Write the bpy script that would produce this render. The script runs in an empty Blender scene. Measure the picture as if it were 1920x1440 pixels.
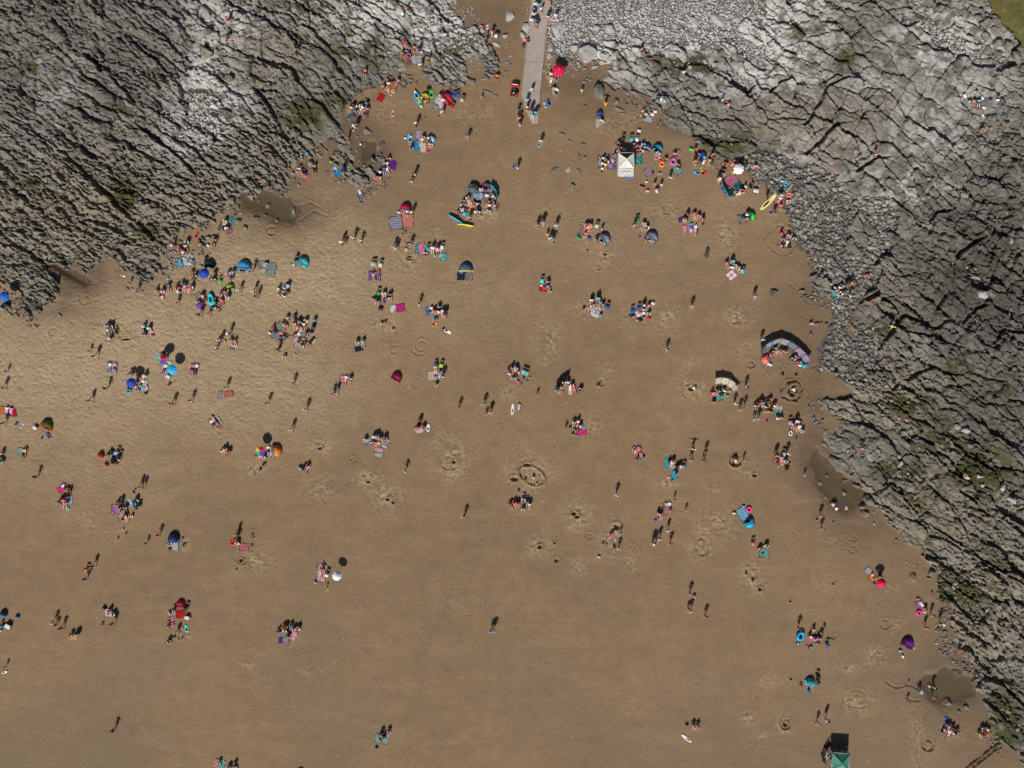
import bpy, bmesh, math, random
import numpy as np
from mathutils import Vector, Matrix

# ------------------------------------------------------------------ camera, light, exposure
C = bpy.context.scene.collection
SC = bpy.context.scene
S = 1.0 / 13.0                     # metres on the ground per photo pixel
H = 123.0                          # camera height
cam_d = bpy.data.cameras.new('camera'); cam = bpy.data.objects.new('camera', cam_d); C.objects.link(cam)
cam.location = (0, 0, H); cam.rotation_euler = (0, 0, 0)
cam_d.sensor_fit = 'HORIZONTAL'; cam_d.angle = 2 * math.atan(960 * S / H)
cam_d.clip_start = 1.0; cam_d.clip_end = 3000
SC.camera = cam
SUN_EL = math.radians(43); SUN_AZ = math.radians(197)       # azimuth clockwise from +Y (up in the photograph)
world = bpy.data.worlds.new("World"); SC.world = world; world.use_nodes = True
wn = world.node_tree.nodes; wl = world.node_tree.links
bg = wn['Background']; sky = wn.new('ShaderNodeTexSky'); sky.sky_type = 'NISHITA'; sky.sun_disc = False
sky.sun_elevation = SUN_EL; sky.sun_rotation = SUN_AZ; sky.air_density = 1.0; sky.dust_density = 1.0
wl.new(sky.outputs[0], bg.inputs[0]); bg.inputs[1].default_value = 0.05
sd_ = bpy.data.lights.new('sun', 'SUN'); sd_.energy = 5.0; sd_.angle = math.radians(0.53); sd_.color = (1.0, 0.955, 0.89)
sun = bpy.data.objects.new('sun', sd_); C.objects.link(sun)
dv = Vector((math.sin(SUN_AZ) * math.cos(SUN_EL), math.cos(SUN_AZ) * math.cos(SUN_EL), math.sin(SUN_EL)))
sun.rotation_euler = dv.to_track_quat('Z', 'Y').to_euler(); sun.location = dv * 200
SC.view_settings.view_transform = 'Standard'; SC.view_settings.look = 'None'
SC.view_settings.gamma = 1; SC.view_settings.use_curve_mapping = False
SC.view_settings.exposure = -0.10

# ------------------------------------------------------------------ numeric helpers
def lattice(seed, n=256):
    return np.random.RandomState(seed).rand(n, n).astype(np.float32)
def vnoise(x, y, seed):
    L = lattice(seed); n = 256
    xi = np.floor(x).astype(np.int32); yi = np.floor(y).astype(np.int32)
    fx = (x - xi).astype(np.float32); fy = (y - yi).astype(np.float32)
    fx = fx * fx * fx * (fx * (fx * 6 - 15) + 10); fy = fy * fy * fy * (fy * (fy * 6 - 15) + 10)
    x0 = xi % n; x1 = (xi + 1) % n; y0 = yi % n; y1 = (yi + 1) % n
    a = L[x0, y0] * (1 - fx) + L[x1, y0] * fx; b = L[x0, y1] * (1 - fx) + L[x1, y1] * fx
    return a * (1 - fy) + b * fy
def fbm(x, y, seed, octv=4, gain=.5):
    s = 0; a = 1; t = 0
    for k in range(octv):
        s = s + a * vnoise(x * 2 ** k + 13.7 * k, y * 2 ** k - 7.3 * k, seed + k); t += a; a *= gain
    return s / t                    # 0..1
def smooth(a, b, x):
    t = np.clip((x - a) / (b - a), 0, 1); return t * t * (3 - 2 * t)
def voro(u, v, L, W, jit, seed, jv=None, p=4):
    """cracked-slab cells: returns id, distance to the crack in metres, seed point, local coords"""
    jv = jit if jv is None else jv
    a = u / L; b = v / W
    r = np.random.RandomState(seed); J = r.rand(512, 512, 2).astype(np.float32) - .5
    row = np.floor(b)
    best = np.full(a.shape, 1e9, np.float32); sec = best.copy(); bu = np.zeros_like(best); bv = bu.copy(); hor = np.zeros(a.shape, bool); bid = np.zeros(a.shape, np.int64)
    brow = np.zeros_like(best); srow = brow.copy()
    for dj in (-1, 0, 1):
        rj = row + dj; off = (np.mod(rj, 2)) * .5
        ci = np.floor(a - off)
        for di in (-1, 0, 1):
            i = ci + di; ii = np.mod(i, 512).astype(np.int32); jj = np.mod(rj, 512).astype(np.int32)
            pu = i + .5 + off + J[ii, jj, 0] * jit; pv = rj + .5 + J[ii, jj, 1] * jv
            d = (np.abs(pu - a) ** p + np.abs(pv - b) ** p) ** (1 / p)
            m = d < best; m2 = (~m) & (d < sec)
            sec = np.where(m, best, np.where(m2, d, sec)); srow = np.where(m, brow, np.where(m2, rj, srow))
            best = np.where(m, d, best); brow = np.where(m, rj, brow); bu = np.where(m, pu, bu); bv = np.where(m, pv, bv)
            bid = np.where(m, ii.astype(np.int64) * 512 + jj, bid)
    same = brow == srow
    e = (sec - best) * .5 * np.where(same, L, W)
    return bid, e, bu * L, bv * W, (a - bu), (b - bv), same
def rnd_id(idx, seed):
    T = np.random.RandomState(seed).rand(65536).astype(np.float32)
    return T[(idx * 7919 + seed) % 65536]
def psdf(px, py, poly):
    """signed distance in photo pixels, positive inside"""
    P = np.array(poly, np.float32); d = np.full(px.shape, 1e9, np.float32); ins = np.zeros(px.shape, bool)
    for k in range(len(P)):
        x0, y0 = P[k]; x1, y1 = P[(k + 1) % len(P)]
        ex, ey = x1 - x0, y1 - y0
        t = np.clip(((px - x0) * ex + (py - y0) * ey) / (ex * ex + ey * ey + 1e-6), 0, 1)
        d = np.minimum(d, (px - x0 - t * ex) ** 2 + (py - y0 - t * ey) ** 2)
        c = ((y0 > py) != (y1 > py)) & (px < (x1 - x0) * (py - y0) / (y1 - y0 + 1e-9) + x0)
        ins ^= c
    return np.where(ins, 1, -1) * np.sqrt(d)
def blobs(px, py, L):
    o = np.zeros(px.shape, np.float32)
    for (x, y, rx, ry, a) in L:
        r = ((px - x) / rx) ** 2 + ((py - y) / ry) ** 2
        o = np.maximum(o, a * np.exp(-r * .9))
    return o

# ------------------------------------------------------------------ the shape of the cove (outlines on the ground)
LEFT = [(-80,-80),(868,-80),(862,0),(850,22),(868,40),(905,62),(930,98),(938,125),(930,150),(910,140),(903,118),(880,108),(868,122),(870,148),(900,158),(880,166),(850,160),
        (824,164),(800,150),(788,132),(806,118),(800,100),(786,98),(770,84),(752,84),(750,108),(762,120),(758,140),(742,152),(728,142),(706,178),(692,190),(672,180),(652,214),(638,226),
        (648,256),(640,268),(612,264),(618,284),(602,290),(604,272),(588,300),(560,296),(548,322),(552,352),
        (524,372),(492,356),(456,366),(440,386),(420,408),(402,410),(386,440),(352,430),(330,462),(312,470),(316,490),(300,512),(282,534),(240,520),(222,505),(222,478),(236,458),
        (220,462),(208,478),(190,500),(172,523),(152,512),(140,504),(124,508),(108,496),(78,494),(66,474),(56,472),(84,500),(112,530),(124,556),(116,568),(98,560),(78,590),(62,596),(44,580),(28,572),(30,552),(12,540),(-80,536)]
BLK1 = [(618,298),(634,276),(656,262),(672,276),(676,300),(668,314),(690,310),(712,326),(708,340),(690,340),(682,352),(676,358),(650,336),(640,322),(622,312)]
BLK1B = [(690,296),(712,288),(726,300),(716,312),(694,300)]
BLK2 = [(648,338),(660,326),(684,346),(676,362)]
MID = [(372,446),(392,438),(406,442),(402,456),(384,462),(370,456)]
RIGHT = [(1075,70),(1115,66),(1240,96),(1300,72),(1340,60),(1420,30),(1500,-80),(2000,-80),(2000,1530),(1935,1450),(1912,1424),(1880,1392),(1856,1350),(1838,1310),(1822,1280),(1838,1256),(1800,1226),
         (1776,1206),(1784,1182),(1770,1172),(1786,1150),(1752,1108),(1756,1076),(1722,1040),(1682,1000),(1660,984),(1652,962),(1616,938),(1618,908),(1640,884),(1622,898),(1600,902),(1566,882),
         (1550,862),(1556,840),(1536,832),(1548,794),(1580,800),(1596,796),(1572,784),(1536,776),(1534,742),(1556,752),(1592,752),(1594,722),(1580,706),(1546,700),(1544,688),(1560,660),(1576,620),(1572,596),(1566,568),
         (1548,560),(1520,552),(1524,540),(1516,518),(1530,512),(1534,490),(1518,456),(1504,442),(1500,420),(1492,396),(1484,374),(1466,352),(1440,330),(1416,322),(1400,306),(1370,312),(1340,292),
         (1300,272),(1290,252),(1256,236),(1240,214),(1226,196),(1200,186),(1170,178),(1144,176),(1136,160),(1112,192),(1104,176),(1108,156),(1130,140),(1160,130),(1150,112),(1104,124),(1086,110),(1074,92)]
SHINGLE_PALE = [(1034,-80),(1480,-80),(1440,20),(1420,70),(1460,110),(1450,150),(1390,160),(1330,120),(1280,128),(1200,96),(1130,84),(1090,70),(1070,88),(1060,110),(1040,100),(1028,60)]
SHINGLE_BELT = [(1404,300),(1452,290),(1500,318),(1560,330),(1610,372),(1660,360),(1680,410),(1664,470),(1640,520),(1600,570),(1590,620),(1640,640),(1630,690),(1600,716),(1548,700),(1540,690),(1556,650),(1566,590),
                (1530,520),(1520,470),(1490,420),(1480,372),(1440,336)]
SHINGLE_HI = [(1700,40),(1780,30),(1880,90),(1905,130),(1870,150),(1800,110),(1740,90)]
SHINGLE_L = [(770,70),(800,30),(870,40),(900,70),(860,90),(810,90)]
SHINGLE_W = [(330,190),(400,180),(420,240),(390,280),(340,270)]
GRASS = [(1832,-80),(2000,-80),(2000,140),(1922,100),(1900,74),(1872,52),(1852,22),(1840,0)]
POOLS = [[(1530,838),(1552,866),(1590,898),(1622,906),(1618,936),(1600,950),(1588,958),(1560,948),(1532,900),(1522,870)],
         [(1735,1266),(1776,1256),(1826,1276),(1828,1306),(1800,1318),(1770,1330),(1742,1310),(1722,1286)],
         [(56,470),(72,494),(108,498),(140,506),(152,514),(172,522),(160,532),(136,530),(124,520),(100,506)],
         [(448,356),(470,352),(510,366),(540,372),(560,396),(548,416),(520,412),(490,398),(455,390)],
         [(676,262),(700,266),(700,290),(690,302),(676,298)]]
STRIKE = math.radians(37)
DX = .125
gx = np.arange(-79, 79.01, DX, dtype=np.float32); gy = np.arange(-60, 60.01, DX, dtype=np.float32)
X, Y = np.meshgrid(gx, gy)                               # [row=y, col=x]
PX = X / S + 960; PY = 720 - Y / S
def lowres(fn):
    k = 4; a = fn(PX[::k, ::k], PY[::k, ::k])
    ny, nx = X.shape; yi = np.arange(ny) / k; xi = np.arange(nx) / k
    y0 = np.minimum(yi.astype(int), a.shape[0] - 2); x0 = np.minimum(xi.astype(int), a.shape[1] - 2)
    fy = (yi - y0)[:, None].astype(np.float32); fx = (xi - x0)[None, :].astype(np.float32)
    A = a[y0][:, x0]; B = a[y0][:, x0 + 1]; D_ = a[y0 + 1][:, x0]; E = a[y0 + 1][:, x0 + 1]
    return (A * (1 - fx) + B * fx) * (1 - fy) + (D_ * (1 - fx) + E * fx) * fy
sdL = lowres(lambda x, y: np.maximum.reduce([psdf(x, y, p) for p in (LEFT, BLK1, BLK1B, BLK2, MID)])) * S
sdR = lowres(lambda x, y: psdf(x, y, RIGHT)) * S
shp = lowres(lambda x, y: psdf(x, y, SHINGLE_PALE)) * S
shb = lowres(lambda x, y: np.maximum.reduce([psdf(x, y, SHINGLE_BELT), psdf(x, y, SHINGLE_HI), psdf(x, y, SHINGLE_L), psdf(x, y, SHINGLE_W)])) * S
sdg = lowres(lambda x, y: psdf(x, y, GRASS)) * S
sdp = lowres(lambda x, y: np.maximum.reduce([psdf(x, y, p) for p in POOLS])) * S

n1 = fbm(X / 9, Y / 9, 11, 3) - .5; n2 = fbm(X / 9 + 40, Y / 9 - 9, 17, 3) - .5
cs, sn = math.cos(STRIKE), math.sin(STRIKE)
U = X * cs - Y * sn; V = X * sn + Y * cs
nf1 = fbm(X / 1.6, Y / 1.6, 23, 3) - .5; nf2 = fbm(X / 1.6 + 9, Y / 1.6, 29, 3) - .5
Uw = U + n1 * 3 + nf1 * .8; Vw = V + n2 * 3.0 + nf2 * .55
SMOOTHZ = blobs(PX, PY, [(1745,1000,60,40,1),(1600,850,60,50,1),(1700,180,220,130,.85),(1560,200,120,80,.7),(120,180,80,60,.4),(600,120,60,40,.5),(1500,260,90,70,.5),(1430,230,60,40,.5),(1640,560,40,30,.5)])
n3_ = fbm(X / 24, Y / 24, 12, 2) - .5; n4_ = fbm(X / 24 + 5, Y / 24, 18, 2) - .5
Uw = U + n3_ * 6 + n1 * 1.2 + nf1 * .9; Vw = V + n4_ * 5 + n2 * 1.0 + nf2 * .75
c2_, s2_ = math.cos(math.radians(-58)), math.sin(math.radians(-58))
U2 = X * c2_ - Y * s2_ + nf1 * .6 + n1 * 2; V2 = X * s2_ + Y * c2_ + nf2 * .5 + n2 * 2
def shelf(sdist, L, W, seed, rough, ml, mw, jt, opn, blk, ech, saw):
    """rough: small pits and lumps, opn: how far the main joints gape, blk: tumbled blocks, ech: joints running the other way, saw: tilt of the beds"""
    idb, e, pu, pv, lu, lv, same = voro(Uw, Vw, L, W, jt, seed, .7)
    idm, em, _, _, lum, lvm, samem = voro(Uw + nf1 * .5, Vw + nf2 * .4, ml, mw, .98, seed + 4, .85, 3)
    ids, es, _, _, lus, lvs, _ = voro(Uw + nf2 * .5, Vw + nf1 * .45, .80, .46, .98, seed + 5, .98, 2)
    s = sdist + (nf1) * .7
    uq, inv = np.unique(idb.ravel(), return_inverse=True)
    mean = np.bincount(inv, s.ravel()) / np.bincount(inv)
    inside = (mean[inv].reshape(idb.shape) * .25 + s) > .0
    gap = fbm(X / 5, Y / 5, seed + 31, 2); gapw = .02 + .30 * smooth(.45, .72, gap) * np.where(same, .55, 1)
    gapw = gapw * (1 - .6 * SMOOTHZ)
    h = .26 + .70 * smooth(0, 9, sdist) + .6 * smooth(6, 40, sdist)
    tilt = smooth(.38, .68, fbm(X / 6, Y / 6, seed + 33, 2)) * saw
    calm = 1 - .75 * SMOOTHZ
    h = h + (rnd_id(idb, seed) - .5) * .46 * (.35 + .65 * calm) + lv * W * (.03 + .24 * tilt) * (.5 + .5 * calm) + lu * .10
    h = h + .8 * (fbm(X / 8, Y / 6, seed + 3, 3) - .5)
    h = h - .12 * (1 - smooth(0, .4, e)) * calm
    open_ = opn * smooth(.46, .66, fbm(X / 5, Y / 5, seed + 35, 2) + .30 * (rnd_id(idb, seed + 2) - .5))
    h = h - (.10 * (.4 + .6 * calm) + 1.0 * open_) * (1 - smooth(gapw * .35, gapw * .35 + .11 + gapw * .6, e))
    h = h + calm * ((rnd_id(idm, seed + 7) - .5) * .24 + (rnd_id(idm, seed + 8) - .5) * lum * .3 + lvm * mw * .12)
    h = h - (.12 + .88 * calm) * .42 * (1 - smooth(.01, .13, em)) * smooth(.40, .58, fbm(X / 2.6, Y / 2.6, seed + 43, 2) + .03)
    # tumbled angular blocks
    idk, ek, _, _, luk, lvk, _ = voro(U2 * .8 + Uw * .3, V2 * .9 - Vw * .2, 2.1, 1.25, .98, seed + 15, .95, 2)
    h = h + blk * ((rnd_id(idk, seed + 17) - .5) * .75 + (rnd_id(idk, seed + 18) - .5) * luk * .8 + (rnd_id(idk, seed + 19) - .3) * lvk * .5 - .55 * (1 - smooth(.03, .20, ek)) * (rnd_id(idk, seed + 20) > .35))
    # the second set of joints
    _, e2, _, _, _, lv2, same2 = voro(U2, V2, 6.5, 1.7, .95, seed + 25, .9, 4)
    h = h + ech * (lv2 * .16 - .38 * (1 - smooth(.0, .12, e2)) * ~same2 * smooth(.44, .56, fbm(X / 3.4, Y / 3.4, seed + 45, 2)))
    sm = (1 - .90 * SMOOTHZ) * rough
    h = h + sm * ((rnd_id(ids, seed + 9) - .5) * .16 + lvs * .06)
    h = h - sm * .26 * (1 - smooth(.0, .10, es)) * smooth(.42, .58, fbm(X / 1.8, Y / 1.8, seed + 41, 2) + .03)
    pit = fbm(Uw / .40, Vw / .32, seed + 51, 2)
    h = h - sm * .40 * smooth(.60, .69, pit)
    h = h + sm * .12 * (fbm(Uw / .55, Vw / .5, seed + 61, 3) - .5) + .12 * (fbm(X / .28, Y / .28, seed + 71, 2) - .5) * (.35 + .65 * sm)
    return idb, inside, h, idm, idk
roughL = .65 + .75 * blobs(PX, PY, [(200,400,260,140,1),(400,380,160,110,1),(530,290,90,60,1),(70,540,80,60,1)])
opnL = .30 + .5 * blobs(PX, PY, [(500,160,120,90,1),(230,260,160,100,.8),(330,150,120,60,.6)])
blkL = .24 + .5 * blobs(PX, PY, [(120,40,140,60,1),(60,180,50,60,.8),(300,120,80,60,.6)])
idL, inL, hL, idmL, idkL = shelf(sdL, 6.5, 2.3, 101, roughL, 2.3, 1.0, .9, opnL, blkL, .30 * np.ones_like(X), .42)
roughR = .45 + .75 * blobs(PX, PY, [(1800,1130,200,160,1.2),(1720,1010,200,60,1.2),(1650,700,60,60,1),(1560,820,40,30,.3)])
blkR = .12 + .95 * blobs(PX, PY, [(1860,520,130,200,1),(1880,300,60,80,.7),(1860,930,120,70,.9),(1780,870,100,50,.7),(1700,900,60,40,.5),(1860,1330,60,60,.7)])
opnR = .35 + .5 * blobs(PX, PY, [(1800,600,160,200,1),(1560,230,120,90,.7),(1820,1000,120,200,.8)])
echR = .2 + 1.0 * blobs(PX, PY, [(1700,200,260,170,1),(1560,300,140,80,1)])
idR, inR, hR, idmR, idkR = shelf(sdR, 6.2, 3.0, 202, roughR, 2.4, 1.15, .9, opnR, blkR, echR, .9)
hR = hR + .28 * smooth(0,1,blobs(PX, PY, [(1850,500,130,220,1)])) 
FISS = [([(1622,562),(1640,551),(1662,566),(1688,588),(1720,602),(1752,613)],4,1.3),([(1690,590),(1665,625),(1645,648),(1630,664)],3.5,1.3),([(1735,418),(1748,402),(1775,395)],2.5,.9),
 ([(483,172),(500,190),(515,212),(530,245),(540,262)],4.5,1.3),([(510,116),(530,122),(552,136),(562,152)],6,1.2),([(545,68),(558,84),(560,92)],3,1),([(120,286),(160,322),(205,366),(240,402),(262,420),(292,448)],4,1.1),([(165,104),(182,120),(196,138)],3,.9),
 ([(215,150),(240,175),(262,200)],2.5,.8),([(258,235),(300,268),(345,300),(372,330)],2.6,.8),([(306,270),(330,290)],3,.8),([(0,435),(30,458),(60,474),(90,500),(118,530)],3.5,1.0),([(145,270),(170,288),(178,298)],4,.9),([(390,90),(398,108)],3,.7),
 ([(1505,242),(1526,206),(1552,162),(1582,150)],2.4,.9),([(1440,176),(1462,156),(1480,152),(1500,160)],2.6,.9),([(1510,292),(1530,272),(1548,250),(1572,236)],3.2,1.0),([(1600,322),(1622,308),(1642,298),(1662,297)],3.2,1.0),([(1540,158),(1562,146),(1600,148),(1618,156)],2,.7),
 ([(1790,484),(1812,462),(1832,446)],4,1.1),([(1800,604),(1822,580),(1838,572)],3.5,1.1),([(1736,440),(1745,420)],2.5,.9),([(1855,640),(1876,618),(1912,624)],3.2,1.0),([(1700,828),(1718,815),(1745,830),(1785,872),(1800,892)],3,.9),([(1800,920),(1820,936),(1846,962)],3,1),
 ([(1700,712),(1720,700),(1740,690)],3,.9),([(1770,1148),(1792,1160),(1820,1186),(1844,1206)],4,1.1),([(1828,1286),(1846,1266),(1874,1280),(1925,1326)],4,1.1),([(1884,1050),(1905,1070),(1920,1080)],5,1.1),([(1896,985),(1915,1000)],5,1.1),([(1560,640),(1580,610)],1.5,.5),
 ([(1740,1030),(1760,1044),(1775,1046)],3,.9),([(1690,1030),(1760,1080),(1830,1128)],1.6,.7),([(1660,905),(1690,930),(1730,975),(1830,1040),(1925,1100)],1.8,.8),([(1840,330),(1865,345),(1890,372)],3.2,.9),([(1480,60),(1500,45)],1.5,.5),([(1600,430),(1625,440),(1650,450)],1.2,.4)]
def carve(h):
    for (pl, w, d) in FISS:
        for a, b in zip(pl[:-1], pl[1:]):
            m = (PX > min(a[0], b[0]) - 14) & (PX < max(a[0], b[0]) + 14) & (PY > min(a[1], b[1]) - 14) & (PY < max(a[1], b[1]) + 14)
            qx = PX[m] + nf1[m] * 9; qy = PY[m] + nf2[m] * 9; ex, ey = b[0] - a[0], b[1] - a[1]
            t = np.clip(((qx - a[0]) * ex + (qy - a[1]) * ey) / (ex * ex + ey * ey), 0, 1); dd = np.hypot(qx - a[0] - t * ex, qy - a[1] - t * ey)
            low = qy - (a[1] + t * ey) > 0
            h[m] = np.minimum(h[m], h[m] - d * (1 - smooth(w * .5, w * 1.0, dd))); h[m] += .22 * np.exp(-((dd - w * 1.6) / (w * 1.2)) ** 2) * low * (dd > w * .8)
    return h
hL = carve(hL); hR = carve(hR)
def shingle_n(): return (fbm(X / 3.5, Y / 3.5, 77, 4) - .5) * 6
shn = shingle_n()
SH = np.maximum(shp, shb) + shn * .8
inshp = (SH > 0) & (sdg < .5)
# a few slabs poke out of the shingle
poke = fbm(Uw / 4.5, Vw / 2.4, 91, 3) > np.where(shp > -2, .53, .60)
inR = inR & ~(inshp & ~poke) & (sdg < .2); inL = inL & ~(inshp & ~poke)
rock = inL | inR
rid = np.where(inL, idL, idR + 300000)
hrock = np.where(inL, hL, hR)
hrock = np.where(inshp & rock, np.minimum(hrock, .35 + .3 * hrock), hrock)

# sand relief ------------------------------------------------------
RINGS = [(158,562,8,8,.10),(508,432,9,8,.16),(740,655,8,8,.1),(790,648,17,16,.08),(790,648,9,9,.08),(783,718,11,10,.08),(783,718,5,5,.08),(768,448,7,6,.1),(768,480,6,6,.16),(1127,717,7,6,.15),
 (1465,449,28,27,.12),(1484,733,19,20,.30),(1486,731,7,9,.3),(1347,985,15,16,.08),(1347,985,8,9,.06),(1315,1025,12,17,.1),(1472,1358,8,8,.22),(1600,1030,8,7,.1),(1740,1398,9,9,.2),(474,1001,5,5,.16),(452,1050,8,7,.14),
 (475,1057,6,6,.1),(1380,864,10,10,.35),(1365,725,8,6,.2),(1408,683,7,6,.15),(1043,1051,4,4,.2),(1183,1045,14,19,.06),(1155,233,7,6,.07),(858,225,4,4,.12),(1602,1010,4,4,.1),(1150,988,5,5,.1),(1563,1194,4,3,.14),
 (1290,732,12,12,.1),(1605,1310,22,16,.08),(1660,1170,9,9,.1),(100,622,7,7,.1),(1545,545,18,10,.08),(1380,600,7,5,.1),(30,770,9,9,.06),(1105,1005,7,5,.1),(843,868,14,12,.08),(1705,545,1,1,0)]
HOLES = [(691,903,3.2,2),(727,936,3,2.2),(737,942,2.4,2),(851,866,3,2.6),(1076,963,4,2.6),(1082,969,4,2.4),(1012,1025,3.6,3),(1043,1051,2.5,2.5),(1296,728,5,3.6),(1380,866,6.5,6),(1415,891,4,2.6),(1486,741,6,3),
 (1484,732,6,6),(1400,1070,2,5),(1412,1082,2.6,6),(1425,1104,3,3),(236,636,8,2),(1040,1018,2,2),(768,480,2.5,2.5),(1472,1358,4,4),(988,872,5,3),(965,897,6,4),(1157,987,5,5),(1153,1020,3,6),(474,1001,2,2),(452,1050,3,3),
 (1483,1273,2.6,1.6),(1305,1284,1.6,1.2),(1762,1090,2,2),(1563,1094,2,1.6),(1482,1127,2,1.6),(668,865,1.6,1.6),(600,840,3,3),(1250,400,2,1.4),(1135,476,3,2),(1123,505,2,1.6)]
ROUGH = [(600,838,24,16,1),(597,915,28,24,.8),(690,895,30,20,1),(728,930,34,26,1),(700,968,14,12,.8),(845,845,38,30,1),(850,880,28,22,1),(1030,640,22,34,1),(1030,665,18,20,.6),(1365,440,20,28,1),(1250,595,26,26,.9),(1385,592,30,22,.8),
 (1410,1085,24,32,1),(1300,728,24,22,1),(1605,1318,34,22,.9),(1675,1102,14,12,1),(1680,1168,14,14,1),(1590,1252,26,10,1),(1640,1230,22,18,1),(1437,1278,18,14,.8),(460,1242,18,12,.9),(585,1256,30,9,.8),(1080,965,30,30,.9),
 (1012,1022,22,18,1),(1085,1062,18,16,.9),(1146,1005,26,36,.8),(990,885,42,34,.9),(165,980,30,20,.5),(215,1000,24,18,.5),(716,606,26,16,1),(770,480,26,30,.9),(910,400,26,16,1),(1340,985,34,28,.9),(1315,1025,24,26,.8),(1135,700,16,20,.9),
 (1125,455,34,22,.7),(1340,910,14,14,.9),(1250,905,24,10,.8),(1400,880,26,16,.9),(1560,1015,30,18,.6),(1545,1090,30,20,.4),(1720,1380,16,60,.9),(1745,1395,24,24,.6),(1850,1390,30,20,.7),(1800,1372,36,20,.6),(130,640,30,26,.6),
 (590,395,44,26,.9),(640,398,20,16,.9),(1190,225,40,20,.7),(1250,395,30,16,.7),(1470,1360,18,16,1),(1402,1345,14,14,1),(1425,1380,12,12,.9),(480,1050,40,22,.7),(475,880,22,16,.9),(620,1240,20,12,.4),(1395,660,30,22,.5),(1290,680,26,20,.5),
 (820,430,20,14,.5),(1130,480,20,22,.8),(890,210,40,20,.5),(720,210,30,30,.6),(1060,400,30,30,.3),(955,735,18,14,.9),(1110,800,26,26,.6),(1180,590,22,20,.4),(1100,580,24,22,.7),(1150,230,40,30,.5),(1460,690,50,20,.4),(1040,390,40,14,.4),
 (340,1020,20,14,.9),(345,1190,22,12,.9),(545,1200,24,10,.7),(1795,1100,20,12,.7),(1640,1130,30,20,.3),(1180,1050,24,24,.6),(200,640,16,8,.9),(230,632,24,8,.8),(150,560,26,12,.6),(1000,1240,40,20,.2),(440,800,60,40,.4),(860,1120,60,26,.25)]
TRACKS = [([(1884,1388),(1858,1400),(1838,1420),(1812,1438),(1800,1452)],1.6,.30),([(1870,1400),(1848,1420),(1826,1436),(1812,1452)],1.5,.28),([(1742,1330),(1726,1356),(1718,1392),(1722,1430),(1726,1452)],1.3,.10),
 ([(1228,300),(1240,330),(1236,350)],1,.06),([(1480,560),(1500,590),(1520,600)],1,.05),([(655,862),(664,858),(662,866)],1,.12),([(652,866),(656,874)],1,.12),([(1660,1278),(1680,1290),(1700,1284),(1722,1292)],1.2,.16),
 ([(1700,1310),(1716,1314),(1724,1312)],1,.14),([(1500,1060),(1478,1030),(1470,1012)],.9,.05),([(745,1008),(748,1060),(740,1100),(760,1140)],.9,.03),([(870,1150),(872,1152),(884,1150)],.8,.04),([(1480,530),(1500,548),(1510,550)],.9,.08),
 ([(1190,240),(1180,260),(1190,262),(1200,250)],.9,.07),([(540,392),(580,380),(598,388)],1.1,.10),([(562,412),(590,396),(612,404)],1.1,.1),([(758,200),(762,230),(758,252)],.9,.05),([(1480,990),(1500,1010)],.8,.05)]
drybl = blobs(PX, PY, [(250,640,320,150,1),(60,700,300,150,1),(500,520,230,110,1),(640,500,120,80,.7),(420,720,240,110,.75),(820,560,180,90,.3),(150,860,260,90,.45),(1200,430,250,120,.18)])
dryn = fbm(X / 14, Y / 14, 5, 4)
DRY = np.clip(drybl * (.55 + .9 * dryn) , 0, 1)
WET = np.clip(smooth(1.6, -.2, -sdp) * 0 + np.exp(-np.clip(-sdp + nf1 * 1.5, 0, 99) / 2.6) * .95 + .42 * np.exp(-np.abs(np.maximum(sdL, sdR)) / 1.4) * smooth(.35, .6, fbm(X / 8, Y / 8, 33, 3)) + blobs(PX, PY, [(690,290,50,40,.7),(550,400,60,24,.7),(1530,740,60,60,.5),(1525,860,30,60,.7),(1720,1060,60,40,.3),(130,530,60,20,.6),(90,585,60,16,.5),
      (1080,150,70,40,.8),(930,30,60,50,.75),(1240,230,80,30,.5),(1140,190,70,30,.6),(1510,620,70,160,.5),(1620,990,90,40,.4),(1700,1150,60,60,.3),(1400,300,100,30,.3),(1800,1240,60,50,.7),(1850,1400,60,60,.5),(650,240,60,26,.5),(610,470,50,40,.0)]), 0, 1)
tramp = np.zeros_like(X)
for (x, y, rx, ry, a) in ROUGH:
    m = (np.abs(PX - x) < rx * 2.2) & (np.abs(PY - y) < ry * 2.2)
    r = ((PX[m] - x) / rx) ** 2 + ((PY[m] - y) / ry) ** 2
    tramp[m] = np.maximum(tramp[m], a * np.exp(-r * 1.1))
tramp = tramp * smooth(.3, .62, fbm(X / 1.1, Y / 1.1, 63, 3) + .08)
foot = fbm(X / .34, Y / .28, 31, 2) - .5
foot2 = fbm(X / .62, Y / .46, 37, 2) - .5
hs = (.026 + .066 * DRY + .15 * tramp) * foot + (.014 * DRY + .05 * tramp) * foot2 + .12 * (fbm(X / 12, Y / 12, 41, 3) - .5)
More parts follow.
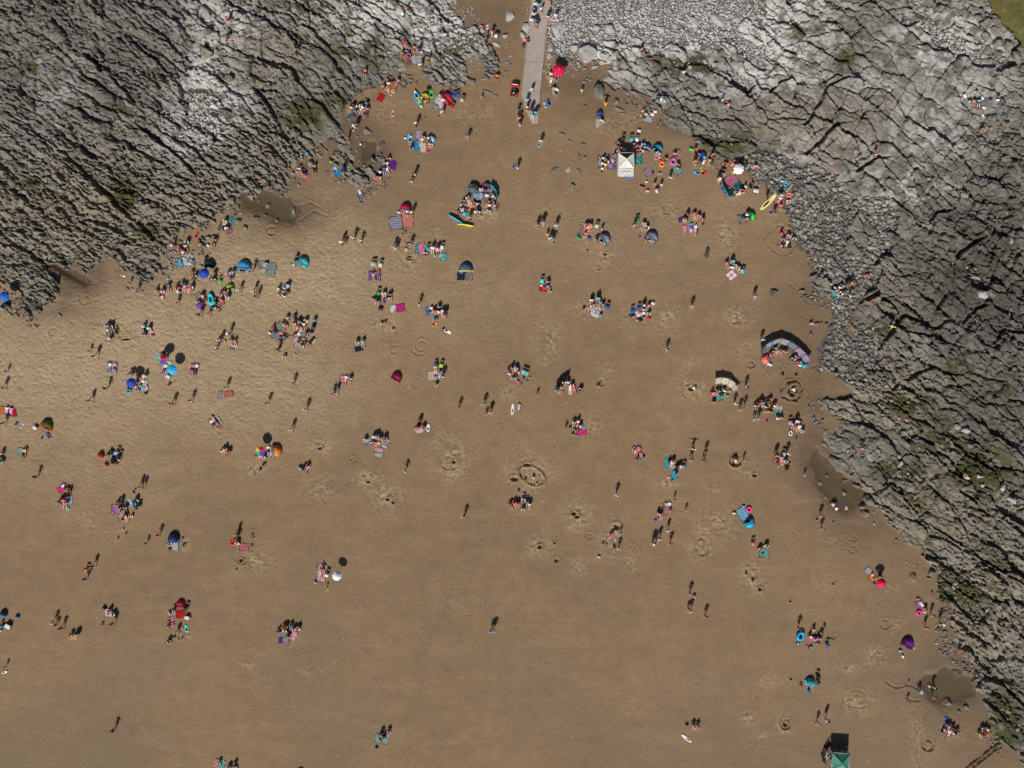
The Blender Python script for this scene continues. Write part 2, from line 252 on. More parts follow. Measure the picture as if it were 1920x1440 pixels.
# scattered footprint dents
hs = hs - (.06 * DRY + .015) * smooth(.66, .78, fbm(X / .36, Y / .30, 47, 1))
for (x, y, rx, ry, d) in RINGS:
    m = (np.abs(PX - x) < rx + 8) & (np.abs(PY - y) < ry + 8)
    q = np.hypot((PX[m] - x) / rx, (PY[m] - y) / ry); dd = (q - 1 + (nf1[m]) * .6) * min(rx, ry) * S
    br = smooth(.30, .5, fbm(X[m] / .9 + x, Y[m] / .9, 90, 2))
    hs[m] += (-d * 1.6 * np.exp(-(dd / .085) ** 2) + d * .5 * np.exp(-((dd - .24) / .11) ** 2)) * (.3 + .7 * br)
for (x, y, rx, ry) in HOLES:
    m = (np.abs(PX - x) < rx * 3 + 4) & (np.abs(PY - y) < ry * 3 + 4)
    q = np.hypot((PX[m] - x) / rx, (PY[m] - y) / ry)
    hs[m] += -.4 * np.exp(-(q * (1 + .5 * nf1[m])) ** 4) + .14 * np.exp(-((q - 1.7) / .5) ** 2)
for (pl, w, d) in TRACKS:
    for a, b in zip(pl[:-1], pl[1:]):
        m = (PX > min(a[0], b[0]) - 8) & (PX < max(a[0], b[0]) + 8) & (PY > min(a[1], b[1]) - 8) & (PY < max(a[1], b[1]) + 8)
        ex, ey = b[0] - a[0], b[1] - a[1]
        qx = PX[m] + nf1[m] * 8; qy = PY[m] + nf2[m] * 8
        t = np.clip(((qx - a[0]) * ex + (qy - a[1]) * ey) / (ex * ex + ey * ey), 0, 1)
        dd = np.hypot(qx - a[0] - t * ex, qy - a[1] - t * ey) * S
        hs[m] = np.minimum(hs[m], hs[m] * .4 - d * np.exp(-(dd / (w * S * 1.4)) ** 2)) + d * .35 * np.exp(-((dd - .3) / .12) ** 2)
hs = hs - .42 * smooth(-.9, 1.1, sdp + nf1 * 1.2)
hs = hs + smooth(.0, 1.5, SH) * .10 + smooth(0, 2, sdg) * .5
hs = hs + .12 * smooth(-1.5, 0, np.maximum(sdL, sdR)) * (fbm(X / 2, Y / 2, 59, 2) - .6)
WATER_Z = -.145

# dotted sand wall round the dug ring below the centre
# (little conical heaps, part of the sand)
for k in range(28):
    t = 2 * math.pi * k / 28; cx = 997 + 24 * math.cos(t) * (1 + .05 * math.sin(2 * t)) + 4 * math.sin(t); cy = 893 + 18.5 * math.sin(t) + 3 * math.cos(t)
    m = (np.abs(PX - cx) < 4) & (np.abs(PY - cy) < 4)
    hs[m] += .42 * np.exp(-(np.hypot(PX[m] - cx, PY[m] - cy) * S / .13) ** 2)

SEABED = hs
# ------------------------------------------------------------------ colour masks of the rock
PALE = blobs(PX, PY, [(380,150,40,50,1),(395,215,60,60,1),(350,260,40,40,.8),(400,90,50,40,.8),(420,40,80,50,.7),(430,200,50,50,.8),(120,190,40,60,.4),(700,30,130,60,.8),(820,50,80,60,1.0),(600,10,80,30,.5),(880,60,60,50,.8),(760,90,60,40,.5),
   (1060,60,70,80,1.2),(1180,50,150,80,1.2),(1330,50,150,90,1.2),(1430,70,100,90,1.2),(1500,20,60,60,.9),(1550,60,60,60,.5),(1400,130,120,50,.95),(1480,150,80,40,.6),(1650,130,120,80,.35),(1770,80,110,80,.85),(1810,150,90,70,.6),(1760,220,130,90,.35),
   (1120,110,60,40,.9),(1500,300,60,50,.35),(1700,350,90,60,.6),(1620,300,100,60,.3),(1750,260,100,60,.5)])
DARK = blobs(PX, PY, [(1850,520,160,200,.9),(1780,400,120,80,.6),(1850,780,120,90,.8),(1880,700,100,80,.6),(1600,50,120,60,.35),(1500,230,1,1,0),(250,120,160,60,.3),(60,40,120,50,.3),(1660,600,80,80,.3),(1330,190,100,60,.4),(1430,250,80,40,.4)])
WARM = blobs(PX, PY, [(150,420,220,110,.9),(350,420,160,90,.9),(540,290,100,70,.6),(640,310,50,60,.8),(1450,230,100,60,.5),(1550,240,100,60,.6),(1640,560,80,60,.5),(1700,960,200,90,.8),(1800,1150,160,160,.8),(1680,740,120,60,.8),(500,110,100,60,.4),(1480,110,80,60,.3)])
MOSSB = blobs(PX, PY, [(1700,760,50,24,.9),(1760,830,60,30,.9),(1680,880,50,26,.8),(1830,880,60,50,.9),(1790,1110,60,30,1),(1740,1010,30,16,.8),(1880,1360,36,60,1),(1860,1300,26,20,.6),(1300,125,60,22,.9),(1360,270,46,20,1),(1240,120,30,24,.5),(65,125,16,14,1),
   (235,370,24,30,1),(280,440,34,16,1),(70,345,26,14,.8),(240,200,22,26,.7),(570,215,46,26,1),(660,100,60,30,.6),(640,190,50,26,.6),(700,120,40,30,.5),(600,70,40,20,.6),(560,20,50,20,.5),(1500,65,26,20,.8),(1580,115,18,16,1),(1650,620,40,16,.6),
   (1800,690,40,20,.6),(1870,730,40,20,.5),(850,90,20,14,.7),(1640,700,60,16,.4),(1860,1060,50,50,.4),(1720,800,90,50,.5),(1700,930,80,30,.5)])
mn = fbm(X / 1.3, Y / 1.3, 67, 4)
PALEm = np.clip(np.minimum(PALE, 1.1) * smooth(.44, .58, mn * .8 + .12 * fbm(Uw / 1.2, Vw / .5, 68, 3) + PALE * .16), 0, 1)
# each slab and block keeps a tone of its own
tone = np.where(inL, rnd_id(idmL, 5) * .6 + rnd_id(idL, 6) * .5, rnd_id(idmR, 5) * .5 + rnd_id(idR, 6) * .45 + rnd_id(idkR, 7) * .5 * np.minimum(1, blkR)) - .5
DARK = np.clip(DARK + tone * .75, -.35, 1.1); PALEm = np.clip(PALEm * (1 - tone * .35), 0, 1)
MOSS = np.clip(np.minimum(1, MOSSB * 1.5) * smooth(.42, .54, fbm(Uw / 2.4, Vw / .9, 71, 3) + MOSSB * .10), 0, 1)

def grid_mesh(name, faces_mask, Z, cols, mat, parent=None, ids=None, limit=300, kind=None):
    pass
def build(name, fm, Z, mat, attrs, parent=None):
    """fm: boolean per grid face; Z: height per grid vertex"""
    r, c = np.nonzero(fm); nx = X.shape[1]
    a = r * nx + c; q = np.stack([a, a + 1, a + nx + 1, a + nx], 1)
    uq, inv = np.unique(q.ravel(), return_inverse=True)
    co = np.stack([X.ravel()[uq], Y.ravel()[uq], Z.ravel()[uq]], 1).astype(np.float32)
    me = bpy.data.meshes.new(name); nf = len(q)
    me.vertices.add(len(uq)); me.vertices.foreach_set('co', co.ravel())
    me.loops.add(nf * 4); me.loops.foreach_set('vertex_index', inv.astype(np.int32).ravel())
    me.polygons.add(nf); me.polygons.foreach_set('loop_start', np.arange(0, nf * 4, 4, dtype=np.int32))
    me.polygons.foreach_set('loop_total', np.full(nf, 4, np.int32))
    me.update(calc_edges=True)
    at = me.color_attributes.new('mask', 'FLOAT_COLOR', 'POINT')
    col = np.stack([A.ravel()[uq] for A in attrs], 1).astype(np.float32)
    at.data.foreach_set('color', col.ravel())
    me.materials.append(mat)
    me.polygons.foreach_set('use_smooth', np.ones(nf, bool))
    o = bpy.data.objects.new(name, me); C.objects.link(o)
    if parent: o.parent = parent
    return o
# ------------------------------------------------------------------ materials for ground and rock
def nmat(name):
    m = bpy.data.materials.new(name); m.use_nodes = True; nt = m.node_tree
    b = nt.nodes['Principled BSDF']; b.inputs['Roughness'].default_value = .9
    b.inputs['Specular IOR Level'].default_value = .2
    return m, nt, b
def N(nt, typ, **kw):
    n = nt.nodes.new(typ)
    for k, v in kw.items():
        if k in ('operation', 'blend_type', 'data_type', 'attribute_name', 'feature', 'distance', 'wave_type', 'bands_direction', 'vector_type', 'clamp'): setattr(n, k, v)
        else: n.inputs[k].default_value = v
    return n
def mixc(nt, fac, a, b, bt='MIX'):
    n = nt.nodes.new('ShaderNodeMix'); n.data_type = 'RGBA'; n.blend_type = bt
    for s, v in ((0, fac), (6, a), (7, b)):
        if hasattr(v, 'is_linked') or isinstance(v, bpy.types.NodeSocket): nt.links.new(v, n.inputs[s])
        else: n.inputs[s].default_value = v if s == 0 else (*v, 1)
    return n.outputs[2]
def ramp(nt, fac, a, b):
    n = nt.nodes.new('ShaderNodeMapRange'); nt.links.new(fac, n.inputs[0]); n.inputs[1].default_value = a; n.inputs[2].default_value = b
    return n.outputs[0]
def mul(nt, a, b, op='MULTIPLY'):
    n = nt.nodes.new('ShaderNodeMath'); n.operation = op
    for s, v in ((0, a), (1, b)):
        if isinstance(v, bpy.types.NodeSocket): nt.links.new(v, n.inputs[s])
        else: n.inputs[s].default_value = v
    return n.outputs[0]
def noise(nt, vec, scale, det=4, rough=.55):
    n = nt.nodes.new('ShaderNodeTexNoise'); n.inputs['Scale'].default_value = scale; n.inputs['Detail'].default_value = det
    n.inputs['Roughness'].default_value = rough; nt.links.new(vec, n.inputs['Vector']); return n.outputs[0]
def bump(nt, b, h, strength, dist):
    n = nt.nodes.new('ShaderNodeBump'); n.inputs['Strength'].default_value = strength; n.inputs['Distance'].default_value = dist
    nt.links.new(h, n.inputs['Height']); nt.links.new(n.outputs[0], b.inputs['Normal']); return n

# sand: mask.r dry, mask.g wet, mask.b shingle, mask.a trampled
M_SAND, nt, b = nmat('sand')
at = nt.nodes.new('ShaderNodeAttribute'); at.attribute_name = 'mask'
sep = nt.nodes.new('ShaderNodeSeparateColor'); nt.links.new(at.outputs['Color'], sep.inputs[0])
geo = nt.nodes.new('ShaderNodeNewGeometry'); P0 = geo.outputs['Position']
dry, wet, shi, trm = sep.outputs[0], sep.outputs[1], sep.outputs[2], at.outputs['Alpha']
big = noise(nt, P0, .06, 5); mid = noise(nt, P0, .5, 5, .6); fine = noise(nt, P0, 4.5, 5, .7); spk = noise(nt, P0, 1.9, 3, .6)
c = mixc(nt, ramp(nt, big, .3, .7), (.204, .138, .079), (.254, .166, .092))
c = mixc(nt, dry, c, (.375, .278, .172))
c = mixc(nt, mul(nt, trm, ramp(nt, spk, .42, .56)), c, (.36, .272, .170))
c = mixc(nt, mul(nt, mul(nt, trm, .8), ramp(nt, spk, .46, .34)), c, (.110, .076, .046))
c = mixc(nt, ramp(nt, mid, .25, .8), mixc(nt, 1.0, c, (.84, .84, .86), 'MULTIPLY'), mixc(nt, 1.0, c, (1.12, 1.12, 1.10), 'MULTIPLY'))
c = mixc(nt, ramp(nt, fine, .2, .8), mixc(nt, 1.0, c, (.70, .70, .70), 'MULTIPLY'), mixc(nt, 1.0, c, (1.3, 1.3, 1.3), 'MULTIPLY'))
c = mixc(nt, mul(nt, wet, .85), c, (.118, .078, .050))
# faint damp and dry streaks running along the beach
mps = nt.nodes.new('ShaderNodeMapping'); nt.links.new(P0, mps.inputs[0]); mps.inputs['Scale'].default_value = (.10, .42, 1); mps.inputs['Rotation'].default_value = (0, 0, .35)
stn = noise(nt, mps.outputs[0], 1.0, 5, .62)
c = mixc(nt, mul(nt, ramp(nt, stn, .52, .72), .30), c, (.150, .108, .066)); c = mixc(nt, mul(nt, ramp(nt, stn, .46, .30), .22), c, (.33, .24, .145))
# greyer sand low on the beach, with vignette darkening painted into the colour
sx = nt.nodes.new('ShaderNodeSeparateXYZ'); nt.links.new(P0, sx.inputs[0])
low = mul(nt, ramp(nt, sx.outputs[1], -20, -56), ramp(nt, noise(nt, P0, .045, 4, .6), .42, .62))
c = mixc(nt, mul(nt, low, .5), c, (.172, .132, .092))
# scattered dark specks and pale shell bits
vo = N(nt, 'ShaderNodeTexVoronoi', Scale=1.15); nt.links.new(P0, vo.inputs['Vector'])
vs = nt.nodes.new('ShaderNodeSeparateColor'); nt.links.new(vo.outputs['Color'], vs.inputs[0])
sp = mul(nt, mul(nt, vo.outputs['Distance'], .11, 'LESS_THAN'), mul(nt, vs.outputs[0], .86, 'GREATER_THAN'))
c = mixc(nt, mul(nt, sp, .7), c, (.05, .04, .03))
sp2 = mul(nt, mul(nt, vo.outputs['Distance'], .09, 'LESS_THAN'), mul(nt, vs.outputs[0], .05, 'LESS_THAN'))
c = mixc(nt, mul(nt, sp2, .8), c, (.5, .46, .40))
# shingle bed: small stones between the built ones
v2 = N(nt, 'ShaderNodeTexVoronoi', Scale=8.5); nt.links.new(P0, v2.inputs['Vector'])
v2s = nt.nodes.new('ShaderNodeSeparateColor'); nt.links.new(v2.outputs['Color'], v2s.inputs[0])
sc_ = mixc(nt, v2s.outputs[0], mixc(nt, dry, (.13, .118, .105), (.30, .285, .265)), mixc(nt, dry, (.34, .32, .295), (.58, .56, .53)))
sc_ = mixc(nt, ramp(nt, v2.outputs['Distance'], .25, .6), sc_, (.06, .05, .042))
c = mixc(nt, ramp(nt, shi, .35, .65), c, sc_)
nt.links.new(c, b.inputs['Base Color'])
rg = nt.nodes.new('ShaderNodeMapRange'); nt.links.new(wet, rg.inputs[0]); rg.inputs[1].default_value = .5; rg.inputs[3].default_value = .92; rg.inputs[4].default_value = .62
nt.links.new(rg.outputs[0], b.inputs['Roughness'])
hh = mul(nt, fine, mul(nt, mul(nt, dry, 1.1), .45, 'ADD')); hh = mul(nt, hh, mul(nt, mul(nt, v2.outputs['Distance'], shi), -1.1), 'ADD')
hh = mul(nt, hh, mul(nt, mul(nt, trm, spk), .9), 'ADD')
bump(nt, b, hh, .9, .11)

# rock: mask.r pale, mask.g moss, mask.b dark, mask.a warm
M_ROCK, nt, b = nmat('limestone')
at = nt.nodes.new('ShaderNodeAttribute'); at.attribute_name = 'mask'
sep = nt.nodes.new('ShaderNodeSeparateColor'); nt.links.new(at.outputs['Color'], sep.inputs[0])
geo = nt.nodes.new('ShaderNodeNewGeometry'); P0 = geo.outputs['Position']
vr = nt.nodes.new('ShaderNodeVectorRotate'); vr.rotation_type = 'Z_AXIS'; vr.inputs['Angle'].default_value = STRIKE; nt.links.new(P0, vr.inputs['Vector'])
mp = nt.nodes.new('ShaderNodeMapping'); nt.links.new(vr.outputs[0], mp.inputs[0]); mp.inputs['Scale'].default_value = (.75, 1.25, 1)
Q = mp.outputs[0]
a1 = noise(nt, P0, .22, 6, .6); a2 = noise(nt, Q, 1.4, 6, .65); a3 = noise(nt, P0, 4.2, 5, .75); a4 = noise(nt, P0, 1.1, 4, .6)
c = mixc(nt, ramp(nt, a1, .3, .7), (.140, .130, .114), (.222, .208, .184))
c = mixc(nt, mul(nt, at.outputs['Alpha'], .85), c, (.252, .214, .156))
c = mixc(nt, mul(nt, sep.outputs[2], .8), c, (.070, .061, .052))
c = mixc(nt, ramp(nt, a2, .30, .66), mixc(nt, 1.0, c, (.55, .54, .53), 'MULTIPLY'), mixc(nt, 1.0, c, (1.28, 1.28, 1.26), 'MULTIPLY'))
c = mixc(nt, ramp(nt, a3, .28, .68), mixc(nt, 1.0, c, (.60, .60, .60), 'MULTIPLY'), mixc(nt, 1.0, c, (1.28, 1.28, 1.28), 'MULTIPLY'))
c = mixc(nt, mul(nt, sep.outputs[0], mul(nt, mul(nt, ramp(nt, a2, .30, .58), .42), .56, 'ADD')), c, (.54, .53, .505))
c = mixc(nt, mul(nt, ramp(nt, a4, .60, .72), .45), c, (.170, .112, .070))
mo = mul(nt, sep.outputs[1], ramp(nt, a3, .28, .52))
c = mixc(nt, mo, c, (.040, .048, .012))
c = mixc(nt, mul(nt, mo, ramp(nt, noise(nt, P0, 2.2, 3), .5, .62)), c, (.075, .060, .018))
nt.links.new(c, b.inputs['Base Color'])
hh = mul(nt, mul(nt, a3, .5), a2, 'ADD')
bump(nt, b, hh, .9, .16)

M_GRASSB, nt, b = nmat('turf')
geo = nt.nodes.new('ShaderNodeNewGeometry'); P0 = geo.outputs['Position']
c = mixc(nt, ramp(nt, noise(nt, P0, .9, 6, .7), .3, .7), (.070, .078, .020), (.190, .150, .055))
c = mixc(nt, ramp(nt, noise(nt, P0, .16, 4), .60, .70), c, (.26, .21, .13))
nt.links.new(c, b.inputs['Base Color']); bump(nt, b, noise(nt, P0, 3, 5, .7), 1, .25)

M_WATER, nt, b = nmat('pool_water')
geo = nt.nodes.new('ShaderNodeNewGeometry'); P0 = geo.outputs['Position']
b.inputs['Base Color'].default_value = (.105, .083, .046, 1); b.inputs['Roughness'].default_value = .05; b.inputs['IOR'].default_value = 1.33
b.inputs['Specular IOR Level'].default_value = .5; b.inputs['Alpha'].default_value = .42
bump(nt, b, noise(nt, P0, 2.5, 3), .15, .02)

# ------------------------------------------------------------------ build the ground
def tagk(o, kind='structure'):
    o['kind'] = kind; return o
def face_any(m): return m[:-1, :-1] | m[1:, :-1] | m[:-1, 1:] | m[1:, 1:]
def dil(m, n):
    for _ in range(n):
        q = m.copy(); q[1:] |= m[:-1]; q[:-1] |= m[1:]; q[:, 1:] |= m[:, :-1]; q[:, :-1] |= m[:, 1:]; m = q
    return m
notrock = ~rock
sandkeep = dil(notrock, 5)
grassm = (sdg + nf1 * 1.6) > 0
fs = face_any(sandkeep) & ~face_any(grassm)
beach = build('beach_sand', fs, hs, M_SAND, (np.maximum(DRY, (shp + shn * .5 > 0) * PALE), WET, np.clip(SH * .8 + .9, 0, 1), tramp)); tagk(beach); beach.name = 'sand'
turf = build('turf', face_any(grassm), hs + .25 + .3 * fbm(X / 2, Y / 2, 3, 3), M_GRASSB, (DRY, WET, WET, WET)); tagk(turf)
# ground beyond the frame, one wide sheet
bm = bmesh.new(); R_ = 900
for (x0, y0, x1, y1) in ((-R_, 59.9, R_, R_), (-R_, -R_, R_, -59.9), (-R_, -59.9, -78.9, 59.9), (78.9, -59.9, R_, 59.9)):
    bm.faces.new([bm.verts.new(p) for p in ((x0, y0, -.02), (x1, y0, -.02), (x1, y1, -.02), (x0, y1, -.02))])
me = bpy.data.meshes.new('wider_ground'); bm.to_mesh(me); bm.free(); me.materials.append(M_SAND)
o = bpy.data.objects.new('wider_ground', me); C.objects.link(o); tagk(o)

Zr = np.where(rock, np.maximum(hrock, hs - .35), hs - .35)
fr = face_any(rock)
rattr = (PALEm, MOSS, DARK, WARM)
def rock_shelf(name, sel, limit=300):
    """a shelf of rock: the largest slabs are parts of their own, the rest one stuff part"""
    root = bpy.data.objects.new(name, None); C.objects.link(root); tagk(root)
    ff = fr & sel[:-1, :-1]
    idf = rid[:-1, :-1][ff]
    # view only the part of the world that is in the frame when ranking
    uq, cnt = np.unique(idf, return_counts=True)
    order = uq[np.argsort(-cnt)]; bigs = order[:limit][np.sort(-cnt)[:limit] * -1 > 90]
    rr, cc = np.nonzero(ff); lookup = {int(k): i for i, k in enumerate(bigs)}
    lab = np.array([lookup.get(int(k), -1) for k in uq])[np.searchsorted(uq, idf)]
    so = np.argsort(lab, kind='stable'); labs = lab[so]; starts = np.searchsorted(labs, np.arange(-1, len(bigs) + 1))
    nx = X.shape[1]; inv = np.full(X.size, -1, np.int64)
    Xf, Yf, Zf = X.ravel(), Y.ravel(), Zr.ravel(); A = np.stack([a.ravel() for a in rattr], 1).astype(np.float32)
    for i in range(-1, len(bigs)):
        s0, s1 = starts[i + 1], starts[i + 2] if i + 2 < len(starts) else len(so)
        if i == len(bigs) - 1: s1 = len(so)
        if s1 <= s0: continue
        k = so[s0:s1]; a = rr[k] * nx + cc[k]; q = np.stack([a, a + 1, a + nx + 1, a + nx], 1)
        vq, iv = np.unique(q.ravel(), return_inverse=True); nf = len(q)
        me = bpy.data.meshes.new('rock_slab'); me.vertices.add(len(vq))
        me.vertices.foreach_set('co', np.stack([Xf[vq], Yf[vq], Zf[vq]], 1).astype(np.float32).ravel())
        me.loops.add(nf * 4); me.loops.foreach_set('vertex_index', iv.astype(np.int32).ravel())
        me.polygons.add(nf); me.polygons.foreach_set('loop_start', np.arange(0, nf * 4, 4, dtype=np.int32)); me.polygons.foreach_set('loop_total', np.full(nf, 4, np.int32))
        me.update(calc_edges=True)
        at = me.color_attributes.new('mask', 'FLOAT_COLOR', 'POINT'); at.data.foreach_set('color', A[vq].ravel())
        me.materials.append(M_ROCK)
        o = bpy.data.objects.new('rock_slab' if i >= 0 else 'small_rock_ledges', me); C.objects.link(o); o.parent = root
        if i < 0: o['kind'] = 'stuff'
    return root
rock_shelf('rock_shelf', X < 0)
rock_shelf('rock_shelf', X >= 0)

# rock pools
for k, pl in enumerate(POOLS):
    cx = sum(p[0] for p in pl) / len(pl); cy = sum(p[1] for p in pl) / len(pl)
    bm = bmesh.new(); vs = []
    for (x, y) in pl:
        x = cx + (x - cx) * 1.35; y = cy + (y - cy) * 1.45
        vs.append(bm.verts.new(((x - 960) * S, (720 - y) * S, WATER_Z)))
    bm.faces.new(vs); me = bpy.data.meshes.new('rock_pool'); bm.to_mesh(me); bm.free(); me.materials.append(M_WATER)
    o = bpy.data.objects.new('rock_pool', me); C.objects.link(o); tagk(o)

# height lookup, so that things stand on what is below them
def ground(x, y):
    i = int(round((y + 60) / DX)); j = int(round((x + 79) / DX))
    i = min(max(i, 0), X.shape[0] - 1); j = min(max(j, 0), X.shape[1] - 1)
    return float(max(Zr[i, j], hs[i, j]) if rock[i, j] else hs[i, j])

# ------------------------------------------------------------------ shingle: real stones in one heap each
def stone_bank(name, mask, n, smin, smax, pale, seed):
    rs = np.random.RandomState(seed); I, J = np.nonzero(mask); k = rs.randint(0, len(I), n)
    ii, jj = I[k], J[k]; x = X[ii, jj] + (rs.rand(n) - .5) * DX; y = Y[ii, jj] + (rs.rand(n) - .5) * DX
    z = np.where(rock[ii, jj], Zr[ii, jj], hs[ii, jj])
    bm = bmesh.new(); bmesh.ops.create_icosphere(bm, subdivisions=1, radius=1)
    bv = np.array([v.co[:] for v in bm.verts], np.float32); bf = np.array([[v.index for v in f.verts] for f in bm.faces]); bm.free()
    nv = len(bv); r = smin + (smax - smin) * rs.rand(n) ** 3
    shp_ = bv[None] * (1 + .35 * (rs.rand(n, nv, 1) - .5))
    sca = np.stack([r * (1 + .5 * rs.rand(n)), r * (.7 + .3 * rs.rand(n)), r * (.45 + .35 * rs.rand(n))], 1)[:, None]
    v = shp_ * sca; a = rs.rand(n) * 6.283; ca, sa = np.cos(a)[:, None], np.sin(a)[:, None]
    vx = v[..., 0] * ca - v[..., 1] * sa + x[:, None]; vy = v[..., 0] * sa + v[..., 1] * ca + y[:, None]; vz = v[..., 2] + (z + r * .25)[:, None]
    co = np.stack([vx, vy, vz], -1).astype(np.float32).reshape(-1, 3)
    fc = (bf[None] + (np.arange(n) * nv)[:, None, None]).reshape(-1).astype(np.int32); nf = len(fc) // 3
    me = bpy.data.meshes.new(name); me.vertices.add(len(co)); me.vertices.foreach_set('co', co.ravel())
    me.loops.add(nf * 3); me.loops.foreach_set('vertex_index', fc); me.polygons.add(nf)
    me.polygons.foreach_set('loop_start', np.arange(0, nf * 3, 3, dtype=np.int32)); me.polygons.foreach_set('loop_total', np.full(nf, 3, np.int32))
    me.update(calc_edges=True)
    at = me.color_attributes.new('mask', 'FLOAT_COLOR', 'POINT')
    pl = np.clip(pale[ii, jj] * .8 + (rs.rand(n) - .5) * .7, 0, 1); dk = rs.rand(n) * .8; wm = rs.rand(n) ** 3 * .7
    at.data.foreach_set('color', np.repeat(np.stack([pl, pl * 0, dk, wm], 1), nv, 0).astype(np.float32).ravel())
    me.materials.append(M_ROCK); o = bpy.data.objects.new(name, me); C.objects.link(o); o['kind'] = 'stuff'
    return o
PV = PALE * 1.0
stone_bank('shingle', (shp + shn * .5 > 0) & ~rock & (sdg < 0), 15000, .035, .22, np.maximum(PV, .8), 5)
stone_bank('shingle', (shb + shn * .5 > 0) & (sdg < 0) & ~((sdR > 1.5) & rock), 7500, .09, .38, PV * .8 + .12, 6)
edge = (np.maximum(sdL, sdR) > -1.6) & (np.maximum(sdL, sdR) < .8) & ~rock & (sdp < -.5)
dens = fbm(X / 3, Y / 3, 88, 2) > .52
stone_bank('shingle', edge & dens, 2600, .04, .27, PV * .5 + .05, 7)
far = (SH > -3.0) & (SH <= 0) & ~rock & (PY < 260) & (sdg < 0)
stone_bank('shingle', far, 1100, .04, .16, np.full_like(X, .7), 8)
crk = rock & (hrock < .45) & (sdR > 2) & (fbm(X / 4, Y / 4, 98, 2) > .5)
stone_bank('shingle', crk, 2200, .08, .36, PV * .7 + .15, 9)
# ------------------------------------------------------------------ colours and materials of the things
COL = dict(white=(.80,.80,.78), offwhite=(.62,.60,.55), cream=(.72,.66,.55), black=(.018,.018,.02), charcoal=(.05,.052,.056), grey=(.24,.25,.26), lightgrey=(.46,.47,.48), steel=(.22,.30,.38),
 navy=(.02,.03,.09), blue=(.02,.13,.46), royal=(.015,.06,.40), skyblue=(.03,.38,.66), lightblue=(.34,.56,.74), cyan=(.03,.55,.68), turquoise=(.10,.55,.56), teal=(.02,.24,.28), mint=(.22,.60,.48), green=(.02,.34,.12),
 darkgreen=(.015,.07,.045), lime=(.36,.60,.06), olive=(.16,.13,.02), sage=(.30,.34,.24), yellow=(.80,.62,.05), paleyellow=(.72,.66,.26), orange=(.80,.22,.03), coral=(.80,.17,.13), red=(.62,.02,.03), crimson=(.62,.01,.07), maroon=(.17,.02,.05),
 pink=(.76,.28,.42), hotpink=(.80,.05,.30), rose=(.62,.20,.24), peach=(.66,.40,.30), purple=(.16,.03,.34), violet=(.20,.13,.46), lavender=(.46,.38,.58), orchid=(.46,.14,.34), magenta=(.68,.03,.28), lilac=(.52,.36,.50), brown=(.12,.06,.035), denim=(.06,.13,.26),
 skin=(.50,.27,.18), tan=(.34,.17,.10), palebrown=(.36,.26,.18), rainbow=(.5,.1,.1), yellowblack=(.6,.5,.1), brightgreen=(.05,.55,.10), seagreen=(.075,.25,.17))
HUM = dict(lightblue='light blue', skyblue='sky blue', lightgrey='light grey', darkgreen='dark green', paleyellow='pale yellow', hotpink='hot pink', royal='royal blue', offwhite='off-white', brightgreen='bright green', steel='grey-blue')
def hum(c): return HUM.get(c, c)
_M = {}
def mat(c, rough=.8, c2=None, pat=None):
    key = (c, rough, c2, pat)
    if key in _M: return _M[key]
    m = bpy.data.materials.new('_'.join(str(k) for k in (c, c2, pat) if k)); m.use_nodes = True; nt = m.node_tree; b = nt.nodes['Principled BSDF']
    b.inputs['Roughness'].default_value = rough; b.inputs['Specular IOR Level'].default_value = .25
    tc = nt.nodes.new('ShaderNodeTexCoord')
    A = COL[c]
    n = noise(nt, tc.outputs['Object'], 3.0, 3)
    if pat is None:
        cc = mixc(nt, ramp(nt, n, .3, .7), tuple(v * .82 for v in A), tuple(min(v * 1.12, .85) for v in A)); nt.links.new(cc, b.inputs['Base Color'])
    else:
        B = COL[c2]; sx = nt.nodes.new('ShaderNodeSeparateXYZ'); nt.links.new(tc.outputs['Generated'], sx.inputs[0])
        def st(s, k, w=.5): return mul(nt, mul(nt, mul(nt, s, k), 1.0, 'FLOORED_MODULO') if False else mul(nt, mul(nt, s, float(k)), 1.0, 'MODULO'), w, 'GREATER_THAN')
        if pat == 'stripe': f = st(sx.outputs[1], 6, .70)
        elif pat == 'long': f = st(sx.outputs[0], 5, .5)
        elif pat == 'fine': f = st(sx.outputs[0], 9, .62)
        elif pat == 'check':
            f = mul(nt, mul(nt, st(sx.outputs[0], 7, .55), st(sx.outputs[1], 7, .55), 'ADD'), .5)
        elif pat == 'print':
            v = N(nt, 'ShaderNodeTexVoronoi', Scale=4.5); nt.links.new(tc.outputs['Object'], v.inputs['Vector']); w = noise(nt, tc.outputs['Object'], 4.0, 2)
            f = mul(nt, mul(nt, v.outputs['Distance'], w, 'ADD'), 1.0, 'GREATER_THAN')
        elif pat == 'spots':
            v = N(nt, 'ShaderNodeTexVoronoi', Scale=3.6); nt.links.new(tc.outputs['Object'], v.inputs['Vector']); f = mul(nt, v.outputs['Distance'], .24, 'LESS_THAN')
        elif pat == 'border':
            ax = mul(nt, mul(nt, sx.outputs[0], .5, 'SUBTRACT'), 0, 'ADD'); 
            q = nt.nodes.new('ShaderNodeMath'); q.operation = 'ABSOLUTE'; nt.links.new(ax, q.inputs[0]); ay = nt.nodes.new('ShaderNodeMath'); ay.operation = 'ABSOLUTE'
            nt.links.new(mul(nt, sx.outputs[1], .5, 'SUBTRACT'), ay.inputs[0]); f = mul(nt, mul(nt, q.outputs[0], ay.outputs[0], 'MAXIMUM'), .40, 'GREATER_THAN')
        cc = mixc(nt, f, A, B); cc = mixc(nt, ramp(nt, n, .3, .7), mixc(nt, 1.0, cc, (.85, .85, .85), 'MULTIPLY'), cc); nt.links.new(cc, b.inputs['Base Color'])
    _M[key] = m; return m
def setmat(o, m):
    o.material_slots[0].link = 'OBJECT'; o.material_slots[0].material = m
BASEM = mat('grey')
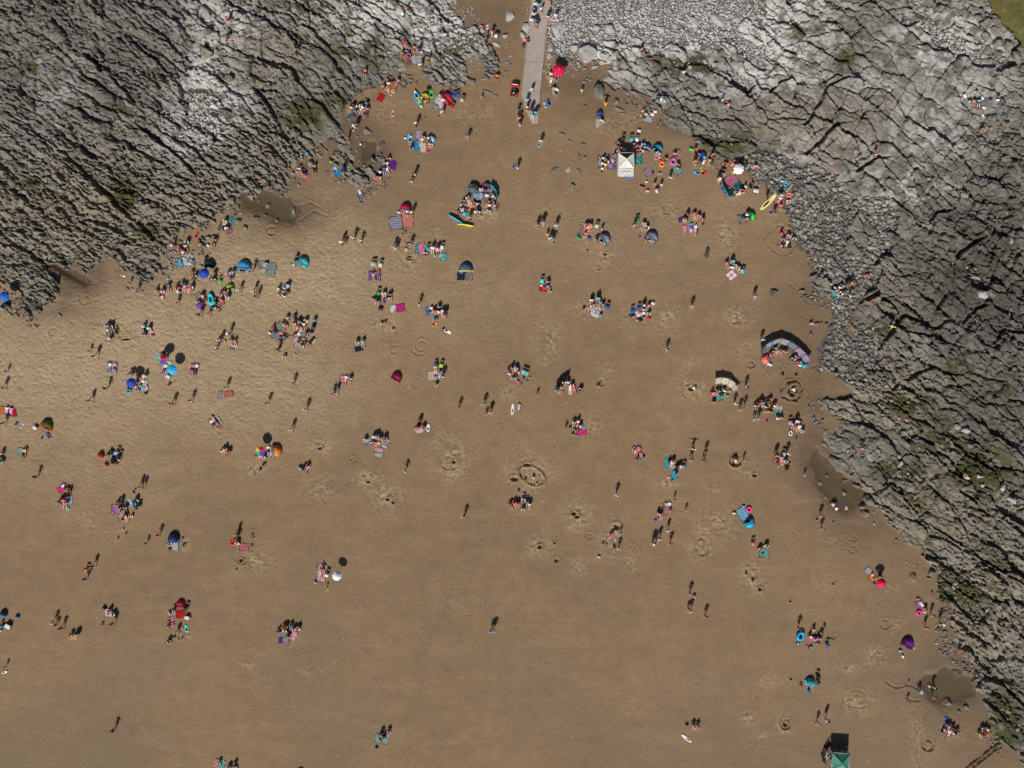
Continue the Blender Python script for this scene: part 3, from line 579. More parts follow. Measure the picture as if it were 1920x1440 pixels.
def newobj(name, me, parent=None, m=None, loc=None, rz=None):
    o = bpy.data.objects.new(name, me); C.objects.link(o)
    if parent is not None: o.parent = parent
    if m is not None: setmat(o, m)
    if loc is not None: o.location = loc
    if rz is not None: o.rotation_euler.z = rz
    return o
def mesh_from(name, bm, smooth_=True):
    me = bpy.data.meshes.new(name); bm.normal_update(); bm.to_mesh(me); bm.free()
    if smooth_: me.polygons.foreach_set('use_smooth', [True] * len(me.polygons))
    me.materials.append(BASEM); return me
_MC = {}
def cached(key, fn):
    if key not in _MC: _MC[key] = fn()
    return _MC[key]
def box_bm(sx, sy, sz, loc=(0, 0, 0), bev=.0, bm=None, rot=None):
    own = bm is None
    t = bmesh.new(); bmesh.ops.create_cube(t, size=1)
    for v in t.verts: v.co = Vector((v.co.x * sx, v.co.y * sy, v.co.z * sz))
    if bev: bmesh.ops.bevel(t, geom=list(t.edges), offset=bev, segments=2, affect='EDGES', profile=.5)
    M_ = Matrix.Translation(loc) @ (rot.to_4x4() if rot else Matrix())
    bmesh.ops.transform(t, matrix=M_, verts=t.verts)
    if own: return t
    me = bpy.data.meshes.new('t'); t.to_mesh(me); t.free(); bm.from_mesh(me); bpy.data.meshes.remove(me); return bm
def tube_bm(pts, r, seg=6, bm=None, closed=False):
    bm = bm or bmesh.new(); rings = []; n = len(pts)
    for i, p in enumerate(pts):
        p = Vector(p); a = Vector(pts[max(i - 1, 0)]); b = Vector(pts[min(i + 1, n - 1)])
        if closed: a = Vector(pts[i - 1]); b = Vector(pts[(i + 1) % n])
        t = (b - a).normalized(); q = t.to_track_quat('Z', 'Y'); rr = r[i] if isinstance(r, (list, tuple)) else r
        rings.append([bm.verts.new(p + q @ Vector((rr * math.cos(2 * math.pi * k / seg), rr * math.sin(2 * math.pi * k / seg), 0))) for k in range(seg)])
    m = n if closed else n - 1
    for i in range(m):
        A, B = rings[i], rings[(i + 1) % n]
        for k in range(seg): bm.faces.new((A[k], A[(k + 1) % seg], B[(k + 1) % seg], B[k]))
    if not closed: bm.faces.new(rings[0][::-1]); bm.faces.new(rings[-1])
    return bm

# ------------------------------------------------------------------ people
# joints in metres; +Y is the way the person faces (for lying people +Y runs from the feet to the head)
def skel(pose):
    J = {}
    if pose == 'stand':
        J = dict(pel=(0,0,.93), wai=(0,.01,1.08), che=(0,0,1.30), nec=(0,0,1.47), hea=(0,.02,1.58), top=(0,.01,1.70))
        for s, n in ((-1,'l'),(1,'r')):
            J.update({n+'hip':(s*.10,0,.88), n+'kne':(s*.115,.02,.49), n+'ank':(s*.12,-.01,.09), n+'toe':(s*.14,.15,.04), n+'sho':(s*.185,0,1.40), n+'elb':(s*.27,-.03,1.13), n+'wri':(s*.30,.06,.90), n+'han':(s*.30,.09,.80)})
    elif pose == 'walk':
        J = skel('stand'); J.update(lkne=(-.11,.20,.51), lank=(-.12,.30,.10), ltoe=(-.13,.46,.07), rkne=(.11,-.03,.49), rank=(.12,-.32,.17), rtoe=(.13,-.22,.05), lelb=(-.27,-.15,1.16), lwri=(-.29,-.18,.93), lhan=(-.29,-.16,.84), relb=(.27,.10,1.15), rwri=(.27,.30,.99), rhan=(.26,.38,.95))
    elif pose == 'arms':
        J = skel('walk'); J.update(lelb=(-.42,.02,1.46), lwri=(-.52,.06,1.68), lhan=(-.54,.08,1.78), relb=(.44,.02,1.34), rwri=(.66,.08,1.38), rhan=(.75,.10,1.40))
    elif pose == 'carry':
        J = skel('walk'); J.update(lelb=(-.30,.10,1.16), lwri=(-.26,.32,1.10), lhan=(-.22,.40,1.10), relb=(.30,.10,1.16), rwri=(.26,.32,1.10), rhan=(.22,.40,1.10))
    elif pose == 'sit':
        J = dict(pel=(0,0,.13), wai=(0,-.05,.28), che=(0,-.10,.50), nec=(0,-.11,.67), hea=(0,-.08,.78), top=(0,-.09,.90))
        for s, n in ((-1,'l'),(1,'r')):
            J.update({n+'hip':(s*.10,.03,.12), n+'kne':(s*.15,.42,.26+.04*s), n+'ank':(s*.16,.80,.08), n+'toe':(s*.19,.88,.19), n+'sho':(s*.18,-.10,.60), n+'elb':(s*.28,-.20,.36), n+'wri':(s*.30,-.28,.12), n+'han':(s*.31,-.34,.05)})
    elif pose == 'hug':
        J = dict(pel=(0,0,.13), wai=(0,-.03,.28), che=(0,.02,.50), nec=(0,.06,.66), hea=(0,.11,.76), top=(0,.12,.88))
        for s, n in ((-1,'l'),(1,'r')):
            J.update({n+'hip':(s*.10,.03,.12), n+'kne':(s*.13,.34,.46), n+'ank':(s*.12,.46,.09), n+'toe':(s*.14,.60,.04), n+'sho':(s*.18,.03,.59), n+'elb':(s*.26,.25,.42), n+'wri':(s*.12,.45,.36), n+'han':(s*.04,.48,.34)})
    elif pose == 'cross':
        J = dict(pel=(0,0,.13), wai=(0,.01,.28), che=(0,.04,.50), nec=(0,.07,.66), hea=(0,.12,.76), top=(0,.13,.88))
        for s, n in ((-1,'l'),(1,'r')):
            J.update({n+'hip':(s*.10,.03,.12), n+'kne':(s*.38,.28,.14), n+'ank':(s*-.08,.38+.05*s,.08), n+'toe':(s*-.20,.36+.05*s,.07), n+'sho':(s*.18,.04,.59), n+'elb':(s*.27,.14,.36), n+'wri':(s*.22,.32,.24), n+'han':(s*.18,.39,.22)})
    elif pose == 'chair':
        J = dict(pel=(0,0,.46), wai=(0,-.05,.60), che=(0,-.13,.82), nec=(0,-.17,.98), hea=(0,-.16,1.09), top=(0,-.17,1.21))
        for s, n in ((-1,'l'),(1,'r')):
            J.update({n+'hip':(s*.10,.03,.45), n+'kne':(s*.14,.45,.46), n+'ank':(s*.15,.56,.09), n+'toe':(s*.17,.71,.04), n+'sho':(s*.18,-.13,.92), n+'elb':(s*.28,-.02,.68), n+'wri':(s*.22,.20,.60), n+'han':(s*.18,.28,.58)})
    elif pose == 'lie':      # on the back
        J = dict(pel=(0,0,.11), wai=(0,.15,.12), che=(0,.38,.13), nec=(0,.55,.12), hea=(0,.66,.12), top=(0,.78,.12))
        for s, n in ((-1,'l'),(1,'r')):
            J.update({n+'hip':(s*.10,-.05,.11), n+'kne':(s*.14,-.45,.14+.08*(s>0)), n+'ank':(s*.15,-.86,.08), n+'toe':(s*.20,-.93,.19), n+'sho':(s*.18,.48,.12), n+'elb':(s*.33,.25,.08), n+'wri':(s*.38,.02,.07), n+'han':(s*.39,-.07,.06)})
    elif pose == 'prone':
        J = dict(pel=(0,0,.12), wai=(0,.15,.14), che=(0,.36,.17), nec=(0,.53,.22), hea=(0,.62,.27), top=(0,.73,.33))
        for s, n in ((-1,'l'),(1,'r')):
            J.update({n+'hip':(s*.10,-.05,.11), n+'kne':(s*.14,-.46,.08), n+'ank':(s*.15,-.86,.12), n+'toe':(s*.15,-.98,.05), n+'sho':(s*.18,.46,.18), n+'elb':(s*.28,.62,.05), n+'wri':(s*.10,.80,.05), n+'han':(s*.04,.86,.05)})
    elif pose == 'crouch':
        J = dict(pel=(0,-.12,.34), wai=(0,-.02,.47), che=(0,.14,.62), nec=(0,.26,.72), hea=(0,.34,.78), top=(0,.42,.87))
        for s, n in ((-1,'l'),(1,'r')):
            J.update({n+'hip':(s*.10,-.10,.32), n+'kne':(s*.20,.22,.28), n+'ank':(s*.14,-.10,.09), n+'toe':(s*.17,.05,.04), n+'sho':(s*.18,.18,.68), n+'elb':(s*.26,.36,.46), n+'wri':(s*.16,.52,.24), n+'han':(s*.12,.57,.14)})
    elif pose == 'bend':
        J = dict(pel=(0,-.15,.90), wai=(0,-.02,1.00), che=(0,.20,1.05), nec=(0,.37,1.04), hea=(0,.47,1.00), top=(0,.58,.95))
        for s, n in ((-1,'l'),(1,'r')):
            J.update({n+'hip':(s*.10,-.15,.86), n+'kne':(s*.13,-.02,.48), n+'ank':(s*.14,-.06,.09), n+'toe':(s*.16,.10,.04), n+'sho':(s*.18,.27,1.02), n+'elb':(s*.22,.34,.74), n+'wri':(s*.16,.40,.48), n+'han':(s*.14,.42,.38)})
    return J
BONES = [('pel','wai'),('wai','che'),('che','nec'),('nec','hea'),('hea','top')]
for n_ in 'lr': BONES += [('pel',n_+'hip'),(n_+'hip',n_+'kne'),(n_+'kne',n_+'ank'),(n_+'ank',n_+'toe'),('che',n_+'sho'),(n_+'sho',n_+'elb'),(n_+'elb',n_+'wri'),(n_+'wri',n_+'han')]
RAD = dict(pel=(.155,.12), wai=(.135,.10), che=(.165,.115), nec=(.055,.055), hea=(.095,.105), top=(.045,.05), hip=(.10,.10), kne=(.062,.062), ank=(.042,.042), toe=(.036,.03), sho=(.068,.068), elb=(.045,.045), wri=(.030,.030), han=(.030,.018))
def make_pose(pose, low=False):
    J = skel(pose); names = list(J); bm = bmesh.new(); V = {n: bm.verts.new(J[n]) for n in names}
    for a, b in BONES: bm.edges.new((V[a], V[b]))
    me = bpy.data.meshes.new('body'); bm.to_mesh(me); bm.free()
    o = bpy.data.objects.new('tmp', me); C.objects.link(o)
    sk = o.modifiers.new('s', 'SKIN'); sk.use_smooth_shade = True; su = o.modifiers.new('u', 'SUBSURF'); su.levels = 0 if low else 1
    dat = me.skin_vertices[0].data
    for i, n in enumerate(names):
        dat[i].radius = RAD[n if n in RAD else n[1:]]; dat[i].use_root = (n == 'pel')
    dg = bpy.context.evaluated_depsgraph_get(); ev = o.evaluated_get(dg).to_mesh()
    body = bmesh.new(); body.from_mesh(ev); o.evaluated_get(dg).to_mesh_clear(); bpy.data.objects.remove(o)
    # five short fingers on each hand, thumb from the side
    for n in ('' if low else 'lr'):
        h = Vector(J[n+'han']); d = (h - Vector(J[n+'wri'])).normalized(); side = d.cross(Vector((0, 0, 1)));
        side = side.normalized() if side.length > .2 else Vector((0, 1, 0))
        for k in range(4):
            b0 = h + side * (k - 1.5) * .017; L_ = (.062, .075, .070, .052)[k]
            tube_bm([b0, b0 + d * L_ * .55 + Vector((0, 0, -.004)), b0 + d * L_ + Vector((0, 0, -.014))], [.009, .0085, .006], 4, body)
        b0 = h - d * .03 + side * .03; tube_bm([b0, b0 + side * .022 + d * .022, b0 + side * .028 + d * .05], [.011, .010, .007], 4, body)
    # brow, nose and ears so that the head reads as one
    hd = Vector(J['hea']); up = (Vector(J['top']) - hd).normalized(); fw = Vector((0, 0, 1)) if pose == 'lie' else (Vector((0, 1, -.0)) if abs(up.y) < .8 else Vector((0, 0, -1)))
    fw = (fw - up * fw.dot(up)).normalized(); sd = fw.cross(up)
    tube_bm([hd + fw * .085 + up * .03, hd + fw * .105 - up * .005], [.008, .014], 4, body)
    for s in (-1, 1): tube_bm([hd + sd * .085 * s + up * .02, hd + sd * .098 * s - up * .02], [.016, .012], 4, body)
    def seg_of(p):
        best = 9; lab = None
        for a, b in BONES:
            A, B = Vector(J[a]), Vector(J[b]); t = max(0, min(1, (p - A).dot(B - A) / (B - A).length_squared)); d = (p - A - (B - A) * t).length
            if d < best: best = d; lab = (a, b, t)
        return lab
    labs = {}
    for f in body.faces: labs[f.index] = seg_of(f.calc_center_median())
    body.faces.ensure_lookup_table(); body.normal_update()
    def garment(test, off, name):
        g = body.copy(); g.faces.ensure_lookup_table()
        dele = [f for f in g.faces if not test(labs.get(f.index), f.calc_center_median())]
        bmesh.ops.delete(g, geom=dele, context='FACES')
        seen = set(); isl = []
        for f in g.faces:
            if f in seen: continue
            st = [f]; seen.add(f); cur = []
            while st:
                q = st.pop(); cur.append(q)
                for e in q.edges:
                    for z in e.link_faces:
                        if z not in seen: seen.add(z); st.append(z)
            isl.append(cur)
        isl.sort(key=len); bmesh.ops.delete(g, geom=[f for cur in isl[:-1] for f in cur], context='FACES')
        bmesh.ops.delete(g, geom=[v for v in g.verts if not v.link_faces], context='VERTS'); g.normal_update()
        for v in g.verts: v.co += v.normal * off
        return mesh_from(name, g)
    body.faces.index_update()
    shirt = garment(lambda l, c: l and ((l[0] in ('wai', 'che') and l[1] != 'nec') or l[:2] == ('pel', 'wai') and l[2] > .35 or (l[0] == 'che' and l[1] == 'nec' and l[2] < .55) or (l[0][1:] == 'sho' and l[2] < .62)), .016, 'shirt')
    vest = garment(lambda l, c: l and ((l[0] in ('wai', 'che') and l[1] not in ('nec',) and l[2] < .75) or l[:2] == ('pel', 'wai') and l[2] > .5), .012, 'swim_top')
    shorts = garment(lambda l, c: l and (l[:2] == ('pel', 'wai') or (c - Vector(J['pel'])).length < .17 or l[0] == 'pel' and l[1] != 'wai' or (l[0][1:] == 'hip' and l[2] < .55)), .018, 'shorts')
    legs = garment(lambda l, c: l and (l[:2] == ('pel', 'wai') or (c - Vector(J['pel'])).length < .17 or l[0] == 'pel' and l[1] != 'wai' or l[0][1:] == 'hip' or (l[0][1:] == 'kne' and l[2] < .85)), .014, 'trousers')
    hair = garment(lambda l, c: l and (l[0] == 'hea' or l[1] == 'hea') and ((c - hd).dot(fw) < .055 + .4 * max(0, (c - hd).dot(up) - .05)) and (c - hd).dot(up) > -.07, .014, 'hair')
    # sun hat: brim and crown
    hb = bmesh.new(); q = up.to_track_quat('Z', 'Y')
    rr = [(.19, .0), (.115, .03), (.105, .09), (.05, .125), (.0, .13)]; prev = None
    for r_, z_ in rr:
        ring = [hb.verts.new(hd + q @ Vector((max(r_, .004) * math.cos(2*math.pi*k/12), max(r_, .004) * math.sin(2*math.pi*k/12), z_ + .055))) for k in range(12)]
        if prev:
            for k in range(12): hb.faces.new((prev[k], prev[(k+1) % 12], ring[(k+1) % 12], ring[k]))
        prev = ring
    hat = mesh_from('sun_hat', hb)
    return dict(body=mesh_from('person', body), shirt=shirt, swim_top=vest, shorts=shorts, trousers=legs, hair=hair, sun_hat=hat)
POSES = {p: make_pose(p) for p in ('stand', 'walk', 'arms', 'carry', 'sit', 'hug', 'cross', 'chair', 'lie', 'prone', 'crouch', 'bend')}
LOWP = {p: make_pose(p, True) for p in POSES}

# ------------------------------------------------------------------ beach things
RS = random.Random(42)
def towel_mesh(v):
    def f():
        r = np.random.RandomState(900 + v); bm = bmesh.new(); nx, ny = 9, 13; g = []
        for j in range(ny):
            for i in range(nx):
                x = i / (nx - 1) - .5; y = j / (ny - 1) - .5
                e = .018 * math.sin(9 * y + v) * (abs(x) > .3) ; e2 = .02 * math.sin(7 * x + 2 * v) * (abs(y) > .35)
                z = .045 + .035 * float(fbm(np.array([x * 5 + v * 3.]), np.array([y * 6.]), 9, 2)[0]) + (.02 if (i in (0, nx-1) and r.rand() < .3) else 0)
                g.append(bm.verts.new((x + e + .012 * r.rand(), y + e2 + .01 * r.rand(), z)))
        for j in range(ny - 1):
            for i in range(nx - 1): bm.faces.new((g[j*nx+i], g[j*nx+i+1], g[(j+1)*nx+i+1], g[(j+1)*nx+i]))
        # turned-over corner
        if v % 3 == 1:
            for j in range(3):
                for i in range(3 - j): w = g[j*nx+i]; w.co.z += .03; w.co.x += .12 * (2 - i - j) / 2; w.co.y += .10 * (2 - i - j) / 2
        bmesh.ops.solidify(bm, geom=bm.faces[:], thickness=.03)
        return mesh_from('towel', bm)
    return cached(('towel', v), f)
def canopy_mesh(kind):
    def f():
        bm = bmesh.new(); n = 8; sub = 4; rings = []
        prof = [(.02, .30), (.35, .235), (.7, .12), (1.0, -.02)]
        for r_, z_ in prof:
            ring = []
            for k in range(n * sub):
                a = 2 * math.pi * k / (n * sub); t = (k % sub) / sub; sag = math.sin(math.pi * t)
                rr = r_ * (1 - .075 * sag * (r_ > .3)); ring.append(bm.verts.new((rr * math.cos(a), rr * math.sin(a), z_ - .03 * sag * r_)))
            rings.append(ring)
        m = n * sub
        for A, B in zip(rings[:-1], rings[1:]):
            for k in range(m): bm.faces.new((A[k], B[k], B[(k+1) % m], A[(k+1) % m]))
        bm.faces.new(rings[0])
        me = mesh_from('canopy', bm, False)
        if kind == 'rainbow':
            me.materials.clear()
            for c_ in ('red', 'orange', 'yellow', 'green', 'teal', 'royal', 'purple', 'hotpink'): me.materials.append(mat(c_, .7))
            for f in me.polygons: f.material_index = int((math.atan2(f.center.y, f.center.x) % (2 * math.pi)) / (math.pi / 4)) % 8
        return me
    return cached(('canopy', kind), f)
def tagt(o, label, cat, group=None):
    o['label'] = label; o['category'] = cat
    if group: o['group'] = group
def to_xy(px, py, z=0.0):
    k = (H - z) / H; return (px - 960) * S * k, (720 - py) * S * k
def place(o, px, py, z=0.0, rot=0.0, lift=0.0):
    x, y = to_xy(px, py, z); o.location = (x, y, ground(x, y) + lift); o.rotation_euler.z = -math.radians(rot); return o

def person(px, py, rot, pose, top, bot, kid=False, hat=None, skin=None, hair=None):
    P_ = POSES[pose]; z = {'stand': 1.0, 'walk': 1.0, 'arms': 1.0, 'carry': 1.0, 'bend': .9, 'chair': .6}.get(pose, .2)
    b = newobj('person', P_['body'], m=mat(skin or RS.choice(['skin', 'skin', 'skin', 'peach', 'tan']), .6))
    sc = (.66 if kid else 1.0) * RS.uniform(.94, 1.04) * 1.03
    if pose in ('lie', 'prone'): sc *= .97
    place(b, px, py, z * sc, rot, .0 if pose != 'lie' else .03); b.scale = (sc, sc, sc)
    if top != '-': newobj('shirt' if top not in ('black',) else 'swim_top', P_['shirt' if (top != 'black' or RS.random() < .6) else 'swim_top'], b, mat(top, .85))
    full = RS.random() < .3 and not kid and bot in ('black', 'navy', 'denim', 'grey', 'charcoal')
    newobj('trousers' if full else 'shorts', P_['trousers' if full else 'shorts'], b, mat(bot, .85))
    newobj('hair', P_['hair'], b, mat(hair or RS.choice(['black', 'brown', 'brown', 'charcoal', 'palebrown']), .7))
    if hat: newobj('sun_hat', P_['sun_hat'], b, mat(hat, .85))
    return b
def towel(px, py, rot, w, l, c, pat=None, c2=None, lift=.0):
    v = RS.randrange(7); o = newobj('towel', towel_mesh(v), m=mat(c, .95, c2, pat)); place(o, px, py, 0, rot, -.01 + lift); o.scale = (w * S, l * S, 1)
    x, y = to_xy(px, py); o.location.z = max(ground(x, y), ground(x + w * S * .3, y), ground(x - w * S * .3, y), ground(x, y + l * S * .3), ground(x, y - l * S * .3)) - .015 + lift
    return o
def parasol(px, py, r, c, tilt=(8, 0)):
    h = 1.95; o = bpy.data.objects.new('parasol', None); C.objects.link(o); place(o, px, py, h)
    pole = newobj('pole', cached('ppole', lambda: mesh_from('pole', tube_bm([(0, 0, -.1), (0, 0, 2.0)], .02, 6))), o, mat('white', .4))
    cp = newobj('canopy', canopy_mesh('rainbow' if c == 'rainbow' else 'plain'), o); cp.location = (0, 0, 1.72); cp.scale = (r * S, r * S, 1.25)
    cp.rotation_euler = (math.radians(tilt[0]), math.radians(tilt[1]), RS.uniform(0, .7))
    if c != 'rainbow': setmat(cp, mat(c, .7))
    rb = cached('rib', lambda: mesh_from('rib', tube_bm([(.03, 0, .26), (.5, 0, .155), (.97, 0, -.055)], .006, 4)))
    for k in range(8):
        q = newobj('rib', rb, cp, mat('lightgrey', .4)); q.rotation_euler.z = k * math.pi / 4
    newobj('finial', cached('fin', lambda: mesh_from('finial', tube_bm([(0, 0, .29), (0, 0, .36)], [.03, .012], 6))), cp, mat('white', .4)).scale = (2, 2, 1)
    return o
def dome_meshes():
    def f():
        bm = bmesh.new(); na, ne = 18, 8; g = []
        for j in range(ne + 1):
            e = math.radians(4 + 86 * j / ne)
            for i in range(na + 1):
                a = math.radians(-56 + 292 * i / na)          # opening towards -Y
                rr = 1 - .035 * math.sin(math.pi * ((i * 4 / na) % 1)); g.append(bm.verts.new((rr * math.cos(e) * math.cos(a), rr * math.cos(e) * math.sin(a) * .95, math.sin(e) * rr)))
        w = na + 1
        for j in range(ne):
            for i in range(na):
                q = [g[j*w+i], g[j*w+i+1], g[(j+1)*w+i+1], g[(j+1)*w+i]]
                fc = bm.faces.new(q)
        bmesh.ops.remove_doubles(bm, verts=bm.verts, dist=1e-4); bmesh.ops.solidify(bm, geom=bm.faces[:], thickness=.02)
        shell = mesh_from('canopy', bm)
        fl = bmesh.new(); vs = [fl.verts.new((1.0 * math.cos(math.radians(a)), .95 * math.sin(math.radians(a)), .05)) for a in range(-10, 191, 20)] + [fl.verts.new((-.95, -.62, .05)), fl.verts.new((.95, -.62, .05))]
        fl.faces.new(vs); bmesh.ops.solidify(fl, geom=fl.faces[:], thickness=.03); floor = mesh_from('floor', fl, False)
        pm = tube_bm([(math.cos(math.radians(a)) * 1.01, -.10, math.sin(math.radians(a)) * 1.01 ) for a in range(0, 181, 15)], .014, 5); hoop = mesh_from('hoop', pm)
        tr = bmesh.new(); n = 20; A = []; B = []
        for k in range(n + 1):
            a = math.pi * k / n; A.append(tr.verts.new((1.015 * math.cos(a), -.50, .93 * math.sin(a) + .03))); B.append(tr.verts.new((1.02 * math.cos(a), -.18, 1.015 * math.sin(a))))
        for k in range(n): tr.faces.new((A[k], A[k+1], B[k+1], B[k]))
        bmesh.ops.solidify(tr, geom=tr.faces[:], thickness=.012); trim = mesh_from('trim', tr)
        return shell, floor, hoop, trim
    return cached('dome', f)
def dome(px, py, r, rot, c, c2, h=1.0):
    o = bpy.data.objects.new('pop_up_tent', None); C.objects.link(o); place(o, px, py, .5, rot + 180); s = r * S
    sh, fl, hp, tr = dome_meshes(); zz = h
    for n_, me, m_ in (('canopy', sh, mat(c, .6)), ('floor', fl, mat(c2 if c2 != c else 'grey', .7)), ('trim', tr, mat(c2, .6))):
        q = newobj(n_, me, o, m_); q.scale = (s, s, zz if n_ != 'floor' else 1)
    for k, t in enumerate((0, 40, 80)):
        q = newobj('hoop', hp, o, mat('charcoal', .5)); q.scale = (s, s, zz * (1 - .06 * k)); q.rotation_euler.x = math.radians(-t)
    return o
def windbreak(pts, cols, h=1.15, lean=.22):
    o = bpy.data.objects.new('windbreak', None); C.objects.link(o); x0, y0 = to_xy(*pts[0], .5); z0 = ground(x0, y0); o.location = (x0, y0, z0)
    Q = []
    for p in pts:
        x, y = to_xy(*p, .5); Q.append(Vector((x - x0, y - y0, ground(x, y) - z0)))
    nr = []
    for i in range(len(Q)):
        t_ = (Q[min(i + 1, len(Q) - 1)] - Q[max(i - 1, 0)]); nr.append(Vector((-t_.y, t_.x, 0)).normalized())
    for q, n_ in zip(Q, nr): newobj('pole', mesh_from('pole', tube_bm([(0, 0, -.2), tuple(n_ * lean * 1.1 + Vector((0, 0, h * 1.08)))], .018, 5)), o, mat('palebrown', .7)).location = q
    for k, (a, b) in enumerate(zip(Q[:-1], Q[1:])):
        bm = bmesh.new(); n = 6; m = 4; g = []
        for j in range(m + 1):
            v_ = j / m; row = []
            for i in range(n + 1):
                t = i / n; nn = nr[k] * (1 - t) + nr[k + 1] * t; bl = .07 * math.sin(math.pi * t) * math.sin(math.pi * min(1, v_ + .15))
                row.append(bm.verts.new(a.lerp(b, t) + nn * (lean * v_ ** 1.3 + bl) + Vector((0, 0, .04 + (h - .04 - .05 * math.sin(math.pi * t)) * v_))))
            g.append(row)
        for j in range(m):
            for i in range(n): bm.faces.new((g[j][i], g[j][i+1], g[j+1][i+1], g[j+1][i]))
        bmesh.ops.solidify(bm, geom=bm.faces[:], thickness=.012); newobj('cloth_panel', mesh_from('cloth_panel', bm), o, mat(cols[k % len(cols)], .8))
    return o
def chair(px, py, rot, c):
    o = bpy.data.objects.new('folding_chair', None); C.objects.link(o); place(o, px, py, .5, rot)
    def seat(): b_ = box_bm(.50, .46, .03, (0, .02, .40), .01); return mesh_from('seat', b_)
    def back(): b_ = box_bm(.50, .03, .56, (0, -.28, .70), .01, rot=Matrix.Rotation(math.radians(-16), 3, 'X')); return mesh_from('backrest', b_)
    def leg(s, t): return mesh_from('leg', tube_bm([(s*.25, -.24*t, 0), (s*.25, .22*t, .42)], .014, 5))
    newobj('seat', cached('cseat', seat), o, mat(c, .8)); newobj('backrest', cached('cback', back), o, mat(c, .8))
    for s in (-1, 1):
        for t in (-1, 1): newobj('leg', cached(('cleg', s, t), lambda: leg(s, t)), o, mat('lightgrey', .4))
        newobj('armrest', cached(('carm', s), lambda: mesh_from('armrest', box_bm(.045, .46, .03, (s*.28, -.03, .60), .008))), o, mat('black', .6))
    return o
def bag(px, py, rot, c, s=1.0):
    def f():
        bm = box_bm(.46, .30, .30, (0, 0, .15), .07); 
        for v in bm.verts:
            if v.co.z > .2: v.co.y *= .55
        return mesh_from('beach_bag', bm)
    o = newobj('beach_bag', cached('bag', f), m=mat(c, .85)); place(o, px, py, .1, rot); o.scale = (s, s, s)
    newobj('handle', cached('bagh', lambda: mesh_from('handle', tube_bm([(-.12, .03, .28), (-.10, .05, .42), (.10, .05, .42), (.12, .03, .28)], .012, 4))), o, mat('black', .8))
    return o
def coolbox(px, py, rot, c, s=1.0):
    o = newobj('cool_box', cached('cbox', lambda: mesh_from('cool_box', box_bm(.48, .32, .30, (0, 0, .16), .025))), m=mat(c, .5)); place(o, px, py, .1, rot); o.scale = (s, s, s)
    newobj('lid', cached('clid', lambda: mesh_from('lid', box_bm(.50, .34, .06, (0, 0, .34), .02))), o, mat('white', .5))
    newobj('handle', cached('chan', lambda: mesh_from('handle', tube_bm([(-.24, 0, .30), (-.22, 0, .44), (.22, 0, .44), (.24, 0, .30)], .012, 4))), o, mat('grey', .5))
    return o
def board(px, py, rot, length, c, kind, c2=None, edge=False, wide=None):
    L_ = length * S
    def f():
        bm = bmesh.new(); n = 28; W_ = {'surf': .125, 'body': .21, 'sup': .115, 'skim': .30}[kind]; rings = []
        for lay, (z, k) in enumerate(((0, .82), (.030, 1), (.055, .97), (.070, .78))):
            ring = []
            for i in range(n):
                a = 2 * math.pi * i / n; y = math.sin(a) * .5; x = math.cos(a) * W_
                if kind == 'body': x = math.copysign(abs(math.cos(a)) ** .45, math.cos(a)) * W_; y = math.copysign(abs(math.sin(a)) ** .6, math.sin(a)) * .5; x *= 1 - .22 * max(0, y)
                elif kind in ('surf', 'sup'): x *= 1 - .25 * max(0, y) * 2 * .5; x = math.copysign(abs(x / W_) ** .85, x) * W_
                ring.append(bm.verts.new((x * k, y * (k * .5 + .5), z * (1 if kind != 'sup' else 1.6) + .06 * max(0, y) ** 2)))
            rings.append(ring)
        for A, B in zip(rings[:-1], rings[1:]):
            for i in range(n): bm.faces.new((A[i], A[(i+1) % n], B[(i+1) % n], B[i]))
        bm.faces.new(rings[0][::-1]); bm.faces.new(rings[-1]); return mesh_from('board', bm)
    nm = {'surf': 'surfboard', 'body': 'bodyboard', 'sup': 'paddleboard', 'skim': 'skimboard'}[kind]
    o = newobj(nm, cached(('board', kind), f), m=mat(c, .35)); place(o, px, py, 0, rot, .02); o.scale = (L_ * (wide or 1), L_, 1.2)
    def deck():
        bm = bmesh.new(); W_ = {'surf': .05, 'body': .13, 'sup': .04, 'skim': .15}[kind]; vs = [bm.verts.new((W_ * math.cos(2*math.pi*k/12), -.16 + .20 * math.sin(2*math.pi*k/12), .084 if kind != 'sup' else .128)) for k in range(12)]
        bm.faces.new(vs); bmesh.ops.solidify(bm, geom=bm.faces[:], thickness=.008); return mesh_from('deck_pad', bm)
    newobj('deck_pad', cached(('deck', kind), deck), o, mat(c2 or 'lightgrey', .7))
    if kind in ('surf', 'sup'): newobj('fin', cached('fin_', lambda: mesh_from('fin', box_bm(.006, .05, .10, (0, -.42, -.02)))), o, mat('black', .5))
    if edge: o.rotation_euler = (0, math.radians(74), -math.radians(rot)); o.rotation_mode = 'YXZ'; o.rotation_euler = (0, math.radians(78), -math.radians(rot)); o.location.z += .30
    return o
def ringf(px, py, r, c, rot=0, asp=1):
    R_m = r * S * .68; t = r * S * .32
    me = cached(('ring', round(r, 1)), lambda: mesh_from('inflatable_ring', tube_bm([(R_m * math.cos(2*math.pi*k/20), R_m * math.sin(2*math.pi*k/20), t) for k in range(20)], t, 8, closed=True)))
    o = newobj('inflatable_ring', me, m=mat(c, .3)); place(o, px, py, .1, rot); o.scale = (1, asp, 1 if asp == 1 else 1.6)
    newobj('valve', cached('valve', lambda: mesh_from('valve', tube_bm([(0, 0, 0), (0, 0, .03)], .02, 6))), o, mat('white', .4)).location = (R_m, 0, 2 * t - .005)
    return o
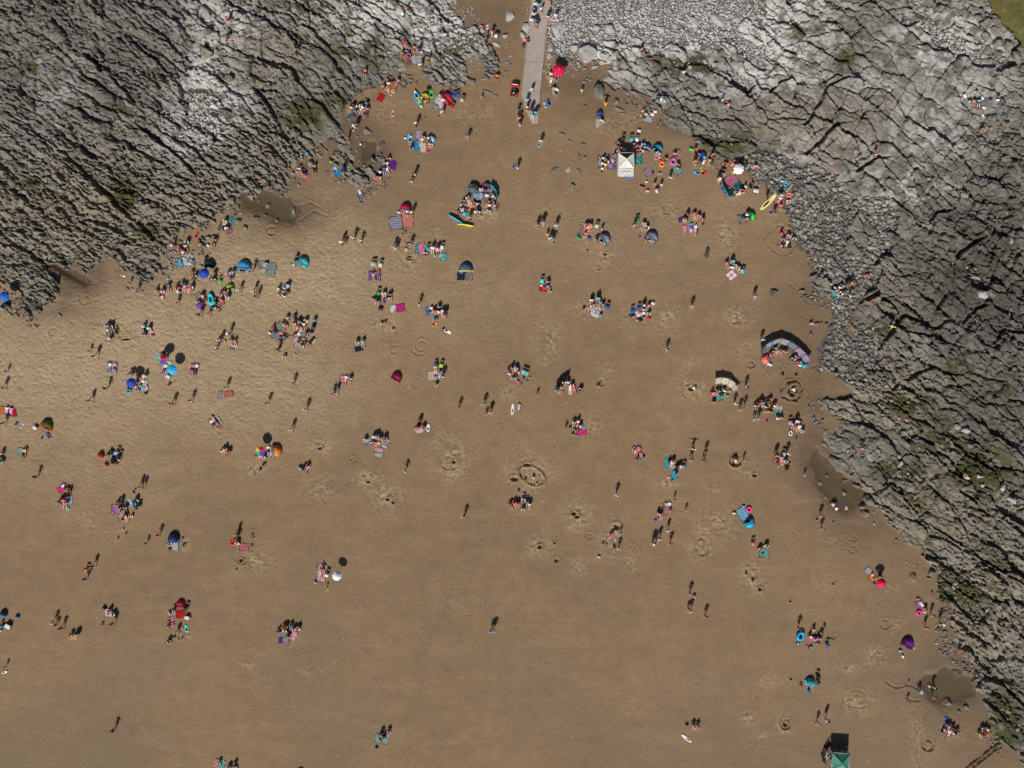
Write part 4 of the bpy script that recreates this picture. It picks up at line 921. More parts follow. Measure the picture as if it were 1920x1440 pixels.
def bucket(px, py, c, ball=False, s=1.0):
    if ball:
        def f():
            bm = bmesh.new(); bmesh.ops.create_icosphere(bm, subdivisions=2, radius=.17); bmesh.ops.translate(bm, verts=bm.verts, vec=(0, 0, .16)); return mesh_from('beach_ball', bm)
        o = newobj('beach_ball', cached('ball', f), m=mat(c, .4)); place(o, px, py, .1); o.scale = (s, s, s)
        newobj('seam', cached('seam', lambda: mesh_from('seam', tube_bm([(.172 * math.cos(2*math.pi*k/18), 0, .16 + .172 * math.sin(2*math.pi*k/18)) for k in range(18)], .008, 4, closed=True))), o, mat('white', .5)); return o
    def f():
        bm = bmesh.new(); n = 12; R4 = [(.085, 0), (.125, .22), (.115, .22), (.078, .03)]; prev = None
        for r_, z_ in R4:
            ring = [bm.verts.new((r_ * math.cos(2*math.pi*k/n), r_ * math.sin(2*math.pi*k/n), z_)) for k in range(n)]
            if prev:
                for k in range(n): bm.faces.new((prev[k], prev[(k+1) % n], ring[(k+1) % n], ring[k]))
            prev = ring
        bm.faces.new(prev); return mesh_from('bucket', bm, False)
    o = newobj('bucket', cached('bucket', f), m=mat(c, .45)); place(o, px, py, .1, RS.uniform(0, 360)); o.scale = (1.15 * s,) * 3
    newobj('handle', cached('buckh', lambda: mesh_from('handle', tube_bm([(.12 * math.cos(a), 0, .21 + .11 * math.sin(a)) for a in np.linspace(0, math.pi, 8)], .006, 4))), o, mat('white', .5)); return o
def boulder(px, py, rx, ry, rot, hh, seed, m='rock'):
    def f():
        bm = bmesh.new(); bmesh.ops.create_icosphere(bm, subdivisions=3, radius=1); r = np.random.RandomState(seed)
        pl = [(Vector(r.randn(3)).normalized(), .48 + .34 * r.rand()) for _ in range(14)]
        co = np.array([v.co[:] for v in bm.verts], np.float32)
        nz = fbm(co[:, 0] * 2.2 + seed, co[:, 1] * 2.2 + co[:, 2] * 1.7, 300 + seed, 3) - .5; n3 = fbm(co[:, 0] * 9 + seed, co[:, 1] * 6 + co[:, 2] * 6, 310, 2) - .5
        for i, v in enumerate(bm.verts):
            p = v.co.copy()
            for n_, d in pl:
                q = p.dot(n_)
                if q > d: p -= n_ * (q - d)
            v.co = p * (1 + .22 * nz[i] + .10 * n3[i])
        for v in bm.verts: v.co.z = max(v.co.z, -.35)
        return bm
    bm = f(); me = bpy.data.meshes.new('boulder'); bm.to_mesh(me); n = len(bm.verts); bm.free()
    at = me.color_attributes.new('mask', 'FLOAT_COLOR', 'POINT'); r = np.random.RandomState(seed)
    base = {'rock': (.0, 0, .15, .5), 'pale': (.62, 0, .1, .1), 'moss': (0, .9, .4, .4), 'dark': (0, .05, .7, .3)}[m]
    at.data.foreach_set('color', np.tile(np.array(base, np.float32), n)); me.materials.append(M_ROCK)
    o = bpy.data.objects.new('boulder', me); C.objects.link(o); place(o, px, py, 0, rot); o.scale = (rx * S, ry * S, hh); o.location.z += hh * .12; return o
# ------------------------------------------------------------------ everything on the beach, group by group
# P pose x y rot top bottom | T x y rot w l colour pattern colour2 | U parasol | D pop-up tent | W windbreak | C chair | B bag | K cool box
# S board | R ring | O bucket | L ball ; positions are points on the ground, 13 to the metre
DATA = """
@on the pale rocks above the ramp's left side
P sit 765 22 150 orange black
P sit 757 33 150 white navy
B 768 34 20 teal
@on the grey ledges at the photo's top edge
P walk 664 17 180 hotpink white k
P walk 671 3 180 pink white k
P walk 430 41 170 coral black
P walk 426 79 200 - red
P walk 557 98 150 - black
P sit 559 88 150 grey black
P sit 685 135 200 coral black
B 558 92 10 lightgrey
@by the small grey rock left of the ramp
P walk 922 60 200 hotpink white
P bend 928 66 120 white black
P walk 911 75 190 navy black
S 914 51 3 9 white body grey
O 903 52 coral 1.6
@in the sand pocket between the upper rocks
S 752 78 30 15 white surf skyblue
P lie 760 86 330 red coral
P sit 756 103 150 coral black
P sit 766 101 180 hotpink black
P sit 776 90 180 - red
P cross 763 96 200 skyblue black
P walk 786 94 200 purple black
T 767 115 2 8 15 charcoal fine pink
T 776 112 -3 9 18 lightgrey fine white
T 785 112 -5 11 15 steel check white
P walk 788 122 200 white black
P walk 803 110 200 - black
B 791 77 10 black
B 790 98 40 offwhite
O 786 90 violet
@at the tip of the long pointed rock
P sit 932 144 200 orange black
P walk 903 182 190 - coral k
@on the coral towel below the mossy ledge
T 738 162 8 12 13 coral stripe rose
P sit 720 163 150 - black
P sit 729 158 180 white black
P sit 746 152 200 black navy
P crouch 726 149 180 pink black k
P sit 735 155 180 black white
O 745 153 cyan
S 731 174 -35 12 pink body white
R 737 171 4 lime
B 726 168 20 paleyellow
T 714 183 28 12 15 red
@beside the yellow and blue inflatable kayak
S 809 176 0 16 brightgreen body white
P sit 799 190 180 yellow black
B 804 166 20 black 1.4
B 801 187 60 charcoal
S 737 212 3 13 pink body white
D 797 180 9 200 yellow orange
@by the red dome tent near the kayak
D 838 183 12 225 red maroon
T 824 192 25 18 18 white spots grey
T 819 186 30 10 16 grey check white
P lie 829 192 20 white pink
P sit 826 178 200 black white
P sit 836 190 200 - navy
P walk 829 210 180 white denim
C 850 180 180 blue
C 857 178 160 blue
C 866 187 200 lightgrey
C 847 200 220 red
B 818 200 30 skyblue
O 821 220 orange
@huddled at the rock corner left of the pink bodyboard
T 656 218 4 11 12 blue border yellow
T 675 213 0 6 14 violet
T 685 213 4 12 14 maroon stripe rose
T 668 212 0 7 14 sage
P sit 658 203 180 white black
P sit 664 197 190 navy black
P sit 672 199 180 white black
P sit 669 208 180 mint white
P sit 677 197 170 white charcoal
P sit 688 196 170 blue black
P sit 680 204 200 black red
P sit 689 206 220 - navy
P lie 684 212 20 peach black
B 665 215 10 navy 1.3
B 676 205 10 white
@on the wet sand above the holed boulder
P walk 664 237 180 - white
P walk 668 234 180 - black
P walk 651 258 220 coral red
P walk 780 232 190 purple black
L 676 270 white
@in the crowd at the top of the ramp
P walk 1004 8 180 white denim
P walk 1009 10 185 cyan denim
P walk 1015 17 0 white black
P walk 1001 18 180 blue black
P walk 1001 27 170 white black
P walk 997 38 185 white grey
P walk 1006 47 180 grey brown
P walk 1004 40 180 denim grey
P walk 1027 32 190 white red
P walk 1030 5 180 - orange
P walk 1042 30 200 white pink
@resting on the rock beside the ramp
P lie 983 79 10 peach black
P sit 988 75 140 red black
@walking on the lower half of the ramp
P walk 997 168 190 white turquoise
P walk 988 188 180 lightblue denim
P walk 988 203 180 navy black
P walk 996 205 190 maroon black
P walk 1004 212 180 cyan black
P walk 999 218 170 cyan white
@on the sand at the foot of the ramp
P walk 971 208 190 purple black
P walk 973 222 180 orange black
P walk 974 233 0 navy white
@under the crimson parasol right of the ramp
U 1048 130 12.5 crimson
P lie 1033 152 20 peach white
P sit 1032 140 190 white black
P cross 1043 143 180 navy black
O 1031 129 brightgreen
O 1043 153 lime
O 1039 151 pink
T 1040 172 2 15 17 grey stripe offwhite
P lie 1043 173 15 white black
P sit 1038 168 180 black white
B 1043 166 0 mint
S 1022 197 -22 12 lightblue body white
S 1029 192 -16 13 royal body lightblue
@on the wet sand near the big split boulder
P walk 1091 169 200 pink white k
P arms 1135 194 210 orange yellow
@by the small blue and lilac tent
D 1125 212 6.5 170 royal violet
T 1120 232 -2 8 17 white fine grey
P sit 1128 226 180 white white
B 1131 228 40 lightgrey
@around the grey striped rug near the grey chair
T 1214 222 4 18 15 lightgrey stripe white
P crouch 1204 208 90 pink yellow k
P crouch 1209 214 120 white black k
B 1208 220 20 charcoal
O 1218 212 orange
O 1201 217 yellow
K 1228 210 0 lightgrey
K 1223 215 20 white
C 1232 190 190 grey
C 1240 188 180 white
C 1245 191 170 lightgrey
@on the dark ledges below the pale shingle
P sit 1202 98 150 - navy
P crouch 1222 110 200 pink white k
P crouch 1190 124 200 coral white k
P crouch 1211 130 150 - orange k
P walk 1281 138 180 white pink
P crouch 1309 151 200 skyblue black k
P walk 1354 188 150 white grey
P sit 1364 199 200 red white
@on the sand below the kayak
T 768 259 2 11 17 lightblue
P prone 769 261 10 mint black
T 784 253 4 10 17 lightblue check pink
T 780 273 -6 12 20 skyblue
P sit 772 277 30 - white
T 793 277 2 12 19 cream
S 805 281 22 12 hotpink body pink
P sit 793 259 200 white pink
P sit 792 264 200 black red
P sit 805 260 150 white black
P sit 808 270 180 white grey
D 809 260 8 250 lightblue navy
B 760 259 0 white .8
B 796 255 10 pink
@tucked between the two big boulders
T 633 323 -35 14 15 skyblue
P lie 626 320 20 lightblue blue
B 646 316 90 navy 2.0
B 641 319 0 charcoal
L 622 305 lime .9
@by the purple rug against the boulder
T 736 310 8 13 17 purple
P sit 726 307 200 white cyan
P lie 726 317 340 red white
P sit 721 318 180 blue black
P sit 728 297 150 black white
P sit 723 305 180 turquoise white
@at the foot of the small cracked boulder
P sit 705 333 160 coral orange
P sit 713 334 180 - white
P sit 713 324 180 white black
T 720 322 -10 8 18 skyblue
@walking on the open sand under the boulders
P walk 777 326 200 black white
P walk 771 339 200 navy white
@on the dark blue towel below the flat boulder
T 677 367 -25 12 15 denim border lightblue
P lie 675 361 340 pink white
@round the crimson tent with two big rugs
D 760 391 11 185 crimson grey
P sit 757 395 190 pink black
P sit 764 399 180 - black
T 742 419 -8 24 25 lightgrey stripe violet
T 764 414 -5 22 24 peach check coral
P walk 772 399 180 - charcoal
B 748 398 20 offwhite
O 755 433 orange
O 752 441 yellow
O 760 435 blue
@by the pink rug at the rock ledges
T 573 331 -32 14 15 rose check pink
P sit 562 318 150 white peach
P sit 559 324 160 - blue
P sit 571 326 200 blue red
P lie 567 316 320 white black
B 576 288 10 skyblue
B 566 295 40 white
B 549 325 10 steel
P sit 590 313 200 - black
@strolling in line across the pale sand
P walk 640 454 200 white navy
P walk 647 455 200 orange black k
P walk 662 446 200 white black
P walk 676 451 200 white black
@alone on the sand left of the ramp foot
P walk 877 256 180 blue peach
O 873 257 coral
@walking on the sand between ramp and camp
P carry 1014 265 200 white black
S 1012 271 30 11 cyan body white
P walk 970 313 200 navy white
S 963 312 0 9 blue body skyblue
@in the large camp with the round pool
D 912 348 8 185 rainbow red
D 889 353 12 200 charcoal steel
T 898 366 -32 24 24 steel
T 879 358 40 14 14 sage
T 917 372 0 15 14 grey
T 916 390 0 8 18 grey
T 878 382 -25 14 14 cream
W cyan 918 349|925 354|929 362|930 374
P sit 875 370 150 white peach
P sit 871 378 150 grey black
P sit 866 383 130 white black
P sit 889 382 190 maroon black
P sit 896 384 180 white skin
P sit 917 380 200 red black
P sit 926 378 250 grey peach
P sit 928 385 250 white brown
P sit 918 387 200 peach black
P sit 917 395 190 white black
P sit 902 354 170 white black
P sit 907 358 200 royal black
P sit 925 367 240 white black
P sit 929 371 250 cyan black
P walk 880 408 200 lightgrey black
P walk 893 397 180 white black
P sit 898 397 180 white black
P sit 866 391 150 lightblue white
P sit 861 398 150 red navy
C 928 393 250 grey
C 871 401 200 cyan
C 884 351 160 lightgrey
S 881 389 18 10 orange body red
B 858 407 10 navy
K 865 394 10 cyan
K 913 367 0 white
S 855 411 121 32 skyblue sup white e
S 873 422 97 31 yellow sup orange e
@walking over the open middle sand
P walk 1008 423 210 - black
P walk 1018 417 200 violet pink
P walk 1043 423 200 white turquoise
P walk 1026 440 200 white pink k
P walk 1032 447 200 white black
P carry 1037 450 170 cyan black
P walk 1129 430 200 pink white k
P walk 1007 740 200 coral black k
@around the tan rug with an orange-capped sunbather
T 1094 432 16 18 26 palebrown border cream
P lie 1098 429 60 peach pink
P sit 1107 421 180 navy black hat=orange
P lie 1103 433 240 white coral
P sit 1097 439 180 - black
P cross 1100 420 190 lilac black
B 1085 446 60 green 1.3
B 1105 446 30 royal 1.1
C 1119 424 200 offwhite
L 1121 433 lime .6
O 1101 471 red
@at the left one of two grey pop-up tents
D 1134 448 12 230 steel grey
P sit 1128 456 200 - pink
P sit 1127 443 230 white black
O 1119 453 skyblue
@at the right one of two grey pop-up tents
D 1223 444 12 215 steel grey
P walk 1190 423 190 peach black
C 1195 413 180 green
P sit 1208 418 190 lightblue black
P sit 1214 425 200 white black
P lie 1206 424 30 white grey
P sit 1211 450 150 coral yellow k
P sit 1220 450 180 hotpink white k
O 1200 439 lavender
O 1199 445 violet
O 1209 431 white
@around the round red towel
T 1018 541 3 15 12 red spots coral
C 1016 527 180 mint
P sit 1027 530 180 - black
P sit 1028 537 180 blue white
P crouch 1022 538 200 orange white k
P crouch 1032 545 200 white black k
B 1019 531 10 skyblue
B 1015 535 10 white .8
@around the square white picnic blanket
T 1117 586 -6 22 22 white print lightgrey
P chair 1109 564 180 white black
C 1109 566 180 cyan
P chair 1121 561 190 cyan black
C 1121 563 190 grey
P sit 1109 572 180 white black
P sit 1124 568 190 lightblue navy
P sit 1131 572 190 green peach
C 1139 577 200 blue
P crouch 1095 577 200 red black k
P sit 1106 577 120 red white k
B 1127 588 10 black
B 1111 560 0 black
@in the row of blue chairs and stripy rugs
C 1186 584 170 blue
C 1198 579 180 blue
P chair 1207 575 180 navy black
C 1207 577 180 navy
P sit 1206 582 180 white pink
T 1191 590 60 14 16 white stripe maroon
T 1207 593 0 11 12 lightgrey check peach
P lie 1190 588 60 peach black
P lie 1197 591 60 pink white
P prone 1207 592 0 white black
P sit 1216 574 190 - white
K 1224 569 30 white
P sit 1216 586 190 mint white
B 1217 597 40 red 1.2
B 1201 600 20 black 1.3
B 1194 600 20 steel
@in the ring of friends on the upper sand
P sit 1289 403 175 - black
P sit 1302 402 180 red white
P sit 1311 404 190 pink violet
P sit 1317 412 230 black peach
T 1278 411 70 9 13 purple
P sit 1281 412 100 paleyellow black
T 1284 425 2 8 16 pink long white
P prone 1284 430 0 rose rose
T 1292 427 0 6 14 pink
P prone 1296 431 10 royal lightblue
P prone 1304 430 10 white pink
B 1297 420 0 cyan
B 1317 420 0 navy
T 1305 433 10 8 10 purple
@beside the bright green pop-up tent
D 1409 405 9.5 260 brightgreen green
T 1393 411 -8 16 17 skyblue print steel
P sit 1401 411 250 black white
P sit 1402 398 200 red black
P sit 1399 403 220 white black
P sit 1402 415 250 - navy
O 1383 407 coral
@near the yellow paddleboard
S 1441 378 45 44 paleyellow sup black
T 1460 379 -32 17 18 rose
P sit 1462 373 200 white rose
P sit 1463 387 200 - coral
P walk 1466 366 200 peach white
P walk 1454 398 210 navy blue
S 1446 399 80 9 blue body skyblue
R 1479 366 5.5 coral
P sit 1477 376 200 white black
C 1460 367 220 grey
B 1466 340 10 lightblue
R 1473 346 4.5 skyblue
P walk 1440 371 200 navy black
@inside the sand circle near the right rocks
P sit 1464 438 90 red coral
P crouch 1470 446 200 blue white
P sit 1480 441 200 pink peach
P crouch 1489 446 200 white peach
T 1474 458 -12 18 16 charcoal
P prone 1475 458 20 white peach
O 1458 462 hotpink
O 1465 462 white
O 1470 429 pink
@around the union flag blanket
T 1371 516 -38 16 15 flag
P chair 1374 491 170 cyan black
C 1374 492 170 turquoise
P sit 1363 494 160 hotpink white
P sit 1377 496 180 white black
P sit 1384 500 180 lilac white
P sit 1388 505 200 white black
C 1393 509 200 cyan
P sit 1372 501 180 white denim
B 1380 503 0 steel
O 1366 503 white
@walking alone on the upper right sand
P walk 1298 575 190 - orange
P walk 1416 556 190 lilac white
P walk 1251 655 190 paleyellow white
P walk 1430 637 190 white black
@at the blue blanket on the right-hand shingle
T 1571 552 -30 22 22 blue
T 1560 551 -30 10 14 turquoise
P sit 1565 541 180 white black
P sit 1577 535 200 cyan skyblue
P sit 1573 540 180 white black
P sit 1568 545 150 - white
P sit 1561 547 130 red black
P sit 1577 549 200 white navy
P lie 1572 554 60 coral peach
P sit 1583 546 240 navy green
P walk 1590 534 200 black black
P walk 1597 531 190 - coral
P arms 1595 555 200 - white
L 1555 534 lime
O 1577 523 pink
O 1568 531 red
S 1572 569 125 11 cyan body skyblue
S 1565 571 118 12 white surf grey
S 1568 577 95 17 offwhite surf coral
@climbing on the broken rocks above the right shingle
B 1631 570 10 magenta
P sit 1626 516 200 coral red
P walk 1649 524 200 purple coral k
P arms 1668 613 200 paleyellow yellow
P walk 1617 841 200 coral peach
B 1420 319 10 red
P sit 1416 311 200 pink white
B 1560 327 70 coral
P walk 1639 291 180 red white
R 1621 164 3 white
P crouch 1519 607 90 pink white k
@lying on the sage mat at the left
T 207 623 3 14 17 sage
P sit 210 610 190 white black
P sit 203 612 170 lightblue black
P lie 218 622 0 black black
P sit 208 634 0 - coral
B 201 613 10 charcoal
B 203 619 10 white
@by the two pale mats left of centre-left diggers
T 271 622 0 8 12 lightgrey
T 282 622 -12 10 18 lilac print white
P sit 271 613 180 cyan black
P sit 272 629 20 peach black
P sit 281 614 180 white grey
B 286 628 30 crimson
@walking on the bright dry sand at left
P walk 166 658 200 royal navy k
P walk 176 668 200 black white
P walk 197 728 200 black pink
P walk 166 751 200 charcoal lavender
P walk 356 751 200 red white
P walk 321 757 200 red maroon
P walk 10 696 200 navy blue k
P walk 2 727 200 orange navy
P walk 65 894 200 maroon black
P walk 242 530 200 navy black k
P walk 254 543 200 peach black
@round the rainbow parasol and sky blue parasol
U 302 674 9 rainbow
U 321 693 10 skyblue
T 296 667 25 9 12 lightblue border white
T 317 681 5 11 9 lime print white
T 307 694 5 11 16 pink print white
P sit 307 663 200 navy black
P sit 313 668 220 black black
P lie 309 690 20 white black
K 316 706 20 orange 1.2
P crouch 318 720 200 red white k
@on the maroon rug left of the diggings
T 364 692 12 14 21 maroon print rose
P lie 361 691 15 rose black
P lie 368 690 15 white black
@on the pale blue towels at far left
T 211 689 5 19 20 lightblue long lavender
P lie 206 688 5 white grey
P lie 215 689 5 peach royal
@by the royal blue parasol and white blanket
U 245 718 9.5 royal
C 243 704 180 grey
P sit 249 697 160 black peach
P sit 261 706 190 red white
P sit 272 705 220 white black
T 267 724 -4 22 22 offwhite spots black
P lie 262 729 70 cyan black
P lie 265 719 30 white black
P sit 256 719 180 pink black
P sit 255 725 180 black white
P sit 242 729 0 - coral
R 241 733 5.5 skyblue
B 273 738 0 charcoal
@by the chequered mat and orange striped mat
T 413 740 6 8 15 black check white
T 429 739 -4 17 11 coral stripe steel
P walk 422 727 190 black white
@on the striped rug near the lone bather
T 404 791 -32 21 20 white stripe charcoal
P lie 401 787 330 coral lightblue
P lie 408 795 330 black rose
P lie 399 795 330 white maroon
@round the black towel on the dry sand
P sit 433 640 180 - coral
P sit 441 641 190 - orange
T 438 650 -20 16 10 black print white
B 422 640 60 lime
P walk 404 650 200 white black
P walk 428 625 200 black charcoal
P walk 411 638 200 white black
@at the teal striped towel by the ledge
T 434 414 -3 8 14 cyan stripe navy
P sit 424 414 190 white black
T 415 426 25 10 15 charcoal stripe lilac
T 430 431 -4 11 15 orchid
P sit 425 427 150 white pink
P sit 418 433 90 black white
B 421 420 10 paleyellow
@at the low round rock by the sand
S 369 441 22 12 red body white
P sit 404 451 180 black grey
P sit 375 459 150 coral cyan
B 384 463 20 green
B 390 460 20 white
B 383 461 20 charcoal
P sit 400 457 150 palebrown black
@by the hot pink sitter at the ledge foot
P sit 338 467 160 hotpink black
P sit 346 472 170 red black
P sit 349 462 180 white grey
P sit 352 452 190 lightblue black
P sit 324 460 150 navy black
T 335 493 -4 12 17 skyblue print lightblue
T 353 489 -18 23 22 white print grey
B 361 488 30 teal
@by the royal blue parasol at the green tent
U 381 512 10 royal
D 391 496 10 180 darkgreen black
P sit 360 513 180 black navy
P sit 367 518 200 peach black
P walk 378 497 200 black black
P sit 403 513 180 maroon black
P sit 401 523 170 mint white
C 411 528 160 brightgreen
P lie 399 516 30 white black
@in the crowded row below the royal blue parasol
P sit 295 545 150 - black
P lie 301 553 140 peach black
P sit 306 543 200 blue black
P sit 317 537 180 grey black
P sit 332 537 180 red maroon
P sit 342 533 190 skyblue black
P sit 340 541 180 maroon white
P sit 347 537 200 pink white
P sit 336 546 180 green black
P lie 354 546 20 rose peach
P sit 362 537 210 white black
P chair 332 565 190 black black
T 353 547 -10 12 14 rose stripe white
@by the purple lounger and cyan inflatable
T 372 555 -25 12 12 sage
P sit 380 552 200 red black
D 374 571 8 0 purple violet
P sit 373 568 180 white purple
P lie 384 557 300 peach black
P sit 390 563 260 red black
R 396 561 6.5 cyan -12 1.9
P walk 372 590 200 black black
P walk 389 589 200 orange coral
@at the lime tent with the maroon rug
D 430 538 8 170 lime darkgreen
P sit 421 548 200 hotpink white
P sit 414 551 170 lilac pink
P sit 428 555 200 cyan black
T 413 565 -18 14 17 maroon print rose
P sit 405 567 110 green black
P sit 404 577 100 turquoise white
P sit 418 562 220 coral rose
O 403 560 white
T 434 516 10 12 16 palebrown print white
P sit 428 511 180 white black
P sit 437 511 200 lilac black
P lie 433 518 15 white black
@beside the big sky blue beach tent
D 456 500 13.5 185 skyblue steel
P walk 472 505 190 pink black
@on the grey rugs with yellow toy
T 491 497 0 14 15 grey print lightgrey
T 510 500 -3 18 14 grey check lightgrey
T 507 513 -3 17 13 charcoal check white
T 509 510 0 7 13 lime long skyblue
P crouch 497 493 150 yellow black k
P crouch 502 492 200 blue black k
B 497 497 20 turquoise
@by the teal tent on the dry sand
D 568 491 11 215 turquoise cyan
P sit 557 482 200 blue black
P bend 549 495 120 mint black
@walking past the lime tent
P walk 447 544 200 white black
P walk 474 546 200 white black
P walk 480 556 200 - black
@in the tight circle on the dry sand
P sit 524 543 160 - peach
P sit 534 541 180 lightblue cyan
P sit 540 536 190 white grey
P sit 524 553 120 black black
P sit 533 556 10 white rose
P sit 538 548 240 navy denim
C 539 537 200 lightblue
@under the blue awning at the left edge
U 6 556 10 blue
B 14 571 20 black 2.0
B 4 578 30 steel 1.4
@by the rings drawn below the striped rugs
P walk 738 463 200 pink lavender
P walk 742 466 190 lightblue cyan
P bend 761 466 150 peach black
P walk 769 458 210 lavender pink
@with the turquoise and pink towels
T 783 467 12 10 17 turquoise print teal
T 790 469 -12 11 20 pink
T 790 459 -12 14 6 lightblue print coral
P sit 798 474 150 white black
C 802 467 180 skyblue
P chair 811 466 180 white pink
P chair 820 468 180 pink white
C 828 464 190 white
P lie 822 474 20 white black
T 832 482 5 10 16 turquoise spots white
T 825 479 5 8 8 offwhite
B 815 479 80 turquoise 1.1
@near the two pale round-backed seats
C 701 495 180 lightgrey
C 713 497 190 cream
C 698 495 170 offwhite
T 694 517 0 6 19 violet
T 709 517 0 11 18 denim
T 702 517 0 5 16 lavender
P lie 700 515 0 black peach
P lie 710 514 0 red denim
@at the navy tent with checked rugs
D 873 504 13 180 denim paleyellow
T 864 518 2 14 15 navy spots denim
T 879 518 0 14 15 maroon check offwhite
B 875 529 80 peach .6
@in the loose group above the magenta rug
C 709 550 180 green
P sit 720 549 185 white black
P sit 732 554 200 coral black
P sit 727 559 200 white peach
P sit 704 562 150 lightgrey black
P sit 709 563 180 black royal
B 699 560 10 steel
B 721 565 60 royal 1.3
B 714 578 20 black 1.5
T 736 579 25 9 14 white
T 751 577 -8 16 15 magenta
@digging in the sand under the magenta rug
P crouch 715 606 150 white black k
P crouch 723 603 200 - coral k
P crouch 737 617 200 white peach k
@walking between the picnic groups
P walk 785 570 200 - white
P walk 548 719 200 pink black
P walk 500 756 200 maroon white
P walk 572 768 200 white black
P walk 545 806 200 white pink
P walk 622 740 210 pink rose
P walk 629 737 200 coral white
P walk 759 883 200 white black
P walk 870 969 200 pink black
P walk 860 764 200 - black
@on the blue patterned blanket above the orange board
T 805 584 0 13 16 blue print lightblue
T 830 587 0 12 16 rose stripe white
P prone 807 582 20 white black
P sit 815 581 180 red black
P sit 823 577 180 cyan black
P sit 822 586 200 - pink
P sit 831 582 190 pink rose
P sit 836 585 200 lilac white
P crouch 816 596 180 skyblue navy
P walk 832 592 200 peach rose
S 815 608 62 13 orange body red
S 839 621 118 15 white body lilac
L 831 618 charcoal 1.2
@in the big semicircle of sitters
P sit 539 597 175 white pink
P sit 552 597 180 navy black
P sit 562 599 180 navy black
P sit 575 600 190 white black
P sit 590 602 200 cyan black
P sit 531 605 150 green black
P sit 536 608 200 coral rose
T 528 613 28 19 17 grey fine lightgrey
T 518 629 28 22 17 grey fine lightgrey
P sit 513 616 120 red black
B 506 624 40 white
P lie 531 627 300 coral black
B 527 630 20 navy
P sit 553 608 190 black peach
P sit 562 612 180 peach black
P sit 571 608 190 white white
P sit 567 604 190 cyan white
T 565 625 30 16 22 mint print sage
T 559 641 0 15 17 lightgrey print white
P lie 560 622 60 pink black
P lie 556 628 60 white rose
P sit 576 624 230 black black
P sit 589 613 240 royal black
P sit 585 622 240 navy black
T 586 638 38 8 15 navy
T 589 640 38 5 12 paleyellow
P sit 561 641 30 black peach
P sit 567 647 0 white peach
P lie 572 640 320 - black
O 533 638 lightblue
B 524 639 20 coral
@digging below the big semicircle
P crouch 525 650 200 black black k
P crouch 533 667 180 white red
P walk 520 655 200 black black
O 530 672 lavender
O 553 666 white
@of the couple with the navy mat
P sit 671 640 180 mint peach
P sit 681 641 190 mint white
T 673 654 -12 16 9 navy
B 683 651 0 sage .8
@on the pink rug by the walking pair
T 645 711 5 14 15 pink spots white
P lie 648 712 10 white pink
P sit 657 711 190 white darkgreen
@alone on the sand left of the rings
D 743 708 10 210 crimson charcoal
@round the cream mat with flip-flops
C 816 686 180 lightgrey
P sit 817 689 180 white peach
C 827 686 190 lime
T 808 705 -2 13 17 cream stripe peach
P lie 818 703 5 peach royal
T 823 706 -4 4 13 white
P sit 825 697 200 cyan black
P walk 829 706 200 white black
P sit 819 719 180 black white
@in the walking group right of the flip-flops
P walk 907 758 190 lightgrey black
P walk 919 773 200 pink white
P walk 911 777 200 lavender blue k
@beside the white surfboard on middle sand
S 961 767 6 22 white surf lightgrey
P lie 973 765 5 peach lightblue
@with the white bodyboard and red jacket
P sit 787 790 180 red navy
T 786 807 -22 15 12 white stripe coral
P sit 796 799 190 black white
P sit 784 801 200 navy red
S 803 802 6 14 white body grey
B 791 779 10 black
O 788 786 yellow
@on the grey rugs above the white towel
T 690 828 -6 17 15 steel print lightgrey
T 722 832 0 16 20 cream print palebrown
T 723 828 10 9 12 lavender
P sit 686 823 180 white rose
P sit 702 817 190 lightblue white
P sit 709 814 180 royal white
P sit 714 820 200 black white
P sit 723 819 200 sage black
P lie 706 833 60 peach coral
P sit 700 829 150 black black
T 711 844 8 17 8 pink stripe white
T 709 853 3 16 8 offwhite fine lightgrey
@in the pastel huddle mid-beach
T 961 698 0 18 18 lilac print white
P sit 952 695 120 coral rose
P sit 956 700 140 white white
P sit 961 690 180 pink white
P sit 969 689 190 lightblue white
P sit 967 706 240 grey black
P sit 972 696 220 white white
P sit 963 708 0 white black
B 971 715 30 hotpink
C 982 698 200 lightblue
C 987 700 200 turquoise
O 993 709 yellow
O 982 709 navy
O 988 716 turquoise
O 977 721 steel
@with the dark windbreak and starfish-limbed sunbathers
W charcoal 1043 727|1051 717|1060 711|1068 706
P sit 1045 731 150 lightblue black
P sit 1048 727 160 white black
P sit 1057 716 180 white peach
P sit 1065 718 190 white black
P sit 1054 723 200 grey black
P lie 1069 730 5 white white
P lie 1077 730 350 crimson rose
P sit 1089 728 200 white black
P sit 1072 721 190 white peach
T 1069 734 5 8 13 white
T 1078 733 -5 8 14 red
@digging at the small sand ring
P crouch 1121 725 60 coral black k
@at the magenta mat mid-beach
P sit 1076 793 190 white grey
P sit 1084 791 200 coral black
T 1090 811 2 19 11 hotpink
T 1094 802 0 8 8 lavender
P lie 1079 802 60 peach black
P sit 1087 800 200 navy black
P walk 1061 803 200 coral red k
P crouch 1073 813 180 cyan black k
P crouch 1068 802 180 mint white k
O 1079 817 yellow
@on the lilac blanket edged in navy
T 1196 849 -12 17 26 lilac border violet
P lie 1191 846 345 black peach
P lie 1200 847 345 coral red
P crouch 1207 857 200 mint coral k
P sit 1194 860 0 black white
@sheltering behind the great curved windbreak
W steel,lightblue,lightgrey,lightgrey,steel,lilac,lavender 1431 665|1438 655|1449 648|1462 644|1476 649|1489 658|1502 670|1511 682
D 1437 674 9 80 coral rose
P sit 1444 662 150 hotpink black
P sit 1455 654 160 cyan black
P sit 1451 659 170 peach black
P sit 1463 656 180 black navy
P sit 1467 659 180 coral peach
P sit 1474 656 190 navy black
P sit 1491 669 220 lightblue black
P sit 1487 672 200 white black
P sit 1500 680 240 cyan red
C 1509 687 250 cyan
